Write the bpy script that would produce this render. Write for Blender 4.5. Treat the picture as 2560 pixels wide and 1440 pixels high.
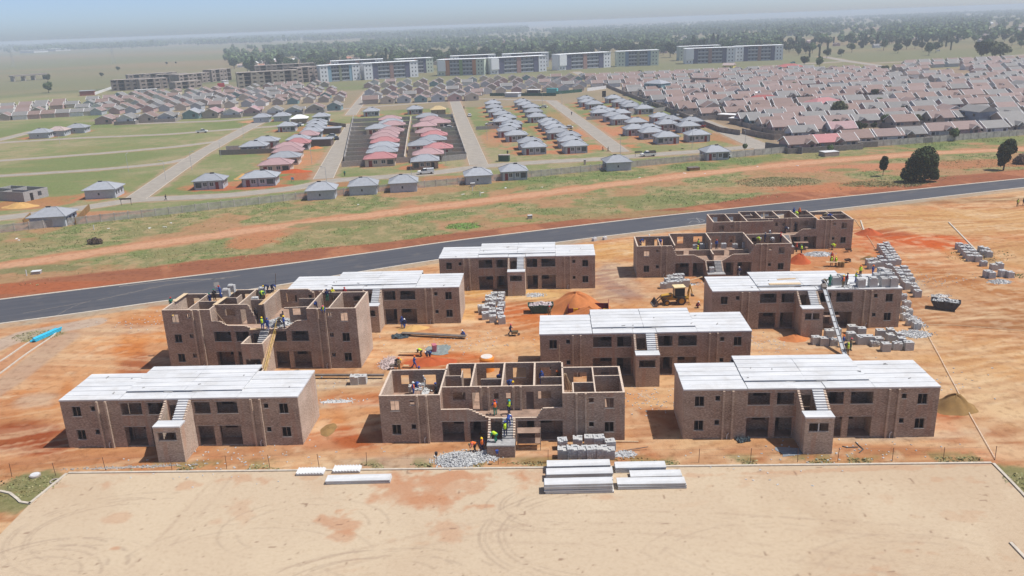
import bpy, bmesh, math, random
import numpy as np
from mathutils import Vector, Matrix
for _o in list(bpy.data.objects): bpy.data.objects.remove(_o)
random.seed(7); RNG = np.random.default_rng(11)
SC = bpy.context.scene; COL = SC.collection; PI = math.pi
# ------------------------------------------------------------------ camera
FPX = 2057.3; PITCH = math.radians(17.836); ROLL = math.radians(-2.137); CH = 42.8
_f = np.array([0, math.cos(PITCH), -math.sin(PITCH)]); _r = np.array([1., 0, 0]); _u = np.cross(_r, _f)
_r, _u = math.cos(ROLL)*_r+math.sin(ROLL)*_u, -math.sin(ROLL)*_r+math.cos(ROLL)*_u
cd = bpy.data.cameras.new('camera'); cam = bpy.data.objects.new('camera', cd); COL.objects.link(cam)
M3 = Matrix(((_r[0], _u[0], -_f[0]), (_r[1], _u[1], -_f[1]), (_r[2], _u[2], -_f[2])))
cam.matrix_world = Matrix.Translation((0, 0, CH)) @ M3.to_4x4()
cd.sensor_width = 36; cd.lens = FPX/2560*36; cd.clip_end = 60000; cd.clip_start = 1
SC.camera = cam
# ------------------------------------------------------------------ sky, sun, exposure
ELEV = math.radians(62); TOSUN = Vector((1, -0.06, 0)).normalized()*math.cos(ELEV)+Vector((0, 0, math.sin(ELEV)))
W = bpy.data.worlds.new('World'); SC.world = W; W.use_nodes = True; nt = W.node_tree; nt.nodes.clear()
sk = nt.nodes.new('ShaderNodeTexSky'); sk.sky_type = 'NISHITA'; sk.sun_disc = False
sk.sun_elevation = ELEV; sk.sun_rotation = math.radians(93); sk.altitude = 1500
sk.air_density = 0.48; sk.dust_density = 3.0; sk.ozone_density = 1.0
bg = nt.nodes.new('ShaderNodeBackground'); bg.inputs[1].default_value = 0.148
ow = nt.nodes.new('ShaderNodeOutputWorld'); nt.links.new(sk.outputs[0], bg.inputs[0]); nt.links.new(bg.outputs[0], ow.inputs[0])
sl = bpy.data.lights.new('sun', 'SUN'); sl.energy = 4.4; sl.angle = math.radians(0.53); sl.color = (1, 0.975, 0.935)
so = bpy.data.objects.new('sun', sl); COL.objects.link(so); so.rotation_euler = TOSUN.to_track_quat('Z', 'Y').to_euler()
SC.view_settings.view_transform = 'Standard'; SC.view_settings.look = 'None'
SC.view_settings.gamma = 1; SC.view_settings.exposure = 0.13
HAZE = 0.0003; HZC = (.70, .80, .92, 1)
try: SC.cycles.volume_bounces = 1; SC.cycles.max_bounces = 6; SC.cycles.diffuse_bounces = 4
except Exception: pass
# ------------------------------------------------------------------ helpers
def at(px, py, z=0.0):
    d = _f+_r*(px-1280)/FPX+_u*(720-py)/FPX
    t = (z-CH)/d[2]; return Vector((d[0]*t, d[1]*t, z))
def pxof(X, Y, Z=0.0):
    X = np.asarray(X, float); Y = np.asarray(Y, float); Zc = Z-CH
    q = X*_f[0]+Y*_f[1]+Zc*_f[2]
    return 1280+FPX*(X*_r[0]+Y*_r[1]+Zc*_r[2])/q, 720-FPX*(X*_u[0]+Y*_u[1]+Zc*_u[2])/q
def s2l(c):
    return tuple(((v/255)/12.92 if v/255 <= .04045 else ((v/255+.055)/1.055)**2.4) for v in c)
K = 0.78
def alb(r, g, b, k=None): return tuple(v*(K if k is None else k) for v in s2l((r, g, b)))
def short(t):
    if len(t.replace(',', ' ').split()) <= 16: return t
    for a, b in ((', in the ', ', '), (' from the ', ' from '), (' of the ', ' of '), (' in the ', ' in '), (' on the ', ' on '), ('grey cement ', 'cement '), (' right of the ', ' right of '), (' beyond the ', ' beyond '), (' through the ', ' through '), (' between the ', ' between '), (' with its ', ' with '), (' the ', ' '), (' a ', ' '), (' of ', ' ')):
        t = t.replace(a, b)
        if len(t.replace(',', ' ').split()) <= 16: break
    return t
def tag(o, label=None, cat=None, group=None, kind=None):
    if label: label = short(label)
    if label: o['label'] = label
    if cat: o['category'] = cat
    if group: o['group'] = group
    if kind: o['kind'] = kind
    return o
def thing(name, label, cat, loc=(0, 0, 0), rz=0, group=None, kind=None):
    o = bpy.data.objects.new(name, None); COL.objects.link(o); o.location = loc; o.rotation_euler = (0, 0, rz)
    o.empty_display_size = .5
    return tag(o, label, cat, group, kind)
def inst(name, me, parent=None, mats=None, loc=None, rot=None, scale=None):
    o = bpy.data.objects.new(name, me); COL.objects.link(o)
    if parent: o.parent = parent
    if loc is not None: o.location = loc
    if rot is not None: o.rotation_euler = rot
    if scale is not None: o.scale = scale
    if mats:
        for i, m in enumerate(mats):
            if m is not None and i < len(o.material_slots):
                o.material_slots[i].link = 'OBJECT'; o.material_slots[i].material = m
    return o
class MB:
    def __init__(s): s.v = []; s.f = []; s.m = []
    def add(s, vs, fs, mi=0):
        b = len(s.v); s.v += [tuple(v) for v in vs]; s.f += [tuple(i+b for i in f) for f in fs]; s.m += [mi]*len(fs); return s
    def box(s, x0, x1, y0, y1, z0, z1, mi=0):
        return s.add([(x0, y0, z0), (x1, y0, z0), (x1, y1, z0), (x0, y1, z0), (x0, y0, z1), (x1, y0, z1), (x1, y1, z1), (x0, y1, z1)],
                     [(0, 3, 2, 1), (4, 5, 6, 7), (0, 1, 5, 4), (1, 2, 6, 5), (2, 3, 7, 6), (3, 0, 4, 7)], mi)
    def obox(s, c, sz, rz=0, tilt=(0, 0), mi=0):
        Mx = Matrix.Rotation(rz, 3, 'Z') @ Matrix.Rotation(tilt[0], 3, 'X') @ Matrix.Rotation(tilt[1], 3, 'Y')
        vs = [Vector(c)+Mx @ Vector((a*sz[0]/2, b*sz[1]/2, d*sz[2]/2)) for d in (-1, 1) for a, b in ((-1, -1), (1, -1), (1, 1), (-1, 1))]
        return s.add(vs, [(0, 3, 2, 1), (4, 5, 6, 7), (0, 1, 5, 4), (1, 2, 6, 5), (2, 3, 7, 6), (3, 0, 4, 7)], mi)
    def prism(s, poly, z0, z1, mi=0):
        n = len(poly); zz0 = z0 if hasattr(z0, '__len__') else [z0]*n; zz1 = z1 if hasattr(z1, '__len__') else [z1]*n
        vs = [(p[0], p[1], a) for p, a in zip(poly, zz0)]+[(p[0], p[1], a) for p, a in zip(poly, zz1)]
        fs = [tuple(range(n))[::-1], tuple(range(n, 2*n))]+[(i, (i+1) % n, n+(i+1) % n, n+i) for i in range(n)]
        return s.add(vs, fs, mi)
    def profile(s, pts, x0, x1, mi=0):      # polygon in (y,z) extruded along x
        n = len(pts); vs = [(x0, p[0], p[1]) for p in pts]+[(x1, p[0], p[1]) for p in pts]
        fs = [tuple(range(n)), tuple(range(n, 2*n))[::-1]]+[(i, n+i, n+(i+1) % n, (i+1) % n) for i in range(n)]
        return s.add(vs, fs, mi)
    def bar(s, a, b, r, r2=None, n=8, mi=0, cap=True):
        a = Vector(a); b = Vector(b); r2 = r if r2 is None else r2; d = (b-a)
        q = d.to_track_quat('Z', 'Y'); vs = []
        for p, rr in ((a, r), (b, r2)):
            for i in range(n):
                t = 2*PI*i/n; vs.append(p+q @ Vector((math.cos(t)*rr, math.sin(t)*rr, 0)))
        fs = [(i, (i+1) % n, n+(i+1) % n, n+i) for i in range(n)]
        if cap: fs += [tuple(range(n))[::-1], tuple(range(n, 2*n))]
        return s.add(vs, fs, mi)
    def ball(s, c, r, mi=0, n=10, m=6, sc=(1, 1, 1), zmin=-1):
        vs = []; fs = []
        for j in range(m+1):
            ph = -PI/2+PI*j/m; z = max(math.sin(ph), zmin); cr = math.cos(ph) if math.sin(ph) >= zmin else math.sqrt(max(0, 1-zmin*zmin))
            for i in range(n): t = 2*PI*i/n; vs.append((c[0]+r*sc[0]*cr*math.cos(t), c[1]+r*sc[1]*cr*math.sin(t), c[2]+r*sc[2]*z))
        for j in range(m):
            for i in range(n): fs.append((j*n+i, j*n+(i+1) % n, (j+1)*n+(i+1) % n, (j+1)*n+i))
        return s.add(vs, fs, mi)
    def mesh(s, name, mats, smooth=False):
        me = bpy.data.meshes.new(name); me.from_pydata(s.v, [], s.f)
        for m in (mats if isinstance(mats, (list, tuple)) else [mats]): me.materials.append(m)
        if any(s.m): me.polygons.foreach_set('material_index', s.m)
        if smooth: me.polygons.foreach_set('use_smooth', [True]*len(me.polygons))
        me.update(); return me
    def build(s, name, mats, parent=None, loc=None, rot=None, smooth=False):
        return inst(name, s.mesh(name, mats, smooth), parent, None, loc, rot)
def npmesh(name, V, F, mats, colors=None, mi=None, smooth=False):
    V = np.asarray(V, np.float32); F = np.asarray(F, np.int32); k = F.shape[1]
    me = bpy.data.meshes.new(name); me.vertices.add(len(V)); me.vertices.foreach_set('co', V.ravel())
    me.loops.add(F.size); me.loops.foreach_set('vertex_index', F.ravel()); me.polygons.add(len(F))
    me.polygons.foreach_set('loop_start', np.arange(0, F.size, k, dtype=np.int32))
    for m in mats: me.materials.append(m)
    if mi is not None: me.polygons.foreach_set('material_index', np.asarray(mi, np.int32))
    if smooth: me.polygons.foreach_set('use_smooth', np.ones(len(F), bool))
    if colors is not None:
        a = me.color_attributes.new('tint', 'FLOAT_COLOR', 'POINT'); a.data.foreach_set('color', np.asarray(colors, np.float32).ravel())
    me.update(); me.validate(); return me
# ---- materials
def newmat(name):
    m = bpy.data.materials.new(name); m.use_nodes = True; nt = m.node_tree
    return m, nt, nt.nodes['Principled BSDF']
def N(nt, t, **kw):
    n = nt.nodes.new('ShaderNode'+t)
    for k, v in kw.items():
        if k.startswith('i_'): n.inputs[k[2:].replace('_', ' ')].default_value = v
        else: setattr(n, k, v)
    return n
def mix(nt, a, b, fac, mode='MIX'):
    n = nt.nodes.new('ShaderNodeMix'); n.data_type = 'RGBA'; n.blend_type = mode
    for s, v in ((0, fac), (6, a), (7, b)):
        if hasattr(v, 'links'): nt.links.new(v, n.inputs[s])
        else: n.inputs[s].default_value = (tuple(v)+(1,) if s else v) if hasattr(v, '__len__') else v
    return n.outputs[2]
def ramp(nt, src, lo, hi):
    n = nt.nodes.new('ShaderNodeMapRange'); nt.links.new(src, n.inputs[0]); n.inputs[1].default_value = lo; n.inputs[2].default_value = hi
    return n.outputs[0]
def coords(nt, scale=(1, 1, 1), obj=True):
    t = N(nt, 'TexCoord'); mp = N(nt, 'Mapping'); nt.links.new(t.outputs['Object'], mp.inputs[0]); mp.inputs['Scale'].default_value = scale
    return mp.outputs[0]
def noise(nt, vec, sc, detail=4, rough=.6):
    n = N(nt, 'TexNoise'); n.inputs['Scale'].default_value = sc; n.inputs['Detail'].default_value = detail; n.inputs['Roughness'].default_value = rough
    if vec is not None: nt.links.new(vec, n.inputs['Vector'])
    return n.outputs[0]
def flat(name, c, rough=.8, var=.12, sc=1.5, metal=0, spec=.3, rnd=0.0, sc2=None):
    m, nt, b = newmat(name); v = coords(nt)
    col = mix(nt, tuple(x*(1-var) for x in c), tuple(min(1, x*(1+var)) for x in c), ramp(nt, noise(nt, v, sc, 5), .3, .7))
    if sc2: col = mix(nt, col, tuple(x*.6 for x in c), ramp(nt, noise(nt, v, sc2, 6), .62, .8))
    if rnd:
        oi = N(nt, 'ObjectInfo'); hs = N(nt, 'HueSaturation'); nt.links.new(col, hs.inputs['Color'])
        mr = nt.nodes.new('ShaderNodeMapRange'); nt.links.new(oi.outputs['Random'], mr.inputs[0]); mr.inputs[3].default_value = 1-rnd; mr.inputs[4].default_value = 1+rnd
        nt.links.new(mr.outputs[0], hs.inputs['Value']); col = hs.outputs[0]
    nt.links.new(col, b.inputs['Base Color']); b.inputs['Roughness'].default_value = rough; b.inputs['Metallic'].default_value = metal
    b.inputs['Specular IOR Level'].default_value = spec
    return m
def brickmat(name, c1, c2, mortar, band=None):
    m, nt, b = newmat(name); t = N(nt, 'TexCoord'); sx = N(nt, 'SeparateXYZ'); nt.links.new(t.outputs['Object'], sx.inputs[0])
    ad = N(nt, 'Math'); ad.operation = 'ADD'; nt.links.new(sx.outputs[0], ad.inputs[0]); nt.links.new(sx.outputs[1], ad.inputs[1])
    cx = N(nt, 'CombineXYZ'); nt.links.new(ad.outputs[0], cx.inputs[0]); nt.links.new(sx.outputs[2], cx.inputs[1])
    br = N(nt, 'TexBrick'); nt.links.new(cx.outputs[0], br.inputs['Vector']); br.inputs['Scale'].default_value = 1
    br.inputs['Brick Width'].default_value = .23; br.inputs['Row Height'].default_value = .088; br.inputs['Mortar Size'].default_value = .009
    br.inputs['Color1'].default_value = (*c1, 1); br.inputs['Color2'].default_value = (*c2, 1); br.inputs['Mortar'].default_value = (*mortar, 1)
    mp = N(nt, 'Mapping'); nt.links.new(cx.outputs[0], mp.inputs[0]); mp.inputs['Scale'].default_value = (1.2, 8, 1)
    col = mix(nt, br.outputs[0], tuple(x*.55 for x in c1), ramp(nt, noise(nt, mp.outputs[0], 1.0, 6, .7), .5, .85))
    mp4 = N(nt, 'Mapping'); nt.links.new(cx.outputs[0], mp4.inputs[0]); mp4.inputs['Scale'].default_value = (4.2, 10, 1)
    nf = noise(nt, mp4.outputs[0], 1.0, 2, .6); col = mix(nt, col, tuple(x*.42 for x in c1), mul(nt, ramp(nt, nf, .54, .66), .55)); col = mix(nt, col, tuple(min(1, x*1.5) for x in mortar), mul(nt, ramp(nt, nf, .46, .36), .42))
    mp2 = N(nt, 'Mapping'); nt.links.new(cx.outputs[0], mp2.inputs[0]); mp2.inputs['Scale'].default_value = (.25, .5, 1)
    nz = ramp(nt, noise(nt, mp2.outputs[0], 1.0, 4, .6), .42, .7)
    col = mix(nt, col, tuple(min(1, x*1.35) for x in mortar), mul(nt, nz, .38))
    mp3 = N(nt, 'Mapping'); nt.links.new(cx.outputs[0], mp3.inputs[0]); mp3.inputs['Scale'].default_value = (2.5, .35, 1); mp3.inputs['Location'].default_value = (7, 3, 0)
    col = mix(nt, col, tuple(x*v for x, v in zip(c1, (1.0, .72, .6))), mul(nt, ramp(nt, noise(nt, mp3.outputs[0], .35, 3, .6), .56, .68), .5))
    nt.links.new(col, b.inputs['Base Color']); b.inputs['Roughness'].default_value = .92; b.inputs['Specular IOR Level'].default_value = .15
    bp = N(nt, 'Bump'); bp.inputs['Strength'].default_value = .5; bp.inputs['Distance'].default_value = .02; nt.links.new(br.outputs[1], bp.inputs['Height']); bp.invert = True
    nt.links.new(bp.outputs[0], b.inputs['Normal'])
    return m
def mul(nt, s, k):
    n = N(nt, 'Math'); n.operation = 'MULTIPLY'; nt.links.new(s, n.inputs[0]); n.inputs[1].default_value = k; return n.outputs[0]
MT = {}
BR1 = (.36, .25, .19); BR2 = (.185, .12, .09)
MT['brick'] = brickmat('clay_brick', BR1, BR2, (.44, .36, .29))
MT['brick_sunlit_tone'] = brickmat('clay_brick_sunlit_tone', (.46, .35, .27), (.34, .245, .185), (.55, .45, .37))  # lit copy of the clay brick: sunlight on side walls put into colour
MT['brick_edge_sunlit'] = flat('brick_edge_sunlit', (.58, .46, .36), .9, .3, 5)  # wall tops lighter than the brick, their sunlit look painted in
MT['cement'] = flat('cement_grey', (.34, .33, .32), .9, .25, 3)
MT['lintel'] = flat('concrete_lintel', (.36, .31, .27), .9, .15, 3)
MT['pilaster'] = brickmat('pilaster_brick', (.42, .31, .23), (.32, .23, .17), (.48, .39, .31))
MT['frame'] = flat('steel_frame', (.30, .24, .19), .6, .1, 4)
MT['timber'] = flat('raw_timber', (.50, .34, .19), .8, .25, 6)
MT['timber_pale'] = flat('pale_plank', (.62, .47, .30), .8, .2, 6)
MT['floor'] = flat('screed_floor', (.33, .22, .16), .9, .35, .8)
def slabmat():
    m, nt, b = newmat('precast_concrete'); v = coords(nt, (.15, 1, 1))
    n1 = noise(nt, v, 1.1, 6, .65); col = mix(nt, (.63, .63, .625), (.49, .50, .51), ramp(nt, n1, .38, .68))
    v2 = coords(nt, (1, 1, 1)); col = mix(nt, col, (.42, .40, .37), mul(nt, ramp(nt, noise(nt, v2, .45, 6, .7), .46, .74), .6))
    col = mix(nt, col, (.30, .27, .25), ramp(nt, noise(nt, v2, 3.1, 2, .5), .73, .8))
    nt.links.new(col, b.inputs['Base Color']); b.inputs['Roughness'].default_value = .85
    return m
MT['slab'] = slabmat()
def packmat():
    m, nt, b = newmat('cement_bricks'); v = coords(nt)
    oi = N(nt, 'ObjectInfo')
    col = mix(nt, (.36, .365, .37), (.56, .56, .555), ramp(nt, noise(nt, v, 9, 4, .7), .3, .7))
    col = mix(nt, col, (.50, .47, .42), mul(nt, oi.outputs['Random'], .5))
    nt.links.new(col, b.inputs['Base Color']); b.inputs['Roughness'].default_value = .95
    return m
MT['pack'] = packmat()
# ------------------------------------------------------------------ ground
_T = np.random.default_rng(5).random((8, 256, 256)).astype(np.float32)
def vn(X, Y, sc, seed=0):
    x = X/sc; y = Y/sc; xi = np.floor(x).astype(int); yi = np.floor(y).astype(int); fx = x-xi; fy = y-yi
    fx = fx*fx*(3-2*fx); fy = fy*fy*(3-2*fy); t = _T[seed % 8]
    a = t[xi & 255, yi & 255]; b = t[(xi+1) & 255, yi & 255]; c = t[xi & 255, (yi+1) & 255]; d = t[(xi+1) & 255, (yi+1) & 255]
    return (a*(1-fx)+b*fx)*(1-fy)+(c*(1-fx)+d*fx)*fy
def fbm(X, Y, sc, oc=4, seed=0):
    r = 0; a = 1; s = 0
    for i in range(oc): r = r+a*vn(X+31.7*i, Y-17.3*i, sc/2**i, seed+i); s += a; a *= .55
    return r/s
def sm(x, a, b): t = np.clip((x-a)/(b-a), 0, 1); return t*t*(3-2*t)
def wpl(pts): return np.array([at(*p)[:2] for p in pts])
def pdist(X, Y, pl):
    d = np.full(X.shape, 1e9)
    for a, b in zip(pl, pl[1:]):
        v = b-a; t = np.clip(((X-a[0])*v[0]+(Y-a[1])*v[1])/(v@v), 0, 1)
        d = np.minimum(d, np.hypot(X-a[0]-t*v[0], Y-a[1]-t*v[1]))
    return d
def expand(a, step, lim, g=1.12):
    r = []; s = step; sg = 1 if lim > a else -1
    while (lim-a)*sg > 0: a += s*sg; s *= g; r.append(a)
    return r
ROADTOP = [(-900, 855), (-300, 790), (0, 750), (320, 711), (640, 672), (900, 637), (1120, 605), (1360, 576), (1600, 547), (2080, 496), (2560, 447), (3100, 396), (3900, 330)]
ROADBOT = [(-900, 930), (-300, 848), (0, 808), (200, 783), (400, 752), (620, 726), (830, 690), (1090, 649), (1400, 604), (1760, 560), (2160, 514), (2560, 468), (3100, 416), (3900, 347)]
FENCE = [(-500, 622), (0, 582), (390, 540), (770, 496), (1200, 456), (1640, 412), (1950, 383), (2250, 362), (2560, 338), (3000, 303)]
TRACK = [(-700, 760), (0, 668), (300, 622), (640, 574), (1200, 503), (1700, 440), (2000, 408), (2300, 384), (2560, 372), (3000, 350)]
wt, wb, wf, wk = wpl(ROADTOP), wpl(ROADBOT), wpl(FENCE), wpl(TRACK)
yl = lambda X, pl: np.interp(X, pl[:, 0], pl[:, 1])
# every grey or pink roofed hip house of the nearer blocks: photo position of the roof centre, roof colour, walls, width, depth
def Zf(ox, oy, s): return lambda *p: [(ox+x/s, oy+y/s) for x, y in p]
HIPS = []
def hip(pts, c='g', w=8.6, d=7.2, wall='g', rot=0.0):
    for i, p in enumerate(pts): HIPS.append((p, c[i % len(c)], w, d, wall, rot))
hip([(258, 462), (130, 527)], w=9, d=8); hip([(525, 441)], w=9, d=7); hip([(650, 433)], w=10.5, d=8)
hip([(103, 326), (193, 314)], w=9.5, d=8); hip([(145, 321)], 'c', w=8.5, d=8)
hip([(804, 463), (908, 452), (1008, 445), (1194, 427), (1283, 417), (1542, 395), (1786, 370)], w=8.0, d=7.6)
hip([(655, 288), (705, 285), (803, 286), (718, 309), (928, 273), (1037, 268)], w=8.4, d=7.5); hip([(748, 291)], 'w', wall='b', w=8.2); hip([(1095, 269)], 'r', wall='b', w=8)
hip([(635, 358), (664, 346)], w=10, d=7.5)
hip([(792, 301), (791, 307), (786, 315), (779, 323), (769, 332), (745, 342), (745, 351)], 'ggggpgh', w=9, d=7)
hip([(720, 361), (720, 371), (712, 385), (690, 402)], 'ppgp', w=10.5, d=7.6, wall='c')
hip([(975, 293), (977, 301), (982, 307), (945, 315), (977, 322), (965, 330), (960, 338), (962, 348), (960, 360), (955, 372), (950, 387)], 'pgpgppphggh', w=10.6, d=7.4, wall='c')
hip([(1067, 287), (1078, 295), (1097, 301), (1062, 309), (1070, 324), (1085, 332), (1082, 343), (1055, 355), (1095, 363), (1070, 377)], 'gpppphgghp', w=10.2, d=7.4, wall='c')
hip([(1062, 393)], wall='b', w=9, d=7.4)
hip([(1232, 254), (1235, 264), (1242, 274), (1255, 281), (1267, 289), (1257, 297), (1280, 304), (1275, 312), (1270, 320), (1290, 330), (1324, 348), (1334, 359)])
hip([(1305, 251), (1314, 257), (1327, 263), (1334, 274), (1342, 286), (1370, 299), (1379, 306), (1390, 314), (1394, 324), (1422, 333), (1424, 344), (1436, 356)])
hip([(1464, 243), (1468, 250), (1485, 255), (1533, 241), (1551, 250), (1571, 255), (1578, 261), (1609, 266), (1502, 268), (1500, 276), (1525, 274), (1552, 277), (1532, 284), (1551, 291), (1590, 299)])
hip([(1650, 286), (1675, 293), (1666, 303), (1729, 297), (1719, 308), (1586, 315), (1621, 314), (1628, 323), (1665, 334), (1742, 329)])
STREETS = [('street', [(1136, 250), (1158, 310), (1197, 412)], 5.6), ('street', [(925, 225), (903, 252), (876, 288)], 5.5),
           ('street', [(884, 309), (852, 362), (808, 447)], 5.8), ('street', [(1378, 252), (1462, 312), (1552, 380)], 5.6),
           ('street', [(1440, 180), (1492, 202), (1660, 265), (1800, 322), (1915, 372)], 7.0),
           ('street', [(-300, 590), (0, 545), (160, 528), (330, 500), (560, 490), (740, 471), (830, 451), (1000, 440), (1100, 431), (1210, 415), (1360, 405), (1500, 398), (1640, 386), (1760, 378), (1915, 364)], 6.0),
           ('street', [(650, 305), (600, 330), (500, 385), (420, 440), (335, 500)], 6.0),
           ('street', [(-200, 372), (0, 357), (200, 345), (420, 336), (600, 322), (690, 316), (730, 309)], 4.5),
           ('street', [(-200, 416), (0, 402), (250, 384), (450, 366), (560, 352)], 4.2), ('street', [(-200, 452), (0, 440), (250, 424), (420, 408), (480, 395)], 4.2),
           ('street', [(-100, 370), (0, 350), (85, 328)], 5), ('street', [(300, 311), (560, 302), (760, 285), (880, 270), (1000, 262), (1200, 247), (1380, 252)], 5.0),
           ('street', [(1900, 167), (2120, 153), (2190, 163), (2330, 205), (2400, 226)], 8), ('street', [(2190, 158), (2400, 148), (2700, 128)], 7), ('street', [(2060, 142), (2130, 155)], 8)]
SW = [(wpl(p), w) for _, p, w in STREETS]
LOTL, LOTR = at(170, 1185), at(2480, 1160)
def ground():
    xs = sorted(set(expand(-72, .45, -240, 1.008)+expand(-240, 2.5, -26000, 1.13)+list(np.arange(-72, 100, .42))+expand(100, .45, 300, 1.008)+expand(300, 2.5, 26000, 1.13)))
    ys = sorted(set(expand(46, 1, -3000, 1.35)+list(np.arange(46, 205, .42))+expand(205, .5, 560, 1.004)+expand(560, 2.5, 40000, 1.08)))
    X, Y = np.meshgrid(np.array(xs), np.array(ys)); sh = X.shape; X = X.ravel(); Y = Y.ravel(); n = len(X)
    C = np.zeros((n, 3)); G = np.zeros(n)
    def c(*rgb): return np.array(alb(*rgb))
    def paint(rgb, w, g=None):
        w = np.clip(w, 0, 1)[:, None]; C[:] = C*(1-w)+c(*rgb)*w
        if g is not None: G[:] = G*(1-w[:, 0])+g*w[:, 0]
    top, bot, fen = yl(X, wt), yl(X, wb), yl(X, wf)
    n1 = fbm(X, Y, 9, 5, 0); n2 = fbm(X, Y, 2.2, 4, 1); n3 = fbm(X, Y, 40, 4, 2); n4 = fbm(X+.4*Y, Y*5, 16, 4, 3); n5 = fbm(X*4+Y*2, Y*.9-X*.6, 22, 4, 5)
    one = np.ones(n)
    # open country far out
    paint((136, 128, 98), one, .6); paint((152, 128, 100), sm(fbm(X*.5, Y, 420, 4, 4), .42, .6)*.8); paint((120, 124, 92), sm(fbm(X*.3, Y, 260, 3, 6), .5, .68)*.7)
    paint((116, 130, 74), sm(-Y, -640, -560), .8); paint((150, 142, 96), sm(-Y, -640, -560)*sm(fbm(X, Y*3, 30, 5, 2), .46, .62)*.75, .5)
    paint((100, 124, 62), sm(fbm(X, Y*2, 70, 4, 6), .45, .62)*sm(-Y, -640, -560)*.8, 1)
    paint((92, 104, 76), sm(-np.abs(Y-(np.interp(X, [-620, -150], [560, 880]))), -34, -20)*(X < -60)*.8, .8)
    # township ground
    tw = sm(Y, fen-1, fen+1)*sm(-Y, -760, -640)
    paint((176, 158, 124), tw*sm(n3, .38, .62)*.75, .8); paint((112, 134, 72), tw*sm(n2*.5+n1*.5, .44, .6)*.65, 1)
    rx, ry = at(1500, 200), at(1900, 360)
    est = sm((X-rx[0])-(Y-rx[1])*(ry[0]-rx[0])/(ry[1]-rx[1]), 2, 6)*sm(Y, fen-.5, fen+.5)*sm(-Y, -640, -600)
    paint((168, 142, 122), est*.85, .15); paint((140, 118, 100), est*sm(n1, .45, .65)*.7)
    lx = at(840, 285); est2 = sm(Y, 452, 460)*sm(-Y, -640, -600)*(X < 70)*(X > -230); paint((160, 140, 120), est2*.8, .2)
    for (p, cc, w, d, wl, rt) in HIPS:
        q = at(p[0], p[1], 3); r = np.hypot((X-q[0]+1.2)/(w*.80), (Y-q[1]+.5)/(d*.85)); m = sm(-r-(n2-.5)*.9, -1.35, -.8)
        paint((190, 124, 88), m*(.9 if cc == 'g' else .5), .1)
    for q, rx_, ry_, col, st in [((1490, 330), 13, 20, (198, 132, 96), .9), ((1500, 368), 14, 7, (205, 125, 85), .9), ((1245, 345), 8, 30, (190, 132, 98), .7), ((1395, 300), 8, 40, (188, 138, 98), .6), ((1640, 350), 22, 8, (186, 140, 104), .8),
                           ((1830, 345), 9, 18, (180, 128, 92), .9), ((760, 400), 8, 25, (196, 138, 100), .8), ((770, 440), 9, 8, (185, 105, 70), .9), ((600, 470), 18, 4, (180, 105, 72), .9), ((60, 585), 22, 8, (185, 110, 80), .8), ((170, 548), 12, 6, (180, 110, 80), .9), ((60, 510), 16, 9, (185, 120, 80), .8),
                           ((650, 303), 12, 8, (205, 150, 112), .8), ((1555, 300), 14, 22, (185, 125, 92), .8), ((250, 535), 14, 4, (190, 130, 98), .8), ((870, 460), 9, 5, (190, 120, 90), .7), ((1110, 445), 8, 5, (190, 120, 90), .7), ((1000, 262), 25, 8, (150, 140, 95), .5)]:
        q = at(*q); r = np.hypot((X-q[0])/rx_, (Y-q[1])/ry_)+(n2-.5)*.8; paint(col, sm(-r, -1.1, -.7)*st, .1)
    for pl, w in SW: paint((178, 150, 124), sm(-pdist(X, Y, pl)-(n2-.5)*3, -w/2-2.6, -w/2-.6)*.85, .1)
    # veld strip between the fence and the asphalt
    st = (Y > top)*(Y < fen+.3)
    paint((140, 132, 86), st*1., 1); paint((104, 128, 64), st*sm(n1, .42, .6)*.8, 1); paint((178, 154, 114), st*sm(n2, .46, .66)*.8, .6)
    paint((184, 134, 100), st*sm(fbm(X, Y, 14, 5, 3), .52, .64)*.75, .1)
    paint((84, 124, 52), st*sm(-np.abs(Y-fen+7), -9, -2)*sm(n1, .35, .5)*sm(X, -20, 5)*.7, 1)
    dt = pdist(X, Y, wk)
    paint((190, 136, 100), st*sm(-dt-(n1-.5)*6, -5.8, -3.0), .0); paint((210, 164, 130), st*sm(-dt-(n2-.5)*2, -3.4, -1.6)*.7, 0)
    dg = Y-top; gw = 6.5+2*(n1-.5)+sm(X, 40, 70)*4+sm(-X, 10, 60)*5
    paint((158, 100, 70), st*sm(-dg, -gw-1.5, -gw+.6), 0); paint((148, 94, 68), st*sm(-dg, -gw, -gw+1)*sm(n4, .45, .62)*.8, 0); paint((188, 128, 92), st*sm(-dg, -gw, -gw+1)*sm(n5, .55, .7)*.6, 0)
    for q, rx_, ry_, col, st2, g in [((2150, 420), 26, 6, (190, 132, 98), .95, 0), ((2080, 468), 18, 6, (186, 122, 84), .9, 0), ((1945, 455), 11, 5.5, (150, 134, 96), .9, 1), ((2105, 425), 6, 3, (120, 126, 72), .8, 1), ((2230, 458), 12, 3.5, (138, 120, 74), .8, 1), ((2450, 410), 20, 8, (178, 122, 86), .9, 0), ((2400, 352), 40, 5, (118, 132, 70), .8, 1),
                                ((1160, 565), 4, 3.5, (92, 156, 52), .95, 1), ((1290, 550), 6, 3, (96, 150, 60), .8, 1), ((1640, 500), 20, 6, (112, 122, 66), .7, 1), ((1500, 540), 30, 3, (160, 134, 92), .7, .6), ((110, 672), 10, 3, (120, 118, 74), .9, 1), ((520, 622), 13, 3, (130, 128, 80), .8, 1), ((860, 560), 14, 4, (126, 122, 76), .8, 1), ((60, 720), 22, 3.5, (170, 98, 62), .9, 0), ((640, 600), 6, 8, (186, 126, 88), .9, 0), ((70, 610), 16, 4, (150, 136, 92), .7, .7)]:
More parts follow.
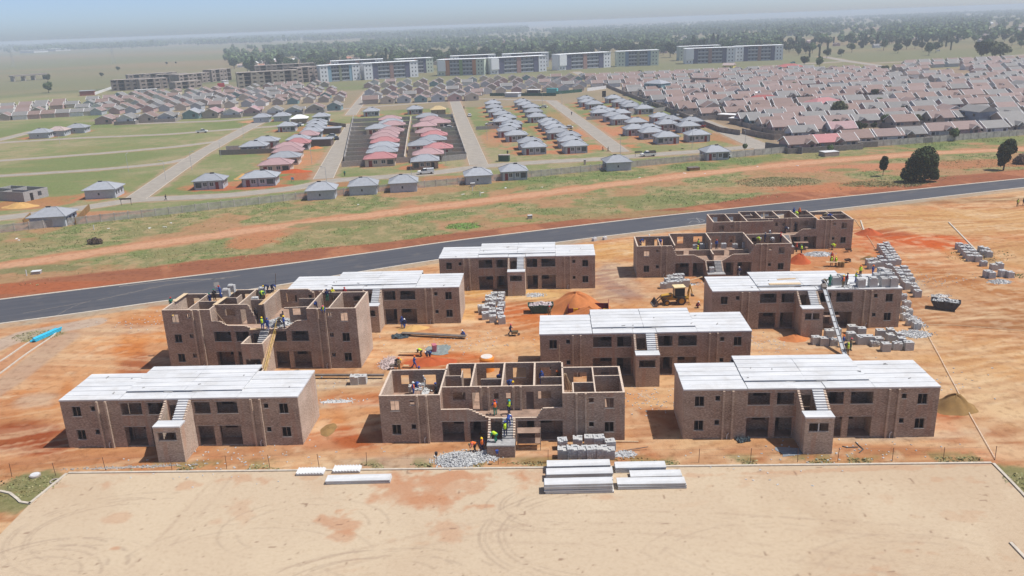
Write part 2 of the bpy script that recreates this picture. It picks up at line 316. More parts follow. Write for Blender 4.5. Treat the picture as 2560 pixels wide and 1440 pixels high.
        q = at(*q); r = np.hypot((X-q[0])/rx_, (Y-q[1])/ry_)+(n2-.5)*.8+(n1-.5)*.5; paint(col, sm(-r, -1.15, -.75)*st2*(Y > top+1.5), g)
    # construction site
    si = (Y <= bot+.2)*1.
    paint((206, 150, 108), si, 0); paint((218, 176, 138), si*sm(n3, .45, .6)*.75); paint((204, 128, 78), si*sm(n1, .48, .62)*.6)
    C[:] = np.where((si > .5)[:, None], C*.85+np.array(alb(216, 178, 140))*.15, C)
    S = [((2440, 760), 16, 9, (178, 124, 80), .85), ((2350, 690), 8, 6, (196, 134, 86), .8), ((1100, 860), 20, 2.0, (222, 176, 134), .6), ((300, 850), 12, 5, (216, 142, 84), .9), ((330, 880), 9, 4, (212, 130, 70), .8), ((520, 800), 18, 4, (214, 140, 84), .8), ((80, 960), 10, 9, (204, 136, 92), .7), ((200, 960), 9, 7, (212, 142, 88), .7), ((60, 1090), 5.5, 4.2, (158, 76, 40), .95), ((90, 1120), 6, 2.4, (165, 82, 46), .9), ((360, 915), 5, 5, (166, 88, 52), .8),
         ((240, 830), 10, 3, (206, 178, 158), .7), ((100, 880), 6, 6, (196, 152, 118), .6), ((90, 1000), 3, 2.5, (212, 190, 172), .7), ((850, 1105), 6, 2.2, (190, 100, 56), .9), ((910, 1080), 5, 4, (176, 92, 52), .8), ((840, 960), 9, 1.6, (198, 178, 162), .8), ((880, 1010), 8, 1.5, (200, 180, 165), .75), ((850, 1040), 6, 3, (206, 136, 84), .6), ((880, 1000), 5, 2, (204, 118, 70), .7),
         ((1170, 780), 6, 5, (224, 172, 104), .9), ((1320, 800), 8, 5, (208, 122, 66), .85), ((1280, 780), 7, 3.5, (200, 106, 56), .8), ((1200, 850), 14, 4, (212, 140, 86), .85), ((1060, 870), 10, 2.4, (226, 188, 152), .8), ((1110, 900), 8, 3, (206, 110, 56), .9), ((1270, 730), 8, 4, (226, 174, 106), .8), ((1340, 740), 6, 3, (222, 184, 130), .7), ((1290, 870), 9, 2, (222, 168, 120), .6),
         ((1545, 625), 9, 7, (218, 166, 106), .95), ((1540, 700), 3.2, 8, (178, 140, 124), 1.0), ((1560, 745), 4.5, 5, (180, 140, 122), 1.0), ((1690, 760), 12, 3.5, (216, 150, 94), .8), ((1630, 720), 6, 3, (198, 140, 104), .8), ((1600, 795), 6, 3, (206, 150, 112), .6), ((1880, 640), 6, 3, (200, 160, 126), .6),
         ((2050, 640), 12, 5, (204, 142, 104), .8), ((2130, 690), 9, 5, (212, 160, 124), .7), ((2230, 590), 7, 5, (206, 96, 42), .95), ((2300, 620), 10, 5, (212, 108, 48), .95), ((2360, 650), 11, 6, (206, 126, 72), .8), ((2180, 575), 5, 3, (184, 96, 50), .9), ((2420, 730), 14, 10, (186, 126, 80), .9), ((2500, 800), 12, 5, (166, 112, 70), .8), ((2330, 760), 7, 12, (190, 140, 104), .8), ((2460, 900), 14, 10, (214, 166, 120), .9), ((2390, 980), 9, 7, (222, 184, 148), .8),
         ((2480, 560), 22, 12, (210, 164, 116), .9), ((2350, 540), 20, 7, (208, 160, 110), .9), ((2550, 640), 14, 12, (204, 158, 112), .8), ((2330, 505), 40, 2.6, (166, 136, 104), .8), ((2450, 640), 1.6, 9, (150, 136, 104), .6), ((2440, 1100), 5, 6, (196, 98, 52), .95), ((2400, 1050), 4, 4, (190, 92, 50), .9), ((2480, 1090), 3, 6, (196, 150, 118), .9),
         ((2270, 1090), 9, 1.2, (186, 168, 156), .7), ((2000, 1130), 30, 1.6, (196, 142, 108), .8), ((1620, 1080), 4, 6, (200, 140, 100), .8), ((1630, 1060), 3, 4, (170, 104, 72), .5), ((1380, 1140), 10, 1.5, (186, 104, 64), .7), ((1040, 1150), 9, 1.6, (186, 166, 152), .7), ((2100, 860), 12, 2, (200, 172, 150), .8), ((1900, 870), 8, 3, (204, 150, 112), .7), ((2200, 880), 10, 2, (204, 160, 126), .7),
         ((700, 1140), 22, 1.2, (202, 148, 112), .7), ((300, 1145), 22, 1.4, (196, 140, 106), .8), ((2240, 690), 2.5, 9, (184, 166, 152), .6), ((1250, 905), 12, 1.5, (186, 120, 78), .6), ((2540, 1010), 10, 7, (222, 186, 150), .8), ((1750, 640), 5, 4, (196, 160, 134), .5), ((2280, 605), 13, 5.0, (206, 98, 44), 1.0), ((2210, 585), 5, 3, (176, 84, 42), .9), ((1540, 705), 3.4, 9, (172, 142, 132), 1.0), ((70, 1095), 7, 3.6, (160, 78, 42), 1.0), ((880, 1095), 8, 2.4, (186, 98, 56), .8)]
    for q, rx_, ry_, col, w in S:
        q = at(*q); r = np.hypot((X-q[0])/rx_, (Y-q[1])/ry_)+(n2-.5)*1.0+(n1-.5)*.7; paint(col, sm(-r, -1.3, -.6)*w*si)
    paint((172, 104, 62), si*sm(n4, .52, .68)*.32); paint((228, 194, 160), si*sm(n5, .52, .66)*.34)
    for a_, sd in ((.35, 1), (-.2, 4), (.05, 6)):
        U = X*math.cos(a_)+Y*math.sin(a_); Vv = -X*math.sin(a_)+Y*math.cos(a_)+1.6*vn(X, Y, 14., sd); t_ = fbm(U/14, Vv/.9, 1., 3, sd); mk = sm(fbm(X, Y, 18, 3, sd+1), .45, .6)
        paint((236, 204, 172), si*sm(t_, .56, .70)*mk*.38); paint((158, 96, 60), si*sm(t_, .44, .32)*mk*.26)
    paint((170, 104, 64), si*sm(fbm(X*1.5-Y*2, (Y+X*.4)*6, 30, 4, 7), .56, .7)*.16); paint((232, 206, 180), si*sm(fbm(X*3, Y*3, 6, 3, 4), .66, .78)*.35)
    bt = np.array([at(2560, 820)[:2], at(2400, 812)[:2], at(2300, 805)[:2]]); paint((160, 110, 72), si*sm(-pdist(X, Y, bt), -1.0, -.3)*.5)
    paint((176, 164, 152), sm(-np.abs(Y-bot+1.4), -2.4, -.8)*.8*(.4+n2)); paint((150, 112, 86), (Y > top)*sm(-(Y-top), -1.5, -.6)*.5)
    C[:] = np.where((si > .5)[:, None], C*np.array([.93, .93, .82]), C)
    # island and side road by the blue pipes
    isl = np.array([at(-300, 1130)[:2], at(0, 940)[:2], at(80, 880)[:2], at(140, 835)[:2]])
    paint((186, 158, 134), sm(-pdist(X, Y, isl+[2.3, -1.6]), -2.4, -1.6)*.7); paint((196, 142, 104), sm(-pdist(X, Y, isl+[-2.0, 1.4]), -2.2, -1.6)*.8)
    q = at(95, 838); paint((130, 130, 78), sm(-np.hypot((X-q[0])/3.5, (Y-q[1])/2.5)-(n2-.5), -1.2, -.8)*.8, 1)
    paint((190, 172, 154), sm(-pdist(X, Y, np.array([at(-200, 950)[:2], at(0, 862)[:2], at(60, 838)[:2], at(230, 806)[:2]])), -2.6, -1.8)*.8)
    # grass at the lot edge and outside the lot
    ly = np.interp(X, [LOTL.x, LOTR.x], [LOTL.y, LOTR.y])+.4; lw = sm(-np.abs(Y-ly-1.0), -1.5, -.5)
    paint((118, 124, 74), lw*sm(fbm(X, Y, 2.5, 4, 2)+.12*(X > 22), .55, .68)*.5*(X > -46)*(X < 46), .7)
    for q in ((100, 1222), (60, 1205), (30, 1250), (2540, 1190), (2600, 1230), (2545, 1400)):
        q = at(*q); paint((124, 122, 76), sm(-np.hypot((X-q[0])/3.2, (Y-q[1])/2.2)-(n2-.5)*1.4, -1.1, -.7)*.9, .9)
    Z = np.where((Y < bot-3) & (Y > 79), (n1-.5)*.10+(n2-.5)*.05, 0.)
    Z = Z*sm(bot-3-Y, 0, 3)*sm(Y, 79, 81)+np.where((Y > top+2) & (Y < fen-2), ((n2-.5)*.25+(n4-.5)*.25)*sm(Y-top-2, 0, 1.5)*sm(fen-2-Y, 0, 2), 0)
    V = np.stack([X, Y, Z], 1); i = np.arange(n).reshape(sh); F = np.stack([i[:-1, :-1], i[:-1, 1:], i[1:, 1:], i[1:, :-1]], -1).reshape(-1, 4)
    m, nt, b = newmat('ground_soil'); a = N(nt, 'Attribute'); a.attribute_name = 'tint'; v = coords(nt)
    d1 = noise(nt, v, .9, 6, .68); d2 = noise(nt, v, 6, 5, .7)
    col = mix(nt, a.outputs[0], mix(nt, a.outputs[0], (.55, .48, .42), 1.0, 'MULTIPLY'), ramp(nt, d1, .5, .78))
    col = mix(nt, col, (.60, .50, .42), mul(nt, ramp(nt, d2, .60, .75), .16)); 
    gr = mix(nt, (.085, .11, .035), (.33, .29, .16), ramp(nt, noise(nt, v, 1.7, 6, .75), .36, .62))
    al = N(nt, 'Math'); al.operation = 'MULTIPLY'; nt.links.new(a.outputs['Alpha'], al.inputs[0]); nt.links.new(ramp(nt, noise(nt, v, .5, 5, .7), .25, .7), al.inputs[1])
    col = mix(nt, col, gr, mul(nt, al.outputs[0], .62))
    nt.links.new(col, b.inputs['Base Color']); b.inputs['Roughness'].default_value = .97; b.inputs['Specular IOR Level'].default_value = .1
    bp = N(nt, 'Bump'); bp.inputs['Strength'].default_value = .6; bp.inputs['Distance'].default_value = .12; nt.links.new(d2, bp.inputs['Height']); nt.links.new(bp.outputs[0], b.inputs['Normal'])
    me = npmesh('ground', V, F, [m], np.concatenate([C, G[:, None]], 1), smooth=True)
    inst('ground', me)['kind'] = 'structure'
ground()
# ---- roads
def ribbon(A, Bp, z, name, mat, parent=None, kind='structure', thick=None):
    n = len(A); V = [(a[0], a[1], z) for a in A]+[(b[0], b[1], z) for b in Bp]; F = [(i, n+i, n+i+1, i+1)[::-1] for i in range(n-1)]
    mb = MB()
    if thick:
        for i in range(n-1): mb.prism([A[i], A[i+1], Bp[i+1], Bp[i]], z-thick, z)
    else: mb.add(V, F)
    o = mb.build(name, mat, parent); 
    if kind: o['kind'] = kind
    return o
def offs(pl, d):
    pl = np.asarray(pl, float); t = np.gradient(pl, axis=0); t /= np.linalg.norm(t, axis=1)[:, None]; return pl+np.stack([-t[:, 1], t[:, 0]], 1)*d
def dens(pl, step=4):
    r = []
    for a, b in zip(pl, pl[1:]):
        k = max(1, int(np.linalg.norm(b-a)/step)); r += [a+(b-a)*i/k for i in range(k)]
    r.append(pl[-1]); r = np.array(r)
    for _ in range(3): r[1:-1] = (r[:-2]+r[1:-1]*2+r[2:])/4
    return r
def asphalt():
    m, nt, b = newmat('fresh_asphalt'); v = coords(nt); n1 = noise(nt, v, .25, 5, .6); vr = N(nt, 'VectorRotate'); vr.rotation_type = 'Z_AXIS'; vr.inputs['Angle'].default_value = -.33; nt.links.new(v, vr.inputs[0])
    mp = N(nt, 'Mapping'); nt.links.new(vr.outputs[0], mp.inputs[0]); mp.inputs['Scale'].default_value = (.05, 1.2, 1)
    col = mix(nt, (.050, .053, .064), (.082, .083, .092), ramp(nt, noise(nt, mp.outputs[0], 1, 5, .6), .3, .7))
    col = mix(nt, col, (.16, .14, .12), mul(nt, ramp(nt, n1, .55, .8), .5)); col = mix(nt, col, (.14, .13, .12), mul(nt, ramp(nt, noise(nt, v, 9, 3, .7), .6, .8), .5))
    nt.links.new(col, b.inputs['Base Color']); b.inputs['Roughness'].default_value = .8; b.inputs['Specular IOR Level'].default_value = .35
    T = dens(wt); Bt = dens(wb); k = np.linspace(0, 1, 120)
    def res(P):
        s = np.concatenate([[0], np.cumsum(np.linalg.norm(np.diff(P, axis=0), axis=1))]); s /= s[-1]; return np.stack([np.interp(k, s, P[:, 0]), np.interp(k, s, P[:, 1])], 1)
    T = res(T); Bt = res(Bt)
    ribbon(Bt, T, .03, 'asphalt_road', m)
    kb = flat('kerb_concrete', (.50, .44, .36), .9, .15, 2)
    ribbon(T, offs(T, .55), .10, 'kerb', kb, thick=.2); ribbon(offs(Bt, -.45), Bt, .07, 'kerb', kb, thick=.2)
    dust = flat('dried_slurry', (.17, .155, .14), .95, .2, 2)
    for pts, w in (([(715, 548+197), (560, 760), (470, 785)], .25), ([(60, 783), (150, 767), (220, 755)], .22), ([(225, 752), (185, 765), (160, 778), (138, 792)], .18), ([(245, 750), (420, 712), (600, 690)], .28), ([(300, 716), (440, 700), (560, 697)], .5), ([(540, 706), (545, 720)], .9)):
        q = dens(wpl(pts), .5); q = q+(np.random.default_rng(len(pts)).random(q.shape)-.5)*.35
        if q[0, 1] < 128: pass
        o = ribbon(offs(q, -w/2), offs(q, w/2), .036, 'road_stain', dust)
    KSL = flat('lime_mark', (.36, .35, .34), .9)
    for pts in ([(1718, 549), (1740, 545), (1752, 556), (1730, 552), (1722, 558)], [(1740, 545), (1765, 552), (1745, 558)]):
        q = dens(wpl(pts), .5); ribbon(offs(q, -.06), offs(q, .06), .036, 'road_stain', KSL)
    return kb
KERB = asphalt()
STM = flat('old_street', (.31, .275, .23), .9, .14, .4, sc2=2.5)
for i, (nm, p, w) in enumerate(STREETS):
    q = dens(wpl(p), 3); z = .02+.004*(i % 9)
    ribbon(offs(q, -w/2), offs(q, w/2), z, 'street', STM)
    if i < 12:
        ribbon(offs(q, w/2+.02), offs(q, w/2+.2), .075, 'kerb', KERB, thick=.15); ribbon(offs(q, -w/2-.2), offs(q, -w/2-.02), .075, 'kerb', KERB, thick=.15)
# ---- paved lot in the foreground
LOT = [at(170, 1185), at(2480, 1160), at(2570, 1252), at(2700, 1400), at(2800, 1560), at(-300, 1560), at(-200, 1440), at(-60, 1330), at(75, 1262)]
def lot():
    x0, x1, y0, y1 = -47.6, 50, 47.0, 74.2; xs = np.arange(x0, x1, .16); ys = np.arange(y0, y1, .16); X, Y = np.meshgrid(xs, ys); sh = X.shape; X = X.ravel(); Y = Y.ravel()
    L = at(170, 1185); R_ = at(2480, 1160); LL = at(75, 1262)
    # sheared so that the sheet follows the kerb line
    top = L[1]+(X-L[0])*(R_[1]-L[1])/(R_[0]-L[0]); Y = y0+(Y-y0)*(top-y0)/(y1-y0)
    C = np.tile(np.array(alb(213, 192, 164)), (len(X), 1)); 
    def paint(rgb, w): w = np.clip(w, 0, 1)[:, None]; C[:] = C*(1-w)+np.array(alb(*rgb))*w
    n1 = fbm(X, Y, 7, 5, 1); n2 = fbm(X, Y, 1.4, 4, 2); n3 = fbm(X, Y*2.5, 4, 4, 5); n4 = fbm(X, Y, 22, 3, 3)
    paint((202, 176, 146), sm(n4, .4, .62)*.5); paint((222, 203, 174), sm(n1, .5, .66)*.4)
    S = [((1100, 1215), 7, 3, .8), ((1000, 1240), 4, 2.5, .7), ((1150, 1190), 6, 1.0, .8), ((900, 1190), 7, .8, .5), ((860, 1310), 3, 1.6, .9), ((850, 1340), 2, 1, .7), ((620, 1200), 2.5, 1, .6), ((265, 1215), 1.2, 1.2, .6), ((300, 1300), 1.5, 2, .5), ((470, 1215), 1.3, 1.0, .6), ((1200, 1265), 2.2, .6, .9), ((1340, 1185), 4, 1, .5), ((1080, 1260), 3, 1.5, .7), ((1130, 1330), 2, 1.5, .6), ((2100, 1175), 20, .4, .5), ((290, 1372), .5, .3, .9), ((350, 1180), 3, .5, .5), ((600, 1280), 2, 2, .35), ((1500, 1245), 2, .7, .5)]
    for q, rx, ry, w in S:
        q = at(*q); r = np.hypot((X-q[0])/rx, (Y-q[1])/ry)+(n2-.5)*2.4+(n1-.5)*.8; paint((198, 138, 98), sm(-r, -1.1, -.5)*w*.62)
    paint((198, 150, 114), sm(n3*.6+n2*.4, .60, .70)*.35*sm(n4, .35, .6)); paint((120, 84, 64), sm(vn(X, Y, .45, 6), .93, .97)*.6)
    for (cx, cy, r, a0, a1, w, st) in [(320, 1330, 9, 1.2, 4.6, .22, .35), (290, 1330, 7.5, 1.5, 4.4, .2, .35), (760, 1320, 6, 0, 4, .2, .3), (1420, 1262, 4.6, 1.4, 4.8, .18, .45), (1400, 1262, 5.2, 1.6, 4.6, .15, .35), (1560, 1330, 11, 1.8, 4.0, .22, .4), (1540, 1330, 9.8, 1.8, 4.2, .2, .3), (950, 1500, 9, .4, 2.6, .25, .35), (900, 1480, 7, .4, 2.8, .2, .35), (1950, 1420, 10, .6, 2.9, .25, .22), (2000, 1300, 14, 3.4, 5.6, .25, .2), (120, 1420, 5, 0, 3.1, .3, .4), (160, 1430, 6, .3, 3, .2, .3), (80, 1440, 4, 0, 3, .25, .35), (1100, 1330, 12, 3.6, 5.6, .2, .25), (2300, 1450, 8, .5, 2.8, .3, .2), (600, 1430, 10, .2, 2.9, .22, .25)]:
        q = at(cx, cy); d = np.hypot(X-q[0], (Y-q[1])*1.6); an = np.mod(np.arctan2(Y-q[1], X-q[0]), 2*PI)
        for dr in (0, 1.7):
            paint((150, 128, 112), sm(-np.abs(d-r-dr+(n1-.5)*.6), -w, -w*.3)*st*.75*sm(n2, .3, .55)*(an > a0)*(an < a1))
    for pts in ([(560, 1190), (500, 1270), (330, 1440)], [(1250, 1300), (1700, 1290), (2300, 1330)], [(1250, 1340), (1700, 1350), (2400, 1440)], [(700, 1440), (1050, 1350), (1300, 1300)]):
        dd = pdist(X, Y, dens(wpl(pts), 3)); paint((176, 150, 128), (sm(-np.abs(dd-.9), -.28, -.1))*.22*sm(n2, .3, .6))
    i = np.arange(len(X)).reshape(sh); F = np.stack([i[:-1, :-1], i[:-1, 1:], i[1:, 1:], i[1:, :-1]], -1).reshape(-1, 4)
    # keep only the cells inside the lot outline
    cx = X[F].mean(1); cy = Y[F].mean(1); P = LOT; ins = np.zeros(len(F), bool)
    for a, b in zip(P, P[1:]+P[:1]):
        c = ((a[1] > cy) != (b[1] > cy)) & (cx < (b[0]-a[0])*(cy-a[1])/(b[1]-a[1]+1e-12)+a[0]); ins ^= c
    F = F[ins]
    m, nt, b = newmat('dusty_pavers'); a = N(nt, 'Attribute'); a.attribute_name = 'tint'; v = coords(nt)
    br = N(nt, 'TexBrick'); nt.links.new(v, br.inputs['Vector']); br.inputs['Scale'].default_value = 1; br.inputs['Brick Width'].default_value = .22; br.inputs['Row Height'].default_value = .11; br.inputs['Mortar Size'].default_value = .012
    br.inputs['Color1'].default_value = (1, 1, 1, 1); br.inputs['Color2'].default_value = (.86, .84, .83, 1); br.inputs['Mortar'].default_value = (.72, .66, .6, 1)
    col = mix(nt, a.outputs[0], br.outputs[0], .5, 'MULTIPLY'); col = mix(nt, col, mix(nt, col, (.84, .80, .76), 1.0, 'MULTIPLY'), ramp(nt, noise(nt, v, 2.2, 6, .72), .5, .75))
    nt.links.new(col, b.inputs['Base Color']); b.inputs['Roughness'].default_value = .93; b.inputs['Specular IOR Level'].default_value = .15
    me = npmesh('paved_lot', np.stack([X, Y, X*0+.012], 1), F, [m], np.concatenate([C, np.ones((len(C), 1))], 1)); inst('paved_lot', me)['kind'] = 'structure'
    def kerbline(pts, z=.13, w=.26):
        q = np.array([p[:2] for p in pts]); ribbon(offs(q, 0), offs(q, w), z, 'kerb', KERB, thick=.25)
    kerbline(dens(np.array([p[:2] for p in (LOT[8], LOT[0])]), 2)); kerbline(dens(np.array([p[:2] for p in LOT[0:2]]), 3)); kerbline(dens(np.array([p[:2] for p in LOT[1:4]]), 2))
    kerbline([at(-60, 1228), at(0, 1231), at(22, 1236), at(40, 1250), at(48, 1258), at(75, 1262)])
    kerbline([at(2522, 1358), at(2560, 1398), at(2620, 1450)]); kerbline(dens(wpl([(-200, 1065), (0, 937), (70, 884), (140, 838), (153, 828), (150, 822), (130, 824), (60, 862), (0, 905), (-100, 950)]), 1.2))
    kerbline([at(2370, 556), at(2440, 628)]); kerbline([at(2150, 552), at(2158, 576)])
lot()
# ------------------------------------------------------------------ the brick blocks under construction
BL, BA, BD, BD2, ST = 26.06, 6.54, 6.93, 8.53, 2.8
TW0, TW1, TY = 11.6, 14.48, 3.44; WT = .23
def wallpanel(mb, p, axis, s0, s1, z0, prof, holes=(), t=WT, top_mi=1):
    """wall along x (axis 0) or y (axis 1); p = lower coordinate of its thickness; prof = [(s,z)...] top; holes = (a,b,zlo,zhi)"""
    ps = np.array([q[0] for q in prof], float); pz = np.array([q[1] for q in prof], float)
    cuts = sorted({s0, s1} | {h[0] for h in holes} | {h[1] for h in holes} | {float(q) for q in ps})
    cuts = [c for c in cuts if s0-1e-6 <= c <= s1+1e-6]
    for a, b in zip(cuts, cuts[1:]):
        if b-a < 1e-4: continue
        za = float(np.interp(a+1e-5, ps, pz)); zb = float(np.interp(b-1e-5, ps, pz)); m = (a+b)/2
        segs = [(z0, None)]; hs = sorted([h for h in holes if h[0] <= m <= h[1]], key=lambda h: h[2])
        lo = z0; parts = []
        for h in hs:
            if h[2] > lo+1e-3: parts.append((lo, h[2]))
            lo = h[3]
        def put(l, ha, hb, top):
            if max(ha, hb) <= l+.01: return
            ha = max(ha, l+.005); hb = max(hb, l+.005)
            if axis == 0: poly = [(a, p), (b, p), (b, p+t), (a, p+t)]; hz = [ha, hb, hb, ha]
            else: poly = [(p, a), (p+t, a), (p+t, b), (p, b)]; hz = [ha, ha, hb, hb]
            k = len(mb.m); mb.prism(poly, l, hz)
            if top: mb.m[k+1] = top_mi
        for l, h in parts:
            if min(za, zb) > h: put(l, h, h, False)
            else: put(l, min(za, h), min(zb, h), True); lo = 1e9
        if lo < 1e8: put(lo, za, zb, True)
def steps(a, za, b, zb, n=5, rg=.0):     # ragged racked-back masonry between two points of a profile
    r = []
    for i in range(n):
        s = a+(b-a)*i/n; s2 = a+(b-a)*(i+1)/n; z = za+(zb-za)*(i+.5)/n+random.uniform(-rg, rg); r += [(s+.001, z), (s2, z)]
    return r
MIR = lambda h: (BL-h[1], BL-h[0], h[2], h[3])
def block(name, label, X, Y, th, roofed, n=2, prof=None, rearprof=None, towertop=None, parts=(), twin=False, mid=True, zfin=5.6, shell=False):
    r = thing(name, label, 'building', (X, Y, 0), math.radians(th), 'two storey brick blocks under construction')
    H = n*ST; BRK = [MT['brick'], MT['brick_edge_sunlit']]
    top = H
    hs = []; frames = []
    for f in range(n):
        z = f*ST
        L = [(1.15, 2.13, z+1.0, z+2.17, 1), (3.28, 3.76, z+1.65, z+2.2, 0)]
        if f == 0: L += [(6.58, 8.94, z+.08, z+2.45, 0), (9.58, 11.34, z+.08, z+2.45, 0)]
        elif f == 1 and (roofed or n == 3): L += [(6.63, 8.92, z+1.1, z+2.5, 0), (9.62, 11.38, z+1.1, z+2.5, 0)]
        hs += L+[(BL-h[1], BL-h[0], h[2], h[3], h[4]) for h in L]
    fp = prof or [(0, top), (BL, top)]
    z0 = -.25
    holes = [h[:4] for h in hs]+[(11.85, 12.95, .0, 2.4)]+([(12.0, 13.1, 2.85, 5.0)] if roofed or n == 3 else [])
    mb = MB(); wallpanel(mb, 0, 0, 0, BL, z0, fp, holes); mb.build('front_wall', BRK, r)
    rp = rearprof or [(0, top), (BL, top)]
    RH = []
    for f in range(n):
        z = f*ST
        for a, b, l in ((1.16, 2.1, 1.0), (3.7, 5.2, .9)): RH += [(a, b, z+l, z+2.2), (BL-b, BL-a, z+l, z+2.2)]
    mb = MB(); wallpanel(mb, BD-WT, 0, WT, BA, z0, [(0, top), (BA, top)], [h for h in RH if h[1] < BA]); wallpanel(mb, BD-WT, 0, BL-BA, BL-WT, z0, [(0, top), (BL, top)], [h for h in RH if h[0] > BL-BA])
    MH = [(BA+a, BA+b, f*ST+l, f*ST+2.2) for f in range(n) for a, b, l in ((1.4, 2.5, .9), (4.3, 5.9, .9), (7.4, 8.9, .9), (10.5, 11.8, .3 if f else .0))]
    wallpanel(mb, BD2-WT, 0, BA, BL-BA, z0, rp, MH); mb.build('rear_wall', BRK, r)
    side = [MT['brick_sunlit_tone'], MT['brick_edge_sunlit']]
    sp = [(0, top), (BD, top)]
    for x in (0, BL-WT):
        mb = MB(); wallpanel(mb, x, 1, WT, BD-(0 if x == 0 else 0), z0, sp, [], WT, 1); mb.build('side_wall', side, r)
    # partitions seen through openings and from above
    mb = MB()
    for f in range(n):
        z = f*ST+(.01 if f else 0); zt = (f+1)*ST-(.2 if f < n-1 or roofed else 0)
        pz = lambda *q: [(q[0], zt), (q[1], zt)]
        T = .19
        wallpanel(mb, BA-T, 1, WT, BD2-WT, z, pz(0, 9), [(.9, 1.8, z, z+2.1)] if f < n-1 else [], T); wallpanel(mb, BL-BA, 1, WT, BD2-WT, z, pz(0, 9), [], T)
        if not shell or f < n-1:
            yy = 1.95
            dw = [(BA+3.15, BA+4.0, z, z+2.1), (BL-BA-3.9, BL-BA-3.05, z, z+2.1), (BA+1.1, BA+2.5, z+1.2, z+2.15), (BL-BA-2.6, BL-BA-1.2, z+1.2, z+2.15), (BA+5.6, BA+6.1, z+1.3, z+2.0), (BA+6.9, BA+7.4, z+1.3, z+2.0)]
            mp = [(0, zt), (BL, zt)]
            if shell is None: pass
            wallpanel(mb, yy, 0, BA, BL-BA, z, mp if not (rearprof and f == n-1) else [(0, zt), (BA+4.4, zt)]+steps(BA+4.4, zt, BA+5.2, z+1.0, 4)+[(BA+5.21, z+.02), (BA+8.6, z+.02)]+steps(BA+8.6, z+1.2, BA+9.6, zt-.3, 3)+[(BL, zt-.2)], dw, T)
            for x in (9.56, 12.93, 16.4):
                if rearprof and f == n-1 and x == 16.4: continue
                wallpanel(mb, x, 1, yy+T, BD2-WT, z, pz(0, 9), [], T)
            wallpanel(mb, 4.9, 0, BA, 8.3, z, pz(0, 30), [], .11); wallpanel(mb, 3.9, 0, 10.6, 12.9, z, pz(0, 30), [], .11); wallpanel(mb, 4.2, 0, 17.2, BL-BA, z, pz(0, 30), [], .11)
            wallpanel(mb, 8.3, 1, 4.5, 6.4, z, pz(0, 30), [], .11)
            if len(parts):
                for (x, y, a, b, ax) in parts: wallpanel(mb, (y if ax == 0 else x), ax, a, b, z, pz(0, 30), [], .15)
        if shell and f == n-1:
            wallpanel(mb, 12.93, 1, WT, BD2-WT, z, [(0, z+1.1), (3.2, z+1.1), (3.3, zt), (9, zt)], [], T); wallpanel(mb, 3.1, 0, BA, 12.9, z, [(0, z+1.0), (30, z+1.2)], [(8.4, 9.3, z, z+3)], .15); wallpanel(mb, 3.1, 0, 13.13, BL-BA, z, [(0, z+.9), (30, z+1.1)], [(15.4, 16.3, z, z+3)], .15)
            wallpanel(mb, 4.2, 1, WT, BD-WT, z, [(0, zt-.9), (9, zt-.2)], [], .11)
    mb.build('partition_wall', BRK, r)
    # floors
    fl = MB()
    for f in range(n+1 if False else n):
        z = f*ST+.03
        e = WT+.004
        if f: fl.box(e, BA-.2, e, BD-e, z-.25, z, 0); fl.box(BL-BA+.2, BL-e, e, BD-e, z-.25, z, 0); fl.box(BA+.004, BL-BA-.004, e, BD2-e, z-.25, z, 0)
        else: fl.box(e, BL-e, e, BD-e, -.1, z, 0)
    fl.build('floor_slab', MT['floor'], r)
    # pilasters beside the waste pipes
    for x in (4.0, 4.96, BL-4.22, BL-5.18):
        ptop = min(float(np.interp(x, [q[0] for q in fp], [q[1] for q in fp])), top)
        mb = MB(); mb.box(x, x+.22, -.24, -.002, z0, ptop-.03); mb.build('pilaster', MT['pilaster'], r)
    if not roofed and n == 2 and not shell:
        for x in (BA+4.1, BA+4.9, BA+7.6, BA+8.4):
            mb = MB(); mb.box(x, x+.22, 1.7, 1.948, ST, H-.02); mb.build('pilaster', MT['pilaster'], r)
    # window frames, sills, lintels
    for (a, b, l, h, w) in hs:
        zt = float(np.interp((a+b)/2, [q[0] for q in fp], [q[1] for q in fp]))
        if l > zt-.6: continue
        if w:
            mb = MB(); y0, y1 = .09, .13; mb.box(a+.002, a+.045, y0, y1, l, h); mb.box(b-.045, b-.002, y0, y1, l, h); mb.box((a+b)/2-.02, (a+b)/2+.02, y0, y1, l+.04, h-.04)
            mb.box(a+.045, b-.045, y0, y1, h-.04, h-.002); mb.box(a+.045, b-.045, y0, y1, l+.002, l+.04); mb.build('window_frame', MT['frame'], r)
        if l % ST > .5:
            mb = MB(); mb.box(a-.06, b+.06, -.05, .06, l-.075, l+.002); mb.build('sill', MT['lintel'], r)
        mb = MB(); mb.box(a-.15, b+.15, -.012, .05, h-.001, h+.08); mb.build('lintel', MT['lintel'], r)
    # stair tower
    tt = towertop if towertop else (4.2 if roofed else 1.42)
    tm = MB(); th_ = []
    if tt > 3: th_ = [(12.0, 13.95, 2.55, 3.5)]
    if tt > 4.3: th_ = [(11.95, 13.95, 1.7-.0, 2.75)]
    wallpanel(tm, -TY, 0, TW0, TW1, z0, [(TW0, tt-.17), (TW1, tt-.17)] if tt < 4.3 else [(TW0, tt), (TW1, tt)], th_)
    for x in (TW0, TW1-WT):
        if tt < 4.3: pr = [(-TY, tt-.17), (-2.05, tt-.17)]+steps(-2.05, tt+.1, 0, tt+1.4, 8, .02)
        else: pr = [(-TY, tt), (0, tt)]
        wallpanel(tm, x, 1, -TY+WT, -.003, z0, pr, [])
    tw = tm.build('stair_tower', side if tt > 4 else BRK, r)
    if twin and th_:
        mb = MB(); mb.box(12.92, 13.03, -TY+.05, -TY+.16, 2.56, 3.49); mb.build('mullion', MT['slab'], r)
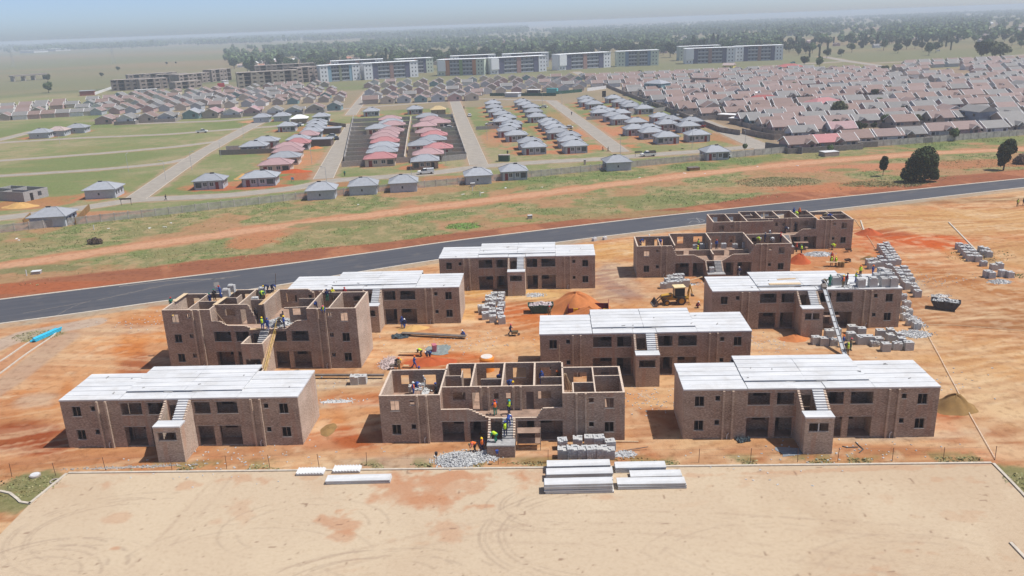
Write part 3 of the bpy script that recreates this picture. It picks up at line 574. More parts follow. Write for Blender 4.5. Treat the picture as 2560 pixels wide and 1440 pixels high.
    if th_:
        mb = MB(); mb.box(th_[0][0]-.2, th_[0][1]+.2, -TY-.012, -TY+.05, th_[0][3]-.001, th_[0][3]+.09); mb.build('lintel', MT['lintel'], r)
        mb = MB(); mb.box(th_[0][0]-.05, th_[0][1]+.05, -TY-.05, -TY+.05, th_[0][2]-.08, th_[0][2]+.002); mb.build('sill', MT['lintel'], r)
    lz = tt if tt < 4.3 else 4.2
    mb = MB(); mb.box(TW0+(-.02 if tt < 4.3 else WT+.01), TW1+(.02 if tt < 4.3 else -WT-.01), -TY-(.03 if tt < 4.3 else -WT-.01), -2.05, lz-.168, lz); mb.build('landing_slab', MT['slab'] if roofed else MT['cement'], r)
    st = MB(); k = 8; dz = 1.4/k
    for i in range(k):
        y0_ = -2.05+i*2.05/k; st.box(13.12, 14.22, y0_+.002, y0_+2.05/k+.03, lz+dz*(i)-.12, lz+dz*(i+1)-.02)
    st.profile([(-2.05, lz-.2), (-.01, lz+1.2), (-.01, lz+1.32), (-2.05, lz-.05)], 13.16, 14.18)
    st.build('staircase', MT['slab'] if roofed else MT['cement'], r)
    # precast roof deck
    if roofed:
        def deck(nm, x0, x1, y0, y1, nb, zz, jt=.012, cross=None):
            mb = MB(); w = (y1-y0)/nb
            for i in range(nb):
                jj = random.uniform(-jt, jt); e = random.uniform(-.03, .03)
                mb.box(x0+e, x1-.015, y0+i*w+.03, y0+(i+1)*w-.03, zz-.17+jj, zz+jj)
                mb.box(x0+.1, x1-.1, y0+i*w-.03, y0+i*w+.03, zz-.17, zz-.12, 1) if i else None
            mb.build(nm, [MT['slab'], MT['cement']], r)
        z = H+.172
        deck('roof_slab', -.06, BA-.0, -.05, BD+.05, 6, z); deck('roof_slab', BL-BA, BL+.06, -.05, BD+.05, 6, z+.01)
        deck('roof_slab', BA+.03, BL/2, 1.72, BD2+.06, 6, z+.13); deck('roof_slab', BL/2+.02, BL-BA-.03, 1.72, BD2+.06, 6, z+.125)
        deck('roof_slab', BA+.03, TW0-.03, -.06, 1.64, 1, z+.02); deck('roof_slab', TW1+.03, BL-BA-.03, -.06, 1.64, 1, z+.025); deck('roof_slab', TW0, TW1, -.03, 1.62, 1, z-.01)
        R2 = random.Random(len(label)*7+3)
        for i in range(7):
            deb = MB(); x = R2.uniform(1, 25); y = R2.uniform(.5, 6); deb.obox((x, y, z+(.17 if BA < x < BL-BA and y > 1.7 else .05)), (R2.uniform(.15, .5), .1, .07), R2.uniform(0, 3)); deb.build('roof_offcut', MT['cement'], r)
        mb = MB()
        for x, l in ((BL/2-2.2, 1.0), (BL/2+1.0, 1.1)): mb.box(x, x+l, 1.5, 1.70, z-.02, z+.05)
        mb.build('joint_filler', MT['cement'], r)
    # waste pipe stubs
    for x in (4.6, BL-4.6):
        mb = MB(); mb.bar((x, -.12, .0), (x, -.12, .55), .05); mb.bar((x, -.12, .5), (x+.18, -.16, .72), .05); mb.build('waste_pipe', MT['slab'], r)
    return r
BP = {'A': (-49.34, 81.46, -2.78), 'B': (-14.61, 79.91, -3.0), 'C': (17.56, 78.31, -3.36), 'D': (-46.33, 102.98, -4.6), 'E': (-33.92, 118.07, -3.08), 'F': (-12.06, 132.82, -3.38),
      'G': (3.24, 95.84, -3.22), 'H': (28.31, 110.11, -3.79), 'I': (21.7, 136.25, -3.79), 'J': (38.47, 151.57, -3.6)}
def bw(k, x, y, z=0):
    X, Y, t = BP[k]; c, s = math.cos(math.radians(t)), math.sin(math.radians(t)); return Vector((X+c*x-s*y, Y+s*x+c*y, z))
sill = ST+1.08
bfront = [(0, 5.6), (BA+.02, 5.6), (BA+.021, sill), (9.6, sill)]+steps(9.6, sill, 11.6, ST+.02, 6)+[(11.61, ST), (16.9, ST)]+steps(16.9, ST+.15, 17.4, sill, 3)+[(17.41, sill), (BL-BA-.02, sill+.05), (BL-BA-.019, 5.6), (BL, 5.6)]
bfrontI = [(0, 5.6), (BA-.6, 5.6)]+steps(BA-.6, 5.6, BA+.2, sill, 5)+[(BA+.21, sill), (9.8, sill)]+steps(9.8, sill, 11.7, ST+.02, 6)+[(11.71, ST), (14.7, ST)]+steps(14.7, ST, 16.4, sill, 6)+[(16.41, sill), (BL-BA-.4, sill)]+steps(BL-BA-.4, sill, BL-BA+.6, 5.6, 5)+[(BL-BA+.61, 5.6), (BL, 5.6)]
bfrontJ = [(0, 5.6), (11.2, 5.6), (11.21, 2.8), (15.4, 2.8)]+steps(15.4, 2.8, 16.8, sill, 5)+[(16.81, sill), (BL-BA-.3, sill), (BL-BA-.29, 5.6), (BL, 5.6)]
bfrontD = [(0, 8.4), (BA+.02, 8.4), (BA+.021, 6.75), (7.7, 6.75)]+steps(7.7, 6.75, 8.6, 6.15, 3)+[(8.61, 6.15), (11.0, 6.1)]+steps(11.0, 6.1, 12.0, 5.65, 3)+[(12.01, 5.62), (16.6, 5.62)]+steps(16.6, 5.7, 18.0, 6.75, 5)+[(18.01, 6.75), (BL-BA-.02, 6.8), (BL-BA-.019, 8.4), (BL, 8.4)]
rearD = [(BA, 8.4), (17.2, 8.4)]+steps(17.2, 8.4, 18.2, 7.6, 4)+[(18.21, 7.3), (BL-BA, 7.4)]
WP1 = [(22.9, 0, WT, BD-WT, 1), (0, 4.3, 22.9+.15, BL-WT, 0), (0, 2.6, 20.6, 22.9, 0), (20.6, 0, WT, 2.6, 1)]
WP2 = [(3.4, 0, WT, BD-WT, 1), (0, 3.4, 3.6, BA-.2, 0), (22.4, 0, WT, BD-WT, 1)]
block('brick_block', 'front left two storey brick block with a full white precast roof and sunlit end wall', *BP['A'], True)
block('brick_block', 'front middle roofless two storey brick block with workers on its open upper floor', *BP['B'], False, prof=bfront, parts=WP1)
block('brick_block', 'front right two storey brick block with white precast roof and a two pane stair tower window', *BP['C'], True, twin=True)
block('brick_block', 'three storey brick block at the left with a yellow railed plank ramp to its broken top floor', *BP['D'], False, n=3, prof=bfrontD, rearprof=rearD, towertop=4.9, parts=WP2)
block('brick_block', 'white roofed brick block half hidden behind the three storey block', *BP['E'], True)
block('brick_block', 'white roofed brick block farthest back in the middle, just below the asphalt road', *BP['F'], True)
block('brick_block', 'white roofed brick block in the middle, behind the roofless front block', *BP['G'], True)
block('brick_block', 'white roofed brick block with brick stacks, workers and a conveyor on its roof', *BP['H'], True, twin=True)
block('brick_block', 'roofless two storey brick block behind the yellow backhoe', *BP['I'], False, prof=bfrontI, shell=True)
block('brick_block', 'roofless brick block farthest back on the right, beside the asphalt road', *BP['J'], False, prof=bfrontJ, parts=WP1+WP2[:1])
# ------------------------------------------------------------------ colours for props
def cm(n, c, r=.7, **k):
    if n not in MT: MT[n] = flat(n, c, r, **k)
    return MT[n]
SKIN = cm('skin', (.10, .055, .035)); DUSTY = {}
CL = {'blue': (.02, .06, .26), 'navy': (.012, .02, .07), 'green': (.01, .17, .11), 'orange': (.75, .16, .03), 'yellow': (.52, .75, .03), 'red': (.42, .03, .03), 'khaki': (.20, .16, .09), 'dark': (.03, .028, .035), 'white': (.7, .7, .68),
      'teal': (.02, .30, .34), 'pink': (.6, .12, .14), 'grey': (.25, .25, .27), 'gold': (.85, .55, .02), 'maroon': (.16, .015, .035), 'lime': (.45, .62, .05), 'brown': (.10, .06, .04)}
for k_, v_ in CL.items(): cm(k_, v_, .75, var=.18, sc=6)
CM = lambda k: MT[k]
ORD = ['', 'second ', 'third ', 'fourth ', 'fifth ', 'sixth ', 'seventh ', 'eighth ', 'ninth ', 'tenth ', 'eleventh ', 'twelfth ', 'thirteenth ', 'fourteenth ', 'fifteenth ', 'sixteenth ', 'seventeenth ', 'eighteenth ', 'nineteenth ', 'twentieth ']
def ordl(i, sup, rest): return (sup if i == 0 else ORD[i]+'from the '+rest)
# ------------------------------------------------------------------ people
def rm(mb, name, mat, vox):
    me = mb.mesh(name, mat); o = bpy.data.objects.new('tmp', me); COL.objects.link(o)
    md = o.modifiers.new('r', 'REMESH'); md.mode = 'VOXEL'; md.voxel_size = vox; md.use_smooth_shade = True
    dg = bpy.context.evaluated_depsgraph_get(); dg.update(); r = bpy.data.meshes.new_from_object(o.evaluated_get(dg)); r.name = name
    r.materials.clear(); r.materials.append(mat); bpy.data.objects.remove(o); return r
def limb(mb, a, b, r1, r2): mb.bar(a, b, r1, r2, 10); mb.ball(a, r1, n=10, m=6); mb.ball(b, r2, n=10, m=6)
def lerp(a, b, t): return Vector(a).lerp(Vector(b), t)
PO = {
 'stand': dict(pel=(0, 0, .93), che=(0, 0, 1.27), nek=(0, .01, 1.46), hed=(0, -.02, 1.60), elb=[(-.25, .02, 1.13), (.25, .02, 1.13)], wri=[(-.25, -.14, .93), (.25, -.14, .93)], kne=[(-.11, -.02, .50), (.11, -.02, .50)], ank=[(-.13, .02, .09), (.13, .02, .09)]),
 'reach': dict(pel=(0, 0, .93), che=(0, -.03, 1.27), nek=(0, -.04, 1.46), hed=(0, -.09, 1.59), elb=[(-.30, -.20, 1.30), (.26, -.16, 1.15)], wri=[(-.26, -.42, 1.42), (.20, -.38, 1.12)], kne=[(-.12, -.08, .50), (.13, .03, .50)], ank=[(-.14, -.06, .09), (.15, .12, .09)]),
 'walk': dict(pel=(0, 0, .91), che=(0, -.04, 1.25), nek=(0, -.05, 1.44), hed=(0, -.08, 1.58), elb=[(-.25, .14, 1.13), (.25, -.14, 1.13)], wri=[(-.22, .06, .90), (.22, -.30, 1.0)], kne=[(-.10, -.20, .52), (.10, .04, .48)], ank=[(-.11, -.24, .09), (.11, .34, .14)]),
 'bend': dict(pel=(0, .14, .88), che=(0, -.20, 1.03), nek=(0, -.38, 1.05), hed=(0, -.50, .98), elb=[(-.24, -.38, .80), (.24, -.38, .80)], wri=[(-.16, -.50, .58), (.16, -.50, .58)], kne=[(-.14, -.04, .48), (.14, -.02, .48)], ank=[(-.17, .06, .09), (.17, .06, .09)]),
 'squat': dict(pel=(0, .12, .36), che=(0, -.02, .66), nek=(0, -.10, .84), hed=(0, -.16, .96), elb=[(-.27, -.20, .58), (.27, -.20, .58)], wri=[(-.14, -.42, .48), (.14, -.42, .48)], kne=[(-.20, -.28, .50), (.20, -.28, .50)], ank=[(-.17, -.02, .09), (.17, -.02, .09)]),
}
PM = {}
def pose_meshes(p):
    J = PO[p]; V_ = lambda k: Vector(J[k]); up = (V_('nek')-V_('pel')).normalized(); sh = [V_('nek')-up*.07+Vector((s*.19, 0, 0)) for s in (-1, 1)]; hp = [V_('pel')+Vector((s*.095, 0, -.02)) for s in (-1, 1)]
    B = MB(); hd = V_('hed'); hu = (hd-V_('nek')).normalized()
    limb(B, V_('nek')-up*.05, hd-hu*.04, .055, .055); B.ball(hd+hu*.03, .098, n=14, m=9, sc=(.84, 1.0, 1.18)); fz = Vector((0, -1, 0)) if p not in ('bend',) else Vector((0, -.5, -.85)).normalized()
    B.ball(hd+fz*.10+hu*.0, .02, sc=(.8, 1, 1.4)); [B.ball(hd+Vector((s*.085, .01, 0)), .025, sc=(.5, .8, 1.2)) for s in (-1, 1)]
    B.ball(hd+fz*.06-hu*.07, .05)
    limb(B, V_('pel'), V_('che'), .12, .13)
    JK = MB(); TR = MB(); VS = MB(); BO = MB()
    limb(JK, V_('pel')+up*.02, V_('che'), .150, .165); limb(JK, V_('che'), V_('nek')-up*.07, .165, .09); JK.bar(sh[0], sh[1], .088, .088, 10)
    limb(VS, V_('pel')+up*.05, V_('che'), .172, .185); VS.bar(V_('che'), V_('nek')-up*.06, .185, .12, 10); VS.bar(lerp(sh[0], sh[1], .1), lerp(sh[0], sh[1], .9), .105, .105, 10)
    limb(TR, V_('pel')+Vector((-.05, 0, 0)), V_('pel')+Vector((.05, 0, 0)), .145, .145)
    for i, s in enumerate((-1, 1)):
        e = Vector(J['elb'][i]); w = Vector(J['wri'][i]); k = Vector(J['kne'][i]); a = Vector(J['ank'][i])
        limb(B, sh[i], e, .055, .042); limb(B, e, w, .042, .028); limb(JK, sh[i], e, .078, .060); limb(JK, e, lerp(e, w, .9), .060, .048)
        limb(B, hp[i], k, .085, .058); limb(B, k, a, .055, .042); limb(TR, hp[i], k, .112, .078); limb(TR, k, lerp(k, a, .92), .078, .064)
        t = a+Vector((s*.02, -.19, -.05)); limb(BO, a+Vector((0, .04, -.035)), t, .052, .045); limb(BO, a+Vector((0, 0, .05)), a, .055, .055); limb(B, a, t, .035, .03)
        # hand: palm, four bent fingers of unequal length, thumb from the side
        d = (w-e).normalized(); side = Vector((1, 0, 0)); side = (side-d*side.dot(d)).normalized(); nrm = d.cross(side)
        limb(B, w, w+d*.07, .028, .030); 
        for q, (o, ln) in enumerate(((-.03, .068), (-.010, .078), (.011, .072), (.030, .056))):
            b0 = w+d*.085+side*o; b1 = b0+d*ln*.5-nrm*.008; b2 = b1+d*ln*.38-nrm*.032; limb(B, w+d*.05+side*o*.8, b0, .011, .0105); limb(B, b0, b1, .0105, .0098); limb(B, b1, b2, .0098, .0088)
        b0 = w+d*.025-side*s*.028; b1 = b0+d*.03-side*s*.026; limb(B, b0, b1, .012, .011); limb(B, b1, b1+d*.03-nrm*.012, .011, .0095)
    HM = MB(); HM.ball((0, 0, 0), .135, n=14, m=8, sc=(.9, 1.05, 1.0), zmin=0.0); HM.bar((0, -.02, -.012), (0, -.02, .012), .15, .145, 14)
    hm = HM.mesh('helmet', CM('white'), True)
    PM[p] = dict(body=rm(B, 'body', SKIN, .009), jacket=rm(JK, 'jacket', CM('blue'), .022), trousers=rm(TR, 'trousers', CM('blue'), .022), vest=rm(VS, 'vest', CM('yellow'), .022), boots=rm(BO, 'boots', CM('dark'), .018), helmet=hm, hp=hd+hu*.055)
for p_ in PO: pose_meshes(p_)
def person(label, pos, pose='stand', rz=0, jac='blue', tro='blue', vest=None, hel='white', group='workers on the building site'):
    o = thing('person', label, 'person', pos, math.radians(rz), group); P = PM[pose]
    inst('body', P['body'], o); inst('jacket', P['jacket'], o, [CM(jac)]); inst('trousers', P['trousers'], o, [CM(tro)]); inst('boots', P['boots'], o)
    if vest: inst('vest', P['vest'], o, [CM(vest)])
    if hel: inst('helmet', P['helmet'], o, [CM(hel)], P['hp'], (.9 if pose == 'bend' else .15, 0, 0))
    return o
Z2 = lambda x, y: (900+x/3.5556, 880+y/3.5556); Z4 = lambda x, y: (360+x/4, 660+y/4); Z5 = lambda x, y: (980+x/4, 580+y/4); Z7 = lambda x, y: (1540+x/3.2, 500+y/3.2)
def pp(q, z, *a, **k): person(k.pop('label'), at(q[0], q[1], z), *a, **k)
def P(q, z, label, pose, rz, jac, tro, vest=None, hel='white', **k): person(label, at(q[0], q[1], z), pose, rz, jac, tro, vest, hel, **k)
P(Z2(1203, 560), 2.83, 'worker in orange vest, green trousers and red helmet on the open first floor', 'reach', 200, 'blue', 'green', 'orange', 'red')
P(Z2(1325, 550), 2.83, 'worker in lime vest and teal helmet on the open first floor', 'reach', 30, 'navy', 'navy', 'yellow', 'teal')
P(Z2(1322, 655), 2.35, 'worker in blue overalls and white helmet stooping at the stair top', 'bend', 160, 'blue', 'blue', None, 'white')
P(Z2(1293, 750), 1.75, 'worker in lime vest and blue helmet climbing the front stair', 'walk', 175, 'navy', 'navy', 'yellow', 'blue')
P(Z2(1205, 798), 1.43, 'worker in green overalls stooping on the stair landing slab', 'bend', 250, 'green', 'green', 'yellow', 'white')
P(Z2(1085, 890), 0, 'worker in orange vest and yellow helmet standing beside the rubble heap', 'stand', 20, 'navy', 'navy', 'orange', 'gold')
P(Z2(1020, 882), 0, 'worker in orange vest bending over the rubble heap', 'bend', 290, 'pink', 'dark', 'orange', 'khaki')
for i, (x, y, lb, po, rz, j, t, v, h) in enumerate([(530, 250, 'blue overalled bricklayer nearest the rear wall in the open left room', 'stand', 100, 'blue', 'blue', None, 'blue'), (545, 300, 'bricklayer with white helmet bending beside grey bricks in the left room', 'bend', 60, 'navy', 'blue', None, 'white'),
        (500, 345, 'blue overalled bricklayer in the middle of the left room', 'bend', 60, 'blue', 'blue', None, 'white'), (478, 392, 'bricklayer in orange vest nearest the front wall of the left room', 'stand', 90, 'blue', 'blue', 'orange', 'white'), (680, 400, 'dark clothed man in a blue cap by the left room partition', 'stand', 250, 'dark', 'dark', None, 'blue')]): P(Z2(x, y), 3.4, lb, po, rz, j, t, v, h)
P(Z2(1250, 268), 2.9, 'worker in red vest by the wall between the second and third middle rooms', 'reach', 100, 'dark', 'dark', 'red', 'white')
P(Z2(1235, 275), 2.9, 'worker in blue bending beside a heap of blue buckets', 'bend', 60, 'blue', 'navy', None, 'blue')
P(Z2(1325, 325), 2.9, 'worker in blue overalls and yellow helmet in the third middle room', 'bend', 60, 'blue', 'blue', None, 'gold')
P(Z2(1615, 290), 2.9, 'lone worker in blue overalls in the fourth middle room', 'stand', 10, 'blue', 'blue', None, 'blue')
P(Z2(1752, 290), 2.9, 'worker in khaki with an orange helmet in the fourth middle room', 'stand', 80, 'khaki', 'khaki', None, 'orange')
P(Z2(485, 140), 0, 'man in blue overalls and orange helmet walking past red soil', 'walk', 100, 'blue', 'blue', None, 'orange')
P(Z2(350, 158), 0, 'man in khaki and an orange helmet standing at the brick saw', 'stand', 60, 'khaki', 'khaki', None, 'orange')
P(Z2(330, 128), 0, 'man in dark clothes behind the khaki clad man', 'bend', 90, 'dark', 'dark', None, 'gold')
P(Z5(290, 1245), 0, 'worker in lime vest bending by the sand bench', 'bend', 250, 'dark', 'brown', 'yellow', 'white')
P(Z5(352, 1268), 0, 'worker in navy bending by a barrow near the grey tarpaulin', 'bend', 80, 'navy', 'navy', None, 'blue')
P(Z5(378, 1262), 0, 'worker in grey with white helmet near the grey tarpaulin', 'bend', 290, 'grey', 'navy', None, 'white')
P(Z5(103, 955), 0, 'standing worker in blue with blue helmet by the yellow sand', 'stand', 20, 'blue', 'blue', None, 'blue')
P(Z5(128, 972), 0, 'worker in blue with white helmet walking by the yellow sand', 'walk', 30, 'navy', 'blue', None, 'white')
P(Z5(718, 1048), 0, 'worker in blue squatting at the end of the long formwork board', 'squat', 290, 'blue', 'navy', None, 'white')
P(Z5(1185, 1030), 0, 'man in navy pushing a yellow wheelbarrow', 'walk', 80, 'navy', 'navy', None, 'pink')
P(Z5(1575, 845), 0, 'worker in khaki and red helmet beside the green skip', 'stand', 0, 'khaki', 'khaki', None, 'red')
P(Z4(283, 452), 6.9, 'worker in green shirt and red helmet at the front left corner', 'stand', 200, 'green', 'blue', None, 'red')
P(Z4(440, 425), 6.4, 'crouching worker in pink with a teal helmet', 'bend', 90, 'pink', 'pink', None, 'teal')
P(Z4(668, 412), 7.4, 'worker in navy shirt and green helmet in the second room', 'stand', 230, 'navy', 'blue', None, 'green')
P(Z4(712, 372), 7.9, 'dark clothed worker with green helmet beside the plank walk', 'stand', 200, 'dark', 'brown', None, 'green')
P(Z4(770, 335), 8.45, 'worker in bright blue with red helmet leaning on two brick stacks', 'reach', 290, 'blue', 'blue', None, 'red')
P(Z4(1240, 282), 8.42, 'stooping worker in navy with yellow helmet on the wall top', 'bend', 290, 'navy', 'navy', None, 'gold')
P(Z4(1288, 280), 8.42, 'stooping worker in navy nearest the tall scaffold pole', 'bend', 60, 'navy', 'navy', None, 'blue')
P(Z4(1175, 345), 7.7, 'worker in pale green bending over grey bricks', 'bend', 60, 'lime', 'green', None, 'green')
P(Z4(1190, 655), 5.65, 'worker in lime vest and yellow helmet at the ramp top', 'stand', 190, 'blue', 'blue', 'yellow', 'gold')
P(Z4(1242, 665), 5.65, 'worker in plain blue overalls next to the ramp top', 'stand', 170, 'blue', 'blue', None, 'blue')
P(Z4(1405, 640), 5.65, 'worker in blue with yellow helmet right of the rubble', 'stand', 90, 'blue', 'navy', None, 'gold')
P(Z4(1360, 615), 5.65, 'worker in khaki stooping over a barrow of mortar', 'bend', 90, 'khaki', 'brown', None, 'khaki')
P(Z4(1130, 560), 5.65, 'dark clothed worker inside a doorway on the top floor', 'stand', 0, 'dark', 'dark', None, 'dark')
P(Z4(1835, 372), 7.3, 'worker in navy shirt and green trousers at the right rear room', 'stand', 200, 'navy', 'green', None, 'navy')
P(Z4(1888, 352), 7.3, 'worker in yellow vest in the right rear room', 'reach', 60, 'gold', 'khaki', 'yellow', 'brown')
P(Z4(2015, 350), 7.0, 'worker in red behind the far right partition', 'stand', 0, 'red', 'dark', None, 'red')
P(Z4(1722, 450), 7.2, 'worker in navy and a yellow helmet crouching by the wall end', 'bend', 0, 'navy', 'navy', None, 'blue')
P(Z4(1797, 490), 8.0, 'worker in yellow vest with pink helmet leaning over the front wall', 'squat', 0, 'blue', 'blue', 'yellow', 'pink')
P(Z4(285, 590), 5.75, 'worker in yellow seen through the top left window', 'reach', 20, 'gold', 'khaki', 'yellow', 'gold')
P(Z7(985, 612), 0, 'man in navy with a white helmet walking behind the white roof', 'walk', 200, 'navy', 'grey', None, 'white')
P(Z7(650, 862), 0, 'man in dark red squatting beside the backhoe and the brick wall', 'squat', 60, 'maroon', 'maroon', None, 'white')
P(Z7(1655, 692), 5.8, 'worker in khaki bending at the top of the conveyor', 'bend', 90, 'khaki', 'grey', None, 'khaki')
P(Z7(1668, 700), 5.8, 'worker in dark clothes kneeling at the conveyor head', 'squat', 250, 'dark', 'dark', None, 'grey')
P(Z7(1707, 692), 5.8, 'worker in green overalls standing at the conveyor head', 'stand', 20, 'green', 'green', None, 'green')
P(Z7(1815, 697), 5.8, 'worker in orange vest beside roof brick stacks', 'stand', 200, 'blue', 'khaki', 'orange', 'gold')
P(Z7(1845, 678), 5.8, 'worker in maroon with dark trousers on the roof', 'stand', 60, 'maroon', 'dark', None, 'dark')
P(Z7(1915, 662), 5.8, 'worker in lime vest and blue trousers on the roof', 'reach', 60, 'blue', 'blue', 'yellow', 'gold')
P(Z7(1952, 612), 5.8, 'worker in yellow and dark vest at the roof rear edge', 'stand', 10, 'gold', 'dark', 'yellow', 'orange')
P(Z7(2050, 612), 5.8, 'worker in blue with orange helmet at the roof rear edge', 'stand', 60, 'blue', 'blue', None, 'orange')
P(Z7(1815, 1175), 0, 'worker in blue with an orange helmet left of the conveyor foot', 'stand', 60, 'blue', 'dark', None, 'orange')
P(Z7(1840, 1205), 0, 'dark clothed worker at the conveyor foot', 'bend', 90, 'dark', 'navy', None, 'blue')
P(Z7(1875, 1202), 0, 'worker in green trousers carrying bricks to the conveyor foot', 'stand', 80, 'khaki', 'green', None, 'pink')
P(Z7(1850, 1240), 0, 'worker in khaki vest nearest the camera at the conveyor foot', 'stand', 20, 'khaki', 'khaki', 'lime', 'lime')
P(Z7(1728, 396), 0, 'worker in lime vest bending below the farthest right block', 'bend', 60, 'yellow', 'navy', 'yellow', 'gold')
P(Z7(1722, 526), 0, 'left worker in lime vest at the mixing bench', 'stand', 160, 'dark', 'dark', 'yellow', 'gold')
P(Z7(1757, 528), 0, 'right worker in lime vest at the mixing bench', 'stand', 200, 'dark', 'dark', 'yellow', 'gold')
P(Z7(1724, 490), 0, 'worker in red with orange helmet behind the mixing bench', 'stand', 0, 'red', 'dark', None, 'orange')
P(Z7(1442, 415), 0, 'worker in red vest under the trestle scaffold', 'stand', 90, 'red', 'dark', 'orange', 'red')
P(Z7(1482, 430), 0, 'worker in lime vest under the trestle scaffold', 'reach', 200, 'dark', 'dark', 'yellow', 'green')
P(Z7(1353, 262), 2.85, 'left of three dark clothed workers on the farthest right block', 'bend', 60, 'navy', 'dark', None, 'white')
P(Z7(1402, 250), 2.85, 'middle of three workers, in green and red helmet, on the farthest block', 'stand', 20, 'green', 'dark', None, 'red')
P(Z7(1435, 252), 2.85, 'right of three dark clothed workers on the farthest right block', 'reach', 200, 'dark', 'dark', None, 'grey')
P(Z7(1388, 312), 1.45, 'worker in khaki on the lower stair of the farthest right block', 'stand', 10, 'khaki', 'brown', None, 'brown')
P(Z7(1420, 130), 4.6, 'worker in blue at the rear wall of the farthest right block', 'stand', 20, 'blue', 'blue', None, 'blue')
P(Z7(1447, 140), 4.6, 'worker in lime vest at the rear wall of the farthest right block', 'bend', 200, 'lime', 'lime', 'yellow', 'white')
P(Z7(1465, 132), 4.6, 'worker in orange at the rear wall of the farthest right block', 'stand', 0, 'orange', 'brown', None, 'orange')
P(Z7(1678, 150), 4.9, 'worker in khaki leaning into the right wing of the farthest block', 'bend', 300, 'khaki', 'khaki', None, 'khaki')
P(Z7(1700, 156), 4.9, 'worker in blue bending in the right wing of the farthest block', 'bend', 60, 'blue', 'blue', None, 'blue')
P(Z7(265, 352), 4.0, 'worker in white shirt standing in the left wing above the backhoe', 'stand', 0, 'white', 'khaki', None, 'white')
P(Z7(200, 362), 4.0, 'worker in blue bending beside the left outer wall', 'bend', 60, 'blue', 'blue', None, 'navy')
P(Z7(355, 364), 4.0, 'worker in bright blue bending right of the white shirted one', 'bend', 300, 'blue', 'blue', None, 'teal')
P(Z7(802, 392), 3.5, 'worker in blue and red helmet among brick stacks upstairs', 'stand', 20, 'blue', 'navy', None, 'red')
P(Z7(657, 385), 3.5, 'worker in dark green among brick stacks upstairs', 'stand', 60, 'green', 'dark', 'yellow', 'dark')
P(Z7(652, 440), 2.85, 'worker in lime vest behind the low front wall', 'stand', 60, 'lime', 'khaki', 'yellow', 'gold')
P(Z7(1190, 335), 4.3, 'worker in navy beside the white helmeted bricklayers', 'stand', 60, 'navy', 'navy', None, 'grey')
P(Z7(1228, 318), 4.3, 'worker in grey with white helmet in the right wing', 'stand', 300, 'grey', 'green', None, 'white')
P(Z7(1315, 335), 4.3, 'worker in red in the right wing beside an outer wall', 'stand', 60, 'red', 'navy', None, 'red')
P(Z7(1130, 345), 4.3, 'worker in pale green bending in the right wing', 'bend', 60, 'lime', 'khaki', None, 'white')
P(Z7(1255, 346), 4.3, 'worker in white bending over bricks in the right wing', 'bend', 300, 'white', 'grey', None, 'grey')
G2 = 'people in the housing estate'
P((2543, 516), 0, 'man in lime vest standing on bare soil at the right photo edge', 'stand', 0, 'khaki', 'khaki', 'lime', 'brown'); P((2557, 514), 0, 'dark clothed man at the very right photo edge', 'stand', 60, 'dark', 'dark', None, 'dark')
P((1507, 377), 0, 'left of two people walking on red soil by the street', 'walk', 60, 'orange', 'dark', None, None, group=G2); P((1520, 379), 0, 'right of two people walking on red soil by the street', 'walk', 80, 'brown', 'dark', None, None, group=G2)
P((415, 501), 0, 'person in dark clothes walking across the road fork', 'walk', 100, 'dark', 'dark', None, None, group=G2); P((862, 440), 0, 'person in green jacket on the pavement corner', 'walk', 20, 'green', 'dark', None, None, group=G2)
P((1269, 388), 0, 'dark clothed person standing by the green container', 'stand', 0, 'dark', 'dark', None, None, group=G2); P((1429, 288), 0, 'person in dark blue walking up the street', 'walk', 180, 'navy', 'dark', None, None, group=G2)
P((1160, 273), 0, 'person standing where the street meets the far row', 'stand', 0, 'dark', 'dark', None, None, group=G2); P((1577, 235), 0, 'person walking on the far diagonal street', 'walk', 0, 'dark', 'dark', None, None, group=G2)
# ------------------------------------------------------------------ stacks of cement bricks
def packmesh(seed, layers=10, mess=0.0):
    R = random.Random(seed); mb = MB(); lx, ly = R.uniform(1.0, 1.12), R.uniform(.85, .98)
    for l in range(layers):
        z = l*.112; nx = 5; ny = 3
        for i in range(nx):
            for j in range(ny):
                if 0 < i < nx-1 and 0 < j < ny-1 and l < layers-1: continue
                if l == layers-1 and R.random() < .25+mess: continue
                if l > layers-3 and R.random() < mess: continue
                c = ((i+.5-nx/2)*lx/nx+R.uniform(-.012, .012)*(1+4*mess), (j+.5-ny/2)*ly/ny+R.uniform(-.012, .012)*(1+4*mess), z+.056)
                mb.obox(c, (lx/nx-.012, ly/ny-.01, .104), R.uniform(-.05, .05)*(1+5*mess))
    for l in range(1, 1): pass
    mb.box(-lx/2+.07, lx/2-.07, -ly/2+.07, ly/2-.07, 0, layers*.112-.12)
    return mb.mesh('brick_stack', MT['pack'])
PK = [packmesh(i) for i in range(4)]+[packmesh(9, 9, .25), packmesh(10, 7, .5)]; PKL = [packmesh(20+i, 12) for i in range(2)]
NP_ = [0]
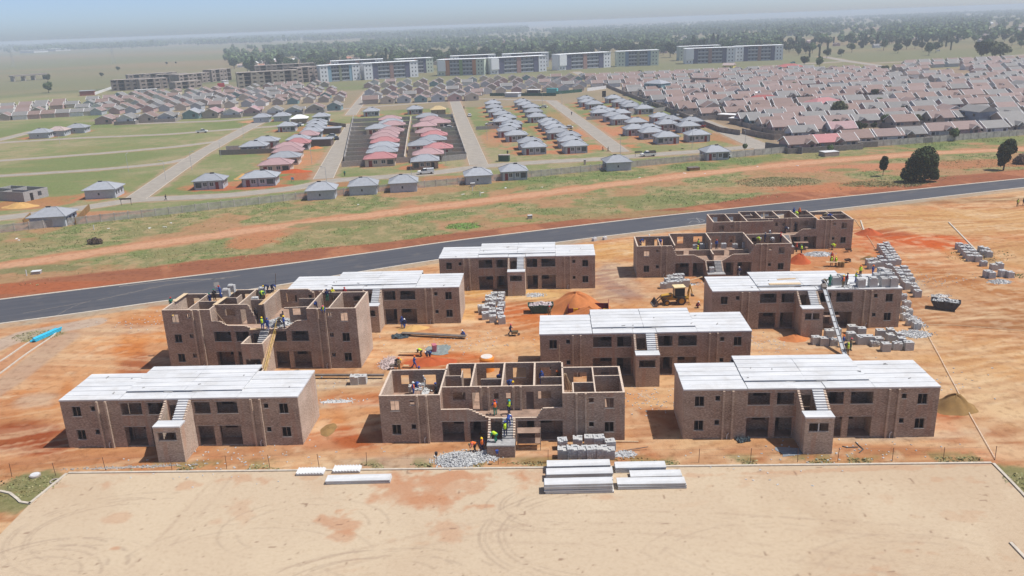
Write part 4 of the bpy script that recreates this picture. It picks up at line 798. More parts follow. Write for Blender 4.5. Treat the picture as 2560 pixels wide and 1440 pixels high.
def packs(pts, where, z=0, rz=0, which=None, jit=6, words='grey cement brick stack', order=('leftmost ', 'left'), scale=1.0):
    n = len(pts)
    for i, p in enumerate(pts):
        R = random; k = which if which is not None else R.choice([0, 1, 2, 3, 0, 1, 4]); me = (PKL[i % 2] if k == 'tall' else PK[k])
        w = ('%s%s, %s' % (order[0] if i == 0 else ORD[i]+'from %s ' % order[1], words, where)) if n > 1 else words+' '+where
        w = w if i == 0 or n == 1 else '%s, %sfrom the %s, %s' % (words, ORD[i], order[1], where)
        o = inst('brick_stack', me, None, None, at(p[0], p[1], z) if not isinstance(p, Vector) else p, (0, 0, math.radians(rz+R.uniform(-jit, jit))), (scale*R.uniform(.95, 1.05),)*3)
        tag(o, w, 'brick stack', 'stacks of grey cement bricks')
def zz(f, *p): return [f(*q) for q in p]
packs(zz(Z2, (1800, 935), (1888, 935), (1980, 935), (2060, 935), (2150, 935), (2222, 940)), 'front row by the lot', scale=1.02)
packs(zz(Z2, (1800, 855), (1935, 840), (2040, 830), (2125, 835), (2222, 865)), 'back row by the lot')
packs(zz(Z7, (1595, 1150), (1663, 1160), (1735, 1160), (1955, 1148), (2020, 1148), (2095, 1158), (2155, 1205), (2245, 1192), (2335, 1195)), 'front row by the conveyor', rz=-4)
packs(zz(Z7, (1700, 1100), (1760, 1085), (1875, 1120), (1885, 1065), (1960, 1080), (2110, 1095), (2190, 1130), (2265, 1120), (2190, 1085), (2280, 1160)), 'behind the conveyor foot row', rz=-4)
packs(zz(Z7, (2065, 1165)), 'half collapsed, between the two brick groups', which=5)
packs(zz(Z5, (1100, 915), (1085, 875), (1075, 830), (1090, 795), (1100, 760), (1085, 725), (1095, 695), (1100, 668)), 'right column of the central group', order=('nearest ', 'near end'))
packs(zz(Z5, (1010, 900), (1005, 860), (1000, 815), (1005, 775), (1015, 735), (1020, 700), (1025, 672)), 'middle column of the central group', order=('nearest ', 'near end'))
packs(zz(Z5, (935, 870), (940, 820), (960, 770), (965, 730), (970, 700)), 'left column of the central group', order=('nearest ', 'near end')); packs(zz(Z5, (895, 800)), 'standing apart left of the central group')
packs(zz(Z4, (2110, 1197), (2190, 1190)), 'of a lone pair on bare soil', rz=-3)
packs(zz(Z7, (380, 705), (430, 700), (478, 695), (530, 690), (560, 690)), 'front row behind the backhoe'); packs(zz(Z7, (410, 675), (460, 670), (510, 668), (430, 645), (480, 640), (520, 640)), 'back rows behind the backhoe')
packs([Z7(2115+i*13+(i > 3)*i*1.5, 400+i*21) for i in range(7)], 'left column of the far line', order=('farthest ', 'far end')); packs([Z7(2160+i*15, 385+i*22) for i in range(7)], 'right column of the far line', order=('farthest ', 'far end'))
packs([Z7(2240+i*17, 585+i*25) for i in range(6)], 'left column of the nearer line', order=('farthest ', 'far end')); packs([Z7(2300+i*18, 575+i*33) for i in range(7)], 'right column of the nearer line', order=('farthest ', 'far end'))
packs(zz(Z7, (2020, 520), (2060, 505), (2110, 495), (2040, 550), (2085, 540), (2135, 530), (2180, 560)), 'loose group behind the roofed block')
packs(zz(Z7, (2290, 800), (2320, 855), (2300, 900), (2335, 920), (2310, 960), (2350, 1000), (2400, 1030)), 'untidy line at the right end wall', which=4, order=('farthest ', 'far end'))
Z8 = lambda x, y: (2000+x/2, 560+y/2)
packs([Z8(793+i*14, 125+i*15) for i in range(5)], 'left column in the open field', order=('farthest ', 'far end')); packs([Z8(828+i*15, 128+i*15) for i in range(5)], 'right column in the open field', order=('farthest ', 'far end'))
packs(zz(Z8, (905, 140), (928, 148), (942, 165), (915, 155)), 'of four beside the field columns'); packs(zz(Z8, (915, 210), (935, 265), (965, 230), (995, 225), (955, 270), (1010, 262), (1048, 268)), 'scattered at the field edge')
packs([at(*Z7(x, y), 5.79) for x, y in ((1955, 697), (2050, 692), (2145, 690), (2215, 692))], 'in the front row on the white roof', which='tall', jit=3); packs([at(*Z7(x, y), 5.79) for x, y in ((1755, 678), (1800, 668), (2085, 655), (2130, 650), (2180, 650), (2120, 610), (2160, 625))], 'in the back row on the white roof', which='tall', jit=5)
for (x, y, z, w) in ((830, 322, 8.45, 'on the plank walk beside the blue worker'), (882, 280, 8.45, 'at the far end of the plank walk'), (1115, 395, 7.6, 'inside a top floor room near the scaffold pole'), (1190, 300, 7.7, 'in front of the green clad bricklayer')): packs([at(*Z4(x, y), z)], w, which='tall' if x < 1000 else 0, scale=.85)
packs([at(*Z7(x, y), 3.3) for x, y in ((632, 390), (690, 388), (745, 388), (860, 385), (950, 382), (1030, 380))], 'on the upper floor above the backhoe', scale=.8); packs([at(*Z7(x, y), z) for x, y, z in ((765, 575, 1.45), (825, 540, 1.45))], 'on the stair of the block behind the backhoe', scale=.75)
packs([at(*Z2(x, y), 3.2) for x, y in ((470, 350), (500, 280), (545, 330), (540, 270), (520, 375))], 'in the open left room of the front block', scale=.8, which=4)
# ------------------------------------------------------------------ precast slab planks in stacks on the lot
PLK = MB(); PLK.box(-3.25, 3.25, -.6, .6, 0, .15); plk = PLK.mesh('concrete_plank', MT['slab'])
def stack(px, py, ln, layers, where, rz=-2.0, gap=.06):
    q = at(px, py); names = ['top', 'second from top', 'third from top', 'fourth from top', 'fifth from top', 'sixth from top']
    for i in range(layers):
        o = inst('concrete_plank', plk, None, None, (q[0]+random.uniform(-.08, .08), q[1]+.6+random.uniform(-.04, .04), .04+i*(.15+gap)), (0, 0, math.radians(rz+random.uniform(-.5, .5))), (ln/6.5, 1, 1))
        tag(o, '%s white concrete plank %s' % ((names[layers-1-i] if layers > 1 else 'single'), where), 'concrete plank', 'white precast planks stacked on the lot')
    for dx in (-ln*.4, ln*.4):
        mb = MB(); mb.obox((q[0]+dx, q[1]+.6, .018), (.1, 1.25, .036)); o = mb.build('bearer', MT['timber']); tag(o, ('left' if dx < 0 else 'right')+' timber bearer under the planks '+where, 'timber')
stack(1448, 1234, 6.5, 5, 'of the nearest stack, left group'); stack(1449, 1203, 6.5, 4, 'of the middle stack, left group'); stack(1447, 1183, 6.3, 4, 'of the farthest stack, left group')
stack(1631, 1223, 6.5, 3, 'of the nearest stack, right group'); stack(1640, 1200, 5.0, 2, 'of the short middle stack, right group'); stack(1602, 1182, 5.0, 3, 'of the farthest stack, right group'); stack(896, 1210, 6.4, 2, 'of the low stack left of the rubble')
for (px, py, w) in ((775, 1190, 'left precast stair flight lying by the kerb'), (866, 1184, 'right precast stair flight lying by the kerb')):
    mb = MB(); pts = [(-1.4, 0)]+[p for i in range(9) for p in ((-1.4+i*.31+.02, .28), (-1.4+i*.31+.31, .12))]+[(1.4, 0)]
    n = len(pts); vs = [(a, -.6, b) for a, b in pts]+[(a, .6, b) for a, b in pts]; mb.add(vs, [tuple(range(n)), tuple(range(n, 2*n))[::-1]]+[(i, n+i, n+(i+1) % n, (i+1) % n) for i in range(n)]); o = mb.build('stair_flight', MT['slab'], None, at(px, py)+Vector((0, .6, .08)), (0, 0, -.04)); tag(o, w, 'stair flight', 'precast stair flights')
# ------------------------------------------------------------------ heaps
def heap(px, py, rx, ry, h, mat, name, label, cat='sand heap', seed=0, sharp=1.0, z=0):
    n, m = 40, 14; V = []; R = np.random.default_rng(seed)
    ph = R.random(6)*6.28
    for j in range(m+1):
        r = j/m
        for i in range(n):
            t = 2*PI*i/n; wob = 1+.10*math.sin(2*t+ph[0])+.07*math.sin(3*t+ph[1])+.04*math.sin(7*t+ph[2])
            zz_ = h*(.5+.5*math.cos(PI*min(1, r)))**.85*(1+.10*math.sin(3*t+ph[3]+5*r)+.05*math.sin(9*t+ph[4]+9*r))+R.normal()*.025*(1-r)*(j > 0)-(.06 if j == m else 0)
            V.append((rx*r*wob*math.cos(t), ry*r*wob*math.sin(t), zz_))
    F = [(j*n+i, j*n+(i+1) % n, (j+1)*n+(i+1) % n, (j+1)*n+i)[::-1] for j in range(m) for i in range(n)]
    mb = MB(); mb.add(V, F); o = mb.build(name, mat, None, at(px, py, z), smooth=True); return tag(o, label, cat, None)
s_or = flat('orange_sand', alb(206, 128, 74), .95, .15, .8); s_red = flat('red_soil', alb(190, 92, 48), .95, .15, .8); s_yel = flat('yellow_sand', alb(212, 168, 104), .95, .12, .8); s_ol = flat('brown_soil', alb(150, 118, 72), .95, .2, .8); s_gr = flat('grey_gravel', alb(176, 168, 160), .95, .25, 4)
heap(1440, 772, 5.6, 4.2, 2.5, s_or, 'sand_heap', 'large orange building sand heap behind the green skip', seed=1)
heap(1075, 905, 3.4, 1.8, .6, s_red, 'soil_heap', 'low red soil heap near the orange water tank', seed=2); heap(1032, 822, 2.5, 1.5, .5, s_yel, 'sand_heap', 'yellow sand heap before two men in blue', seed=3)
heap(2385, 1018, 2.6, 2.3, 1.5, s_ol, 'soil_heap', 'olive brown soil heap right of the front right block', seed=4); heap(1998, 655, 2.6, 1.8, 1.5, s_red, 'soil_heap', 'bright red soil heap at the right end of the unroofed block', seed=5)
heap(2170, 585, 2.8, 1.8, 1.1, s_red, 'soil_heap', 'dark red soil heap above the line of brick stacks', seed=6); heap(2172, 648, 1.6, 1.1, .6, s_ol, 'soil_heap', 'small brown gravel heap left of the brick line', seed=7)
heap(50, 517, 5, 3, 1.1, s_yel, 'sand_heap', 'yellow sand heap beside the half built house at far left', seed=8); heap(608, 445, 3, 3, 1.2, s_yel, 'sand_heap', 'pale sand heap between two grey roofed houses', seed=9); heap(790, 371, 3, 2.2, .8, s_or, 'sand_heap', 'orange sand heap by the brick garage', seed=10)
heap(735, 430, 6, 3, .9, s_red, 'soil_heap', 'long red soil heap right of the grey house', seed=11); heap(1985, 848, 2.0, 1.4, .6, s_or, 'sand_heap', 'small sand heap by the stair tower foot', seed=12); heap(822, 1074, 1.0, 1.6, .2, s_ol, 'sand_heap', 'thin spread of olive brown sand at the sunlit end wall', seed=13)
def rubble(px, py, rx, ry, h, n, label, mat=None, z=0, seed=0):
    R = random.Random(seed+50); mb = MB()
    for i in range(n):
        t = R.uniform(0, 2*PI); r = math.sqrt(R.random())**1.2*R.choice((1, 1, 1, 1.25)); mb.obox((rx*r*math.cos(t), ry*r*math.sin(t), max(.03, h*(1-r)*R.uniform(.65, 1.0))), (R.uniform(.10, .26), R.uniform(.08, .13), R.uniform(.07, .12)), R.uniform(0, 3), (R.uniform(-.7, .7), R.uniform(-.7, .7)))
    k = 24; V = [(0, 0, h*.72)]+[(rx*.5*math.cos(2*PI*i/k), ry*.5*math.sin(2*PI*i/k), h*.38) for i in range(k)]+[(rx*.95*math.cos(2*PI*i/k), ry*.95*math.sin(2*PI*i/k), -.04) for i in range(k)]
    mb.add(V, [(0, 1+i, 1+(i+1) % k) for i in range(k)]+[(1+i, 1+k+i, 1+k+(i+1) % k, 1+(i+1) % k) for i in range(k)])
    o = mb.build('rubble_heap', mat or MT['pack'], None, at(px, py, z)); return tag(o, label, 'rubble heap', None, None)
pk2 = flat('broken_cement', (.47, .47, .46), .95, .35, 7)
rubble(1145, 1150, 2.4, 1.7, .95, 900, 'big heap of broken grey cement bricks by the kerb', pk2); rubble(1215, 1140, 1.5, 1.2, .7, 420, 'broken brick heap against the stair foot', pk2, seed=1); rubble(2045, 636, 2.8, 1.8, .55, 320, 'grey rubble heap under the far block', seed=2)
rubble(1337, 738, 1.6, 1.1, .3, 160, 'small grey rubble patch right of the stair tower', seed=3); rubble(1560, 1136, 1.4, .7, .2, 110, 'thin scatter of broken bricks right of the brick stacks', seed=4); rubble(2290, 835, 2.2, 1.6, .4, 240, 'rubble spread beyond the conveyor stacks', seed=5)
rubble(972, 908, 1.3, 2.2, .6, 260, 'white and pink broken bricks near the brick saw', flat('pink_rubble', (.5, .40, .37), .95, .35, 7), seed=6); rubble(1700, 712, 3.4, 1.2, .25, 240, 'grey rubble strip behind the yellow backhoe', seed=7); rubble(2282, 800, 1.0, 3.0, .35, 200, 'fallen bricks along the right end wall', seed=8)
rubble(2500, 705, 2.0, 1.2, .5, 170, 'broken bricks wrapped in white sheet in the open field', seed=9); rubble(Z7(1895, 697)[0], Z7(1895, 697)[1], 1.4, .8, .25, 90, 'loose broken bricks between roof stacks', z=5.79, seed=10); rubble(Z4(1360, 590)[0], Z4(1360, 590)[1], 2.0, 1.8, .9, 260, 'pale rubble on the broken top floor', pk2, z=5.65, seed=11)
rubble(Z2(560, 345)[0], Z2(560, 345)[1], .8, 1.6, .4, 90, 'loose cement bricks beside the bricklayers', pk2, z=3.2, seed=12); rubble(842, 1004, 3.2, .8, .06, 60, 'thin grey mortar and brick scatter on the track', pk2, seed=13); rubble(1450, 1152, 6, .25, .06, 90, 'small stones along the kerb edge', s_ol, seed=14); rubble(330, 1168, 7, .3, .07, 120, 'stones in the verge below the sunlit block', s_gr, seed=15)
rubble(2350, 740, 1.6, .9, .2, 60, 'few bricks left of the dark skip', seed=16); rubble(1985, 700, 1.4, 1, .2, 60, 'white plaster spill near the mixing bench', pk2, z=0, seed=17)
for i_, (x0, y0, w_) in enumerate([(420, 800, 26), (700, 965, 18), (1150, 860, 20), (1620, 1000, 10), (2250, 950, 24), (2050, 1140, 26), (560, 1150, 24), (1900, 860, 14), (2300, 700, 20)]):
    R = random.Random(i_); mb = MB(); b0 = at(x0, y0)
    for k in range(90): mb.obox((R.gauss(0, w_*.22), R.gauss(0, 2.0), .03), (R.uniform(.08, .25), R.uniform(.06, .14), R.uniform(.04, .1)), R.uniform(0, 3), (R.uniform(-.3, .3), 0))
    o = mb.build('stone_scatter', pk2, None, b0); tag(o, None, None, None, 'stuff'); o['label'] = 'loose stones and brick bits scattered on bare soil'
# ------------------------------------------------------------------ machines and site gear
RUB = cm('tyre_rubber', (.05, .035, .03), .9); YEL = cm('machine_yellow', (.52, .29, .04), .5); BLK = cm('machine_black', (.02, .02, .022), .5); GLS = cm('dark_glass', (.03, .04, .05), .12, spec=.6); STL = cm('worn_steel', (.16, .13, .11), .6, var=.3)
GAL = cm('galvanised', (.40, .41, .42), .5); BLU = cm('pipe_blue', (.03, .42, .62), .5); ORG = cm('tank_orange', (.72, .25, .03), .6); NAVY = cm('sheet_dark', (.06, .08, .09), .8)
def wheel(parent, x, y, r, w, name='wheel'):
    mb = MB(); prof = [(r*.62, -w/2), (r*.95, -w/2), (r, -w*.35), (r, w*.35), (r*.95, w/2), (r*.62, w/2)]; n = 20; vs = []
    for rr, ww in prof:
        for i in range(n): t = 2*PI*i/n; k = 1+(.03 if i % 2 and rr >= r*.99 else 0); vs.append((rr*k*math.cos(t), ww, rr*k*math.sin(t)))
    L = len(prof); mb.add(vs, [(a*n+i, a*n+(i+1) % n, ((a+1) % L)*n+(i+1) % n, ((a+1) % L)*n+i) for a in range(L) for i in range(n)])
    o = mb.build(name, RUB, parent, (x, y, r)); m2 = MB(); m2.bar((0, -w*.38, 0), (0, w*.38, 0), r*.64, r*.64, 16); m2.bar((0, -w*.45, 0), (0, w*.45, 0), r*.2, r*.2, 10); m2.build('rim', YEL if r > .45 else GAL, o); return o
def backhoe():
    a = at(*Z7(320, 838)); b = at(*Z7(600, 822)); d = (b-a); rz = math.atan2(d.y, d.x); r = thing('backhoe_loader', 'yellow backhoe loader with raised rear arm standing on bare soil', 'backhoe', a+(b-a)*.5, rz)
    m = MB(); m.prism([(-1.3, -.5), (2.2, -.5), (2.2, .5), (-1.3, .5)], .75, 1.1); m.prism([(-1.9, -.38), (-.3, -.42), (-.3, .42), (-1.9, .38)], 1.1, [1.55, 1.75, 1.75, 1.55]); m.box(-2.0, -1.88, -.34, .34, .8, 1.5); m.build('chassis', YEL, r)
    m = MB(); m.prism([(.0, -.72), (1.55, -.72), (1.55, .72), (.0, .72)], 1.1, 1.35); m.build('cab_floor', BLK, r)
    cb = MB()
    for x in (.02, 1.5):
        for y in (-.7, .64): cb.box(x, x+.07, y, y+.06, 1.35, 2.75)
    cab = cb.build('cab', BLK, r); m = MB(); m.box(-.12, 1.7, -.82, .82, 2.75, 2.9); m.build('cab_roof', cm('roof_cream', (.75, .60, .33), .5), cab); m = MB(); m.box(.05, 1.54, -.66, .66, 1.37, 2.73); m.build('cab_glass', GLS, cab)
    m = MB(); m.prism([(.25, -.95), (1.75, -.95), (1.6, -.45), (.3, -.45)], 1.28, 1.38); m.prism([(.25, .95), (1.75, .95), (1.6, .45), (.3, .45)], 1.28, 1.38); m.build('mudguard', BLK, r)
    for y in (-.78, .78): wheel(r, 1.05, y, .68, .42, 'rear_wheel'); wheel(r, -1.25, y*.95, .46, .32, 'front_wheel')
    for y in (-.45, .45): m = MB(); m.bar((-.5, y, 1.5), (-1.9, y, 1.35), .09, .08); m.bar((-1.9, y, 1.35), (-2.75, y, .55), .08, .08); m.bar((-.7, y, 1.1), (-2.1, y, 1.0), .05, .05); m.build('loader_arm', BLK, r)
    m = MB(); P2 = [(-2.8, .95), (-2.62, .5), (-2.75, .12), (-3.45, .05), (-3.45, .1), (-2.85, .2), (-2.74, .5), (-2.88, .92)]
    n = len(P2); vs = [(p[0], -1.1, p[1]) for p in P2]+[(p[0], 1.1, p[1]) for p in P2]; m.add(vs, [(i, n+i, n+(i+1) % n, (i+1) % n) for i in range(n)])
    for y in (-1.12, 1.08): m.add([(p[0], y+q, p[1]) for q in (0, .04) for p in ((-2.85, .95), (-2.65, .12), (-3.45, .05))], [(0, 1, 2), (5, 4, 3), (0, 3, 4, 1), (1, 4, 5, 2), (2, 5, 3, 0)])
    m.build('loader_bucket', STL, r)
    m = MB(); m.bar((2.25, 0, .9), (2.55, 0, 3.0), .16, .11); m.bar((2.55, 0, 3.0), (2.95, 0, 1.5), .11, .08); m.bar((2.15, .1, 1.5), (2.45, .1, 2.7), .05, .05); m.build('digger_boom', YEL, r); m = MB(); m.prism([(2.75, -.25), (3.2, -.25), (3.2, .25), (2.75, .25)], 1.1, [1.55, 1.3, 1.3, 1.55]); m.build('digger_bucket', STL, r)
    for y in (-.7, .7): m = MB(); m.bar((2.15, y, 1.1), (2.3, y*1.2, .1), .06, .05); m.box(2.1, 2.5, y*1.2-.15, y*1.2+.15, .03, .1); m.build('stabiliser', YEL, r)
backhoe()
def skip(px, py, rz, body, label, load, n=150):
    r = thing('skip', label, 'skip', at(px, py), rz); m = MB(); A = [(-1.3, -.8), (1.3, -.8), (1.3, .8), (-1.3, .8)]; Bq = [(-2.0, -.95), (2.0, -.95), (2.0, .95), (-2.0, .95)]; Cq = [(-1.92, -.88), (1.92, -.88), (1.92, .88), (-1.92, .88)]
    vs = [(p[0], p[1], .08) for p in A]+[(p[0], p[1], 1.35) for p in Bq]+[(p[0], p[1], 1.35) for p in Cq]+[(p[0]*.95, p[1]*.95, .95) for p in Cq]
    m.add(vs, [(3, 2, 1, 0)]+[(i, (i+1) % 4, 4+(i+1) % 4, 4+i) for i in range(4)]+[(4+i, 4+(i+1) % 4, 8+(i+1) % 4, 8+i) for i in range(4)]+[(8+i, 8+(i+1) % 4, 12+(i+1) % 4, 12+i) for i in range(4)]+[(12, 13, 14, 15)])
    m.build('bin', body, r); 
    for x in (-.9, .9): m = MB(); m.box(x-.06, x+.06, -.99, -.90, .2, 1.3); m.build('rib', body, r)
    m = MB(); R = random.Random(3)
    for i in range(n): x = R.uniform(-1.7, 1.7); y = R.uniform(-.75, .75); m.obox((x, y, 1.1+.55*(1-abs(x)/1.9)*(1-abs(y))+R.uniform(-.05, .1)), (R.uniform(.2, .45), R.uniform(.15, .3), R.uniform(.1, .25)), R.uniform(0, 3), (R.uniform(-.8, .8), R.uniform(-.5, .5)))
    o = m.build('rubble_load', load, None, at(px, py), (0, 0, rz)); tag(o, 'broken bricks and sacks heaped in the '+label.split(' skip')[0]+' skip', 'rubble')
skip(1352, 780, -.02, cm('skip_green', (.035, .10, .075), .7, var=.3), 'dark green skip full of pale rubble beside the sand heap', cm('pale_rubble', (.55, .47, .46), .95, var=.4, sc=6)); skip(2362, 772, -.5, cm('skip_black', (.05, .05, .055), .7, var=.3), 'black skip of rubble alone on bare soil at right', pk2, 110)
def tipper():
    a = at(1415, 790); b = at(1535, 775); r = thing('tipper_body', 'maroon and yellow striped tipper body loaded with orange sand', 'tipper body', at(1472, 786)+Vector((0, .6, 0)), -.13)
    for i in range(8):
        x = -3.0+i*.75; m = MB(); m.box(x+.002, x+.748, -1.2, -1.12, .25, 1.15); m.build('side_board', CM('maroon') if i % 2 == 0 else CM('gold'), r)
    m = MB(); m.box(-3.0, 3.0, 1.12, 1.2, .25, 1.25); m.box(-3.08, -3.0, -1.2, 1.2, .25, 1.45); m.build('rear_board', CM('maroon'), r); m = MB(); m.prism([(3.0, -1.2), (3.08, -1.2), (3.08, 1.2), (3.0, 1.2)], .25, 1.9); m.build('head_board', CM('maroon'), r)
    m = MB(); m.box(-3.0, 3.0, -1.12, 1.12, .1, .3); m.build('floor_pan', BLK, r); heap(1472, 783, 2.9, 1.08, 1.0, s_or, 'sand_load', 'orange sand heaped inside the maroon and yellow tipper body', seed=20, z=.55)
tipper()
def cyl(name, px, py, r_, h, mat, label, cat, z=0, n=28, top=None):
    o = thing(name, label, cat, at(px, py, z)); m = MB(); m.bar((0, 0, 0), (0, 0, h*.9), r_, r_, n); m.bar((0, 0, h*.9), (0, 0, h), r_, r_*.86, n); m.build('barrel', mat, o)
    m = MB(); m.bar((0, 0, h+.002), (0, 0, h+.05), r_*.82, r_*.78, n); m.build('lid', top or mat, o); return o
cyl('water_tank', 1218, 925, .95, 1.9, ORG, 'orange round water tank with a pale dusty lid', 'water tank', top=cm('dusty_white', (.62, .56, .5), .9))
def elevator():
    a = at(*Z7(1665, 700), 6.1); b = at(*Z7(1830, 1240), .25); d = (b-a); L = d.length; o = thing('brick_elevator', 'long grey steel brick elevator leaning from the ground onto the white roof', 'conveyor', a); o.rotation_euler = d.to_track_quat('X', 'Z').to_euler()
    m = MB(); m.box(0, L, -.22, .22, -.04, .02); m.build('belt', GAL, o)
    for y in (-.27, .23): m = MB(); m.box(-.2, L+.2, y, y+.04, -.1, .14); m.build('side_rail', GAL, o)
    for i in range(10): m = MB(); m.box(i*L/10+.3, i*L/10+.36, -.2, .2, .02, .1); m.build('cleat', STL, o)
    m = MB(); m.box(-.5, .2, -.3, .3, -.35, .3); m.build('motor', STL, o)
elevator()
def plankramp():
    a = at(688, 812, 5.7); b = at(644, 985, .1); d = b-a; L = d.length; o = thing('plank_ramp', 'long timber plank ramp with a yellow handrail up to the broken top floor', 'ramp', a); o.rotation_euler = d.to_track_quat('X', 'Z').to_euler()
    for i, y in enumerate((-.42, -.14, .14)): m = MB(); m.box(.02*i, L-.03*i, y+.01, y+.27, -.04, .02); m.build('plank', MT['timber'], o)
    m = MB(); m.bar((0, .46, .95), (L, .46, .95), .03, .03, 8); m.bar((0, .46, .5), (L, .46, .5), .02, .02, 8)
    for i in range(9): m.bar((.3+i*(L-.6)/8, .46, -.05), (.3+i*(L-.6)/8, .46, .95), .03, .03, 6)
    m.build('handrail', cm('dusty_yellow', (.50, .33, .05), .7), o)
plankramp()
def trestle(px, py, rz, h1, h2, label, w=2.5, z=0):
    o = thing('trestle_scaffold', label, 'scaffold', at(px, py, z), rz)
    for hh in (h1, h2):
        if hh: m = MB(); [m.box(-w/2, w/2, -.6+i*.31, -.32+i*.31, hh, hh+.05) for i in range(4)]; m.build('platform', MT['floor'], o)
    m = MB()
    for x in (-w/2+.05, w/2-.05):
        for y in (-.6, .6): m.bar((x, y, -.02), (x, y, max(h1, h2)+.5), .03, .03, 6)
        m.bar((x, -.6, max(h1, h2)-.06), (x, .6, max(h1, h2)-.06), .03, .03, 6)
    m.bar((-w/2+.05, -.6, .1), (w/2-.05, -.6, h1), .02, .02, 6); m.build('tube_frame', STL, o)
q = bw('B', 16.1, -1.0); trestle(*Z2(1505, 850), -.05, .8, 2.0, 'trestle scaffold with soil covered boards right of the front stair')
trestle(*Z7(1710, 1025), -.06, .5, 1.9, 'trestle scaffold with pale boards behind the brick elevator', 2.2); trestle(*Z7(1475, 395), -.06, .4, 1.4, 'trestle scaffold below the farthest right block', 2.6); trestle(*Z2(520, 385), 1.5, .9, 0, 'low trestle scaffold under the bricklayers in the open left room', 3.6, 2.83)
def plank(p0, p1, w, mat, label, name='plank', t=.05):
    d = p1-p0; m = MB(); m.box(0, d.length, -w/2, w/2, 0, t); o = m.build(name, mat, None, p0); o.rotation_euler = d.to_track_quat('X', 'Z').to_euler(); return tag(o, label, 'plank', None)
Z6_ = lambda x, y: (1320+x/4.235, 740+y/4.235)
A_ = lambda f, x, y, z: at(*f(x, y), z)
plank(A_(Z4, 705, 410, 8.45), A_(Z4, 920, 258, 8.45), .55, MT['timber_pale'], 'long walk board under the brick stacks on the wall top'); plank(A_(Z4, 300, 378, 8.45), A_(Z4, 420, 295, 8.45), .6, MT['timber_pale'], 'plank lying on the rear left wall corner'); plank(A_(Z4, 1160, 410, 8.3), A_(Z4, 1320, 262, 8.45), .45, MT['timber'], 'plank by the tall pole under two stooping men')
plank(A_(Z4, 700, 460, 8.4), A_(Z4, 835, 625, 5.75), .25, MT['timber_pale'], 'pale plank leaning inside the broken top floor'); plank(A_(Z4, 1060, 655, 5.72), A_(Z4, 1230, 640, 5.72), .6, MT['timber'], 'timber board at the stair head by the ramp'); plank(A_(Z7, 1225, 680, 5.83), A_(Z7, 1475, 675, 5.83), .7, MT['timber_pale'], 'bundle of boards on the left part of the roof', t=.18); plank(A_(Z7, 1290, 640, 5.83), A_(Z7, 1435, 632, 5.83), .5, MT['timber'], 'shorter boards behind the roof board bundle', t=.1); plank(A_(Z7, 1130, 703, 5.8), A_(Z7, 1480, 693, 5.8), .15, STL, 'thin dark rod lying on the roof')
for i, (x0, y0, x1, y1) in enumerate([(1815, 190, 1890, 350), (1830, 195, 1870, 352), (1810, 200, 1850, 352), (1822, 195, 1900, 345)]): plank(A_(Z2, x0, y0, 5.5), A_(Z2, x1, y1, 2.9), .12, MT['timber_pale'], ordl(i, 'leftmost ', 'left ').replace('from the left ', '')+'of the boards leaning in the right wing, from the left')
plank(A_(Z7, 1255, 538, .9), A_(Z7, 1392, 545, .9), .5, MT['timber'], 'board shelf beside the lower right window'); plank(A_(Z7, 1975, 905, 2.4), A_(Z7, 1990, 1035, 0), .25, MT['timber_pale'], 'board leaning by the right hand pilaster'); plank(A_(Z7, 1608, 965, 2.4), A_(Z7, 1620, 1075, 0), .25, MT['timber'], 'board leaning on the tower beside the elevator')
plank(A_(Z2, 2020, 790, .3), A_(Z2, 2475, 797, .05), .12, MT['timber_pale'], 'long thin timber lying along the base of the wall'); plank(A_(Z2, 2330, 880, .05), A_(Z2, 2560, 845, .3), .08, STL, 'dark pole lying by the brick scatter'); plank(A_(Z7, 560, 652, .9), A_(Z7, 690, 615, .9), .3, MT['timber'], 'board propped on brick stacks behind the backhoe'); plank(A_(Z7, 1585, 535, .2), A_(Z7, 1700, 540, .2), .12, MT['timber'], 'beam on the ground by the mixing bench')
plank(A_(Z5, 100, 1012, .35), A_(Z5, 740, 1045, .35), .7, STL, 'long brown formwork board on short legs', 'formwork_board', .12); plank(A_(Z4, 1710, 1118, .35), A_(Z4, 2400, 1118, .35), .45, STL, 'long low dark beam of formwork behind the sunlit end wall', 'formwork_board', .2); plank(A_(Z2, 385, 120, .3), A_(Z2, 440, 122, .3), .4, MT['timber'], 'short plank by the brick saw')
plank(A_(Z5, 80, 1198, .5), A_(Z5, 290, 1200, .5), .6, MT['timber'], 'low bench board near the grey tarpaulin', 'bench_board'); plank(A_(Z7, 1680, 497, .8), A_(Z7, 1800, 497, .8), .9, MT['timber'], 'mixing bench board between the two lime vests', 'bench_board')
plank(A_(Z4, 1318, 265, 8.4), A_(Z4, 1315, 95, 11.2), .06, STL, 'tall thin pole standing on the broken top floor', 'scaffold_pole', .06); plank(A_(Z6_, 333, 690, 5.7), A_(Z6_, 331, 520, 8.2), .06, MT['timber_pale'], 'thin upright pole at the rear wall of the roofless front block', 'scaffold_pole', .06); plank(A_(Z7, 1184, 255, 3.0), A_(Z7, 1183, 100, 6.6), .18, MT['timber_pale'], 'upright board at the rear of the farthest block', 'scaffold_pole')
for x, y in ((1785, 515), (1812, 515)): cyl('drum', *Z7(x, y+22), .3, .9, s_ol, ('left' if x < 1800 else 'right')+' brown drum beside the mixing bench', 'drum', n=14)
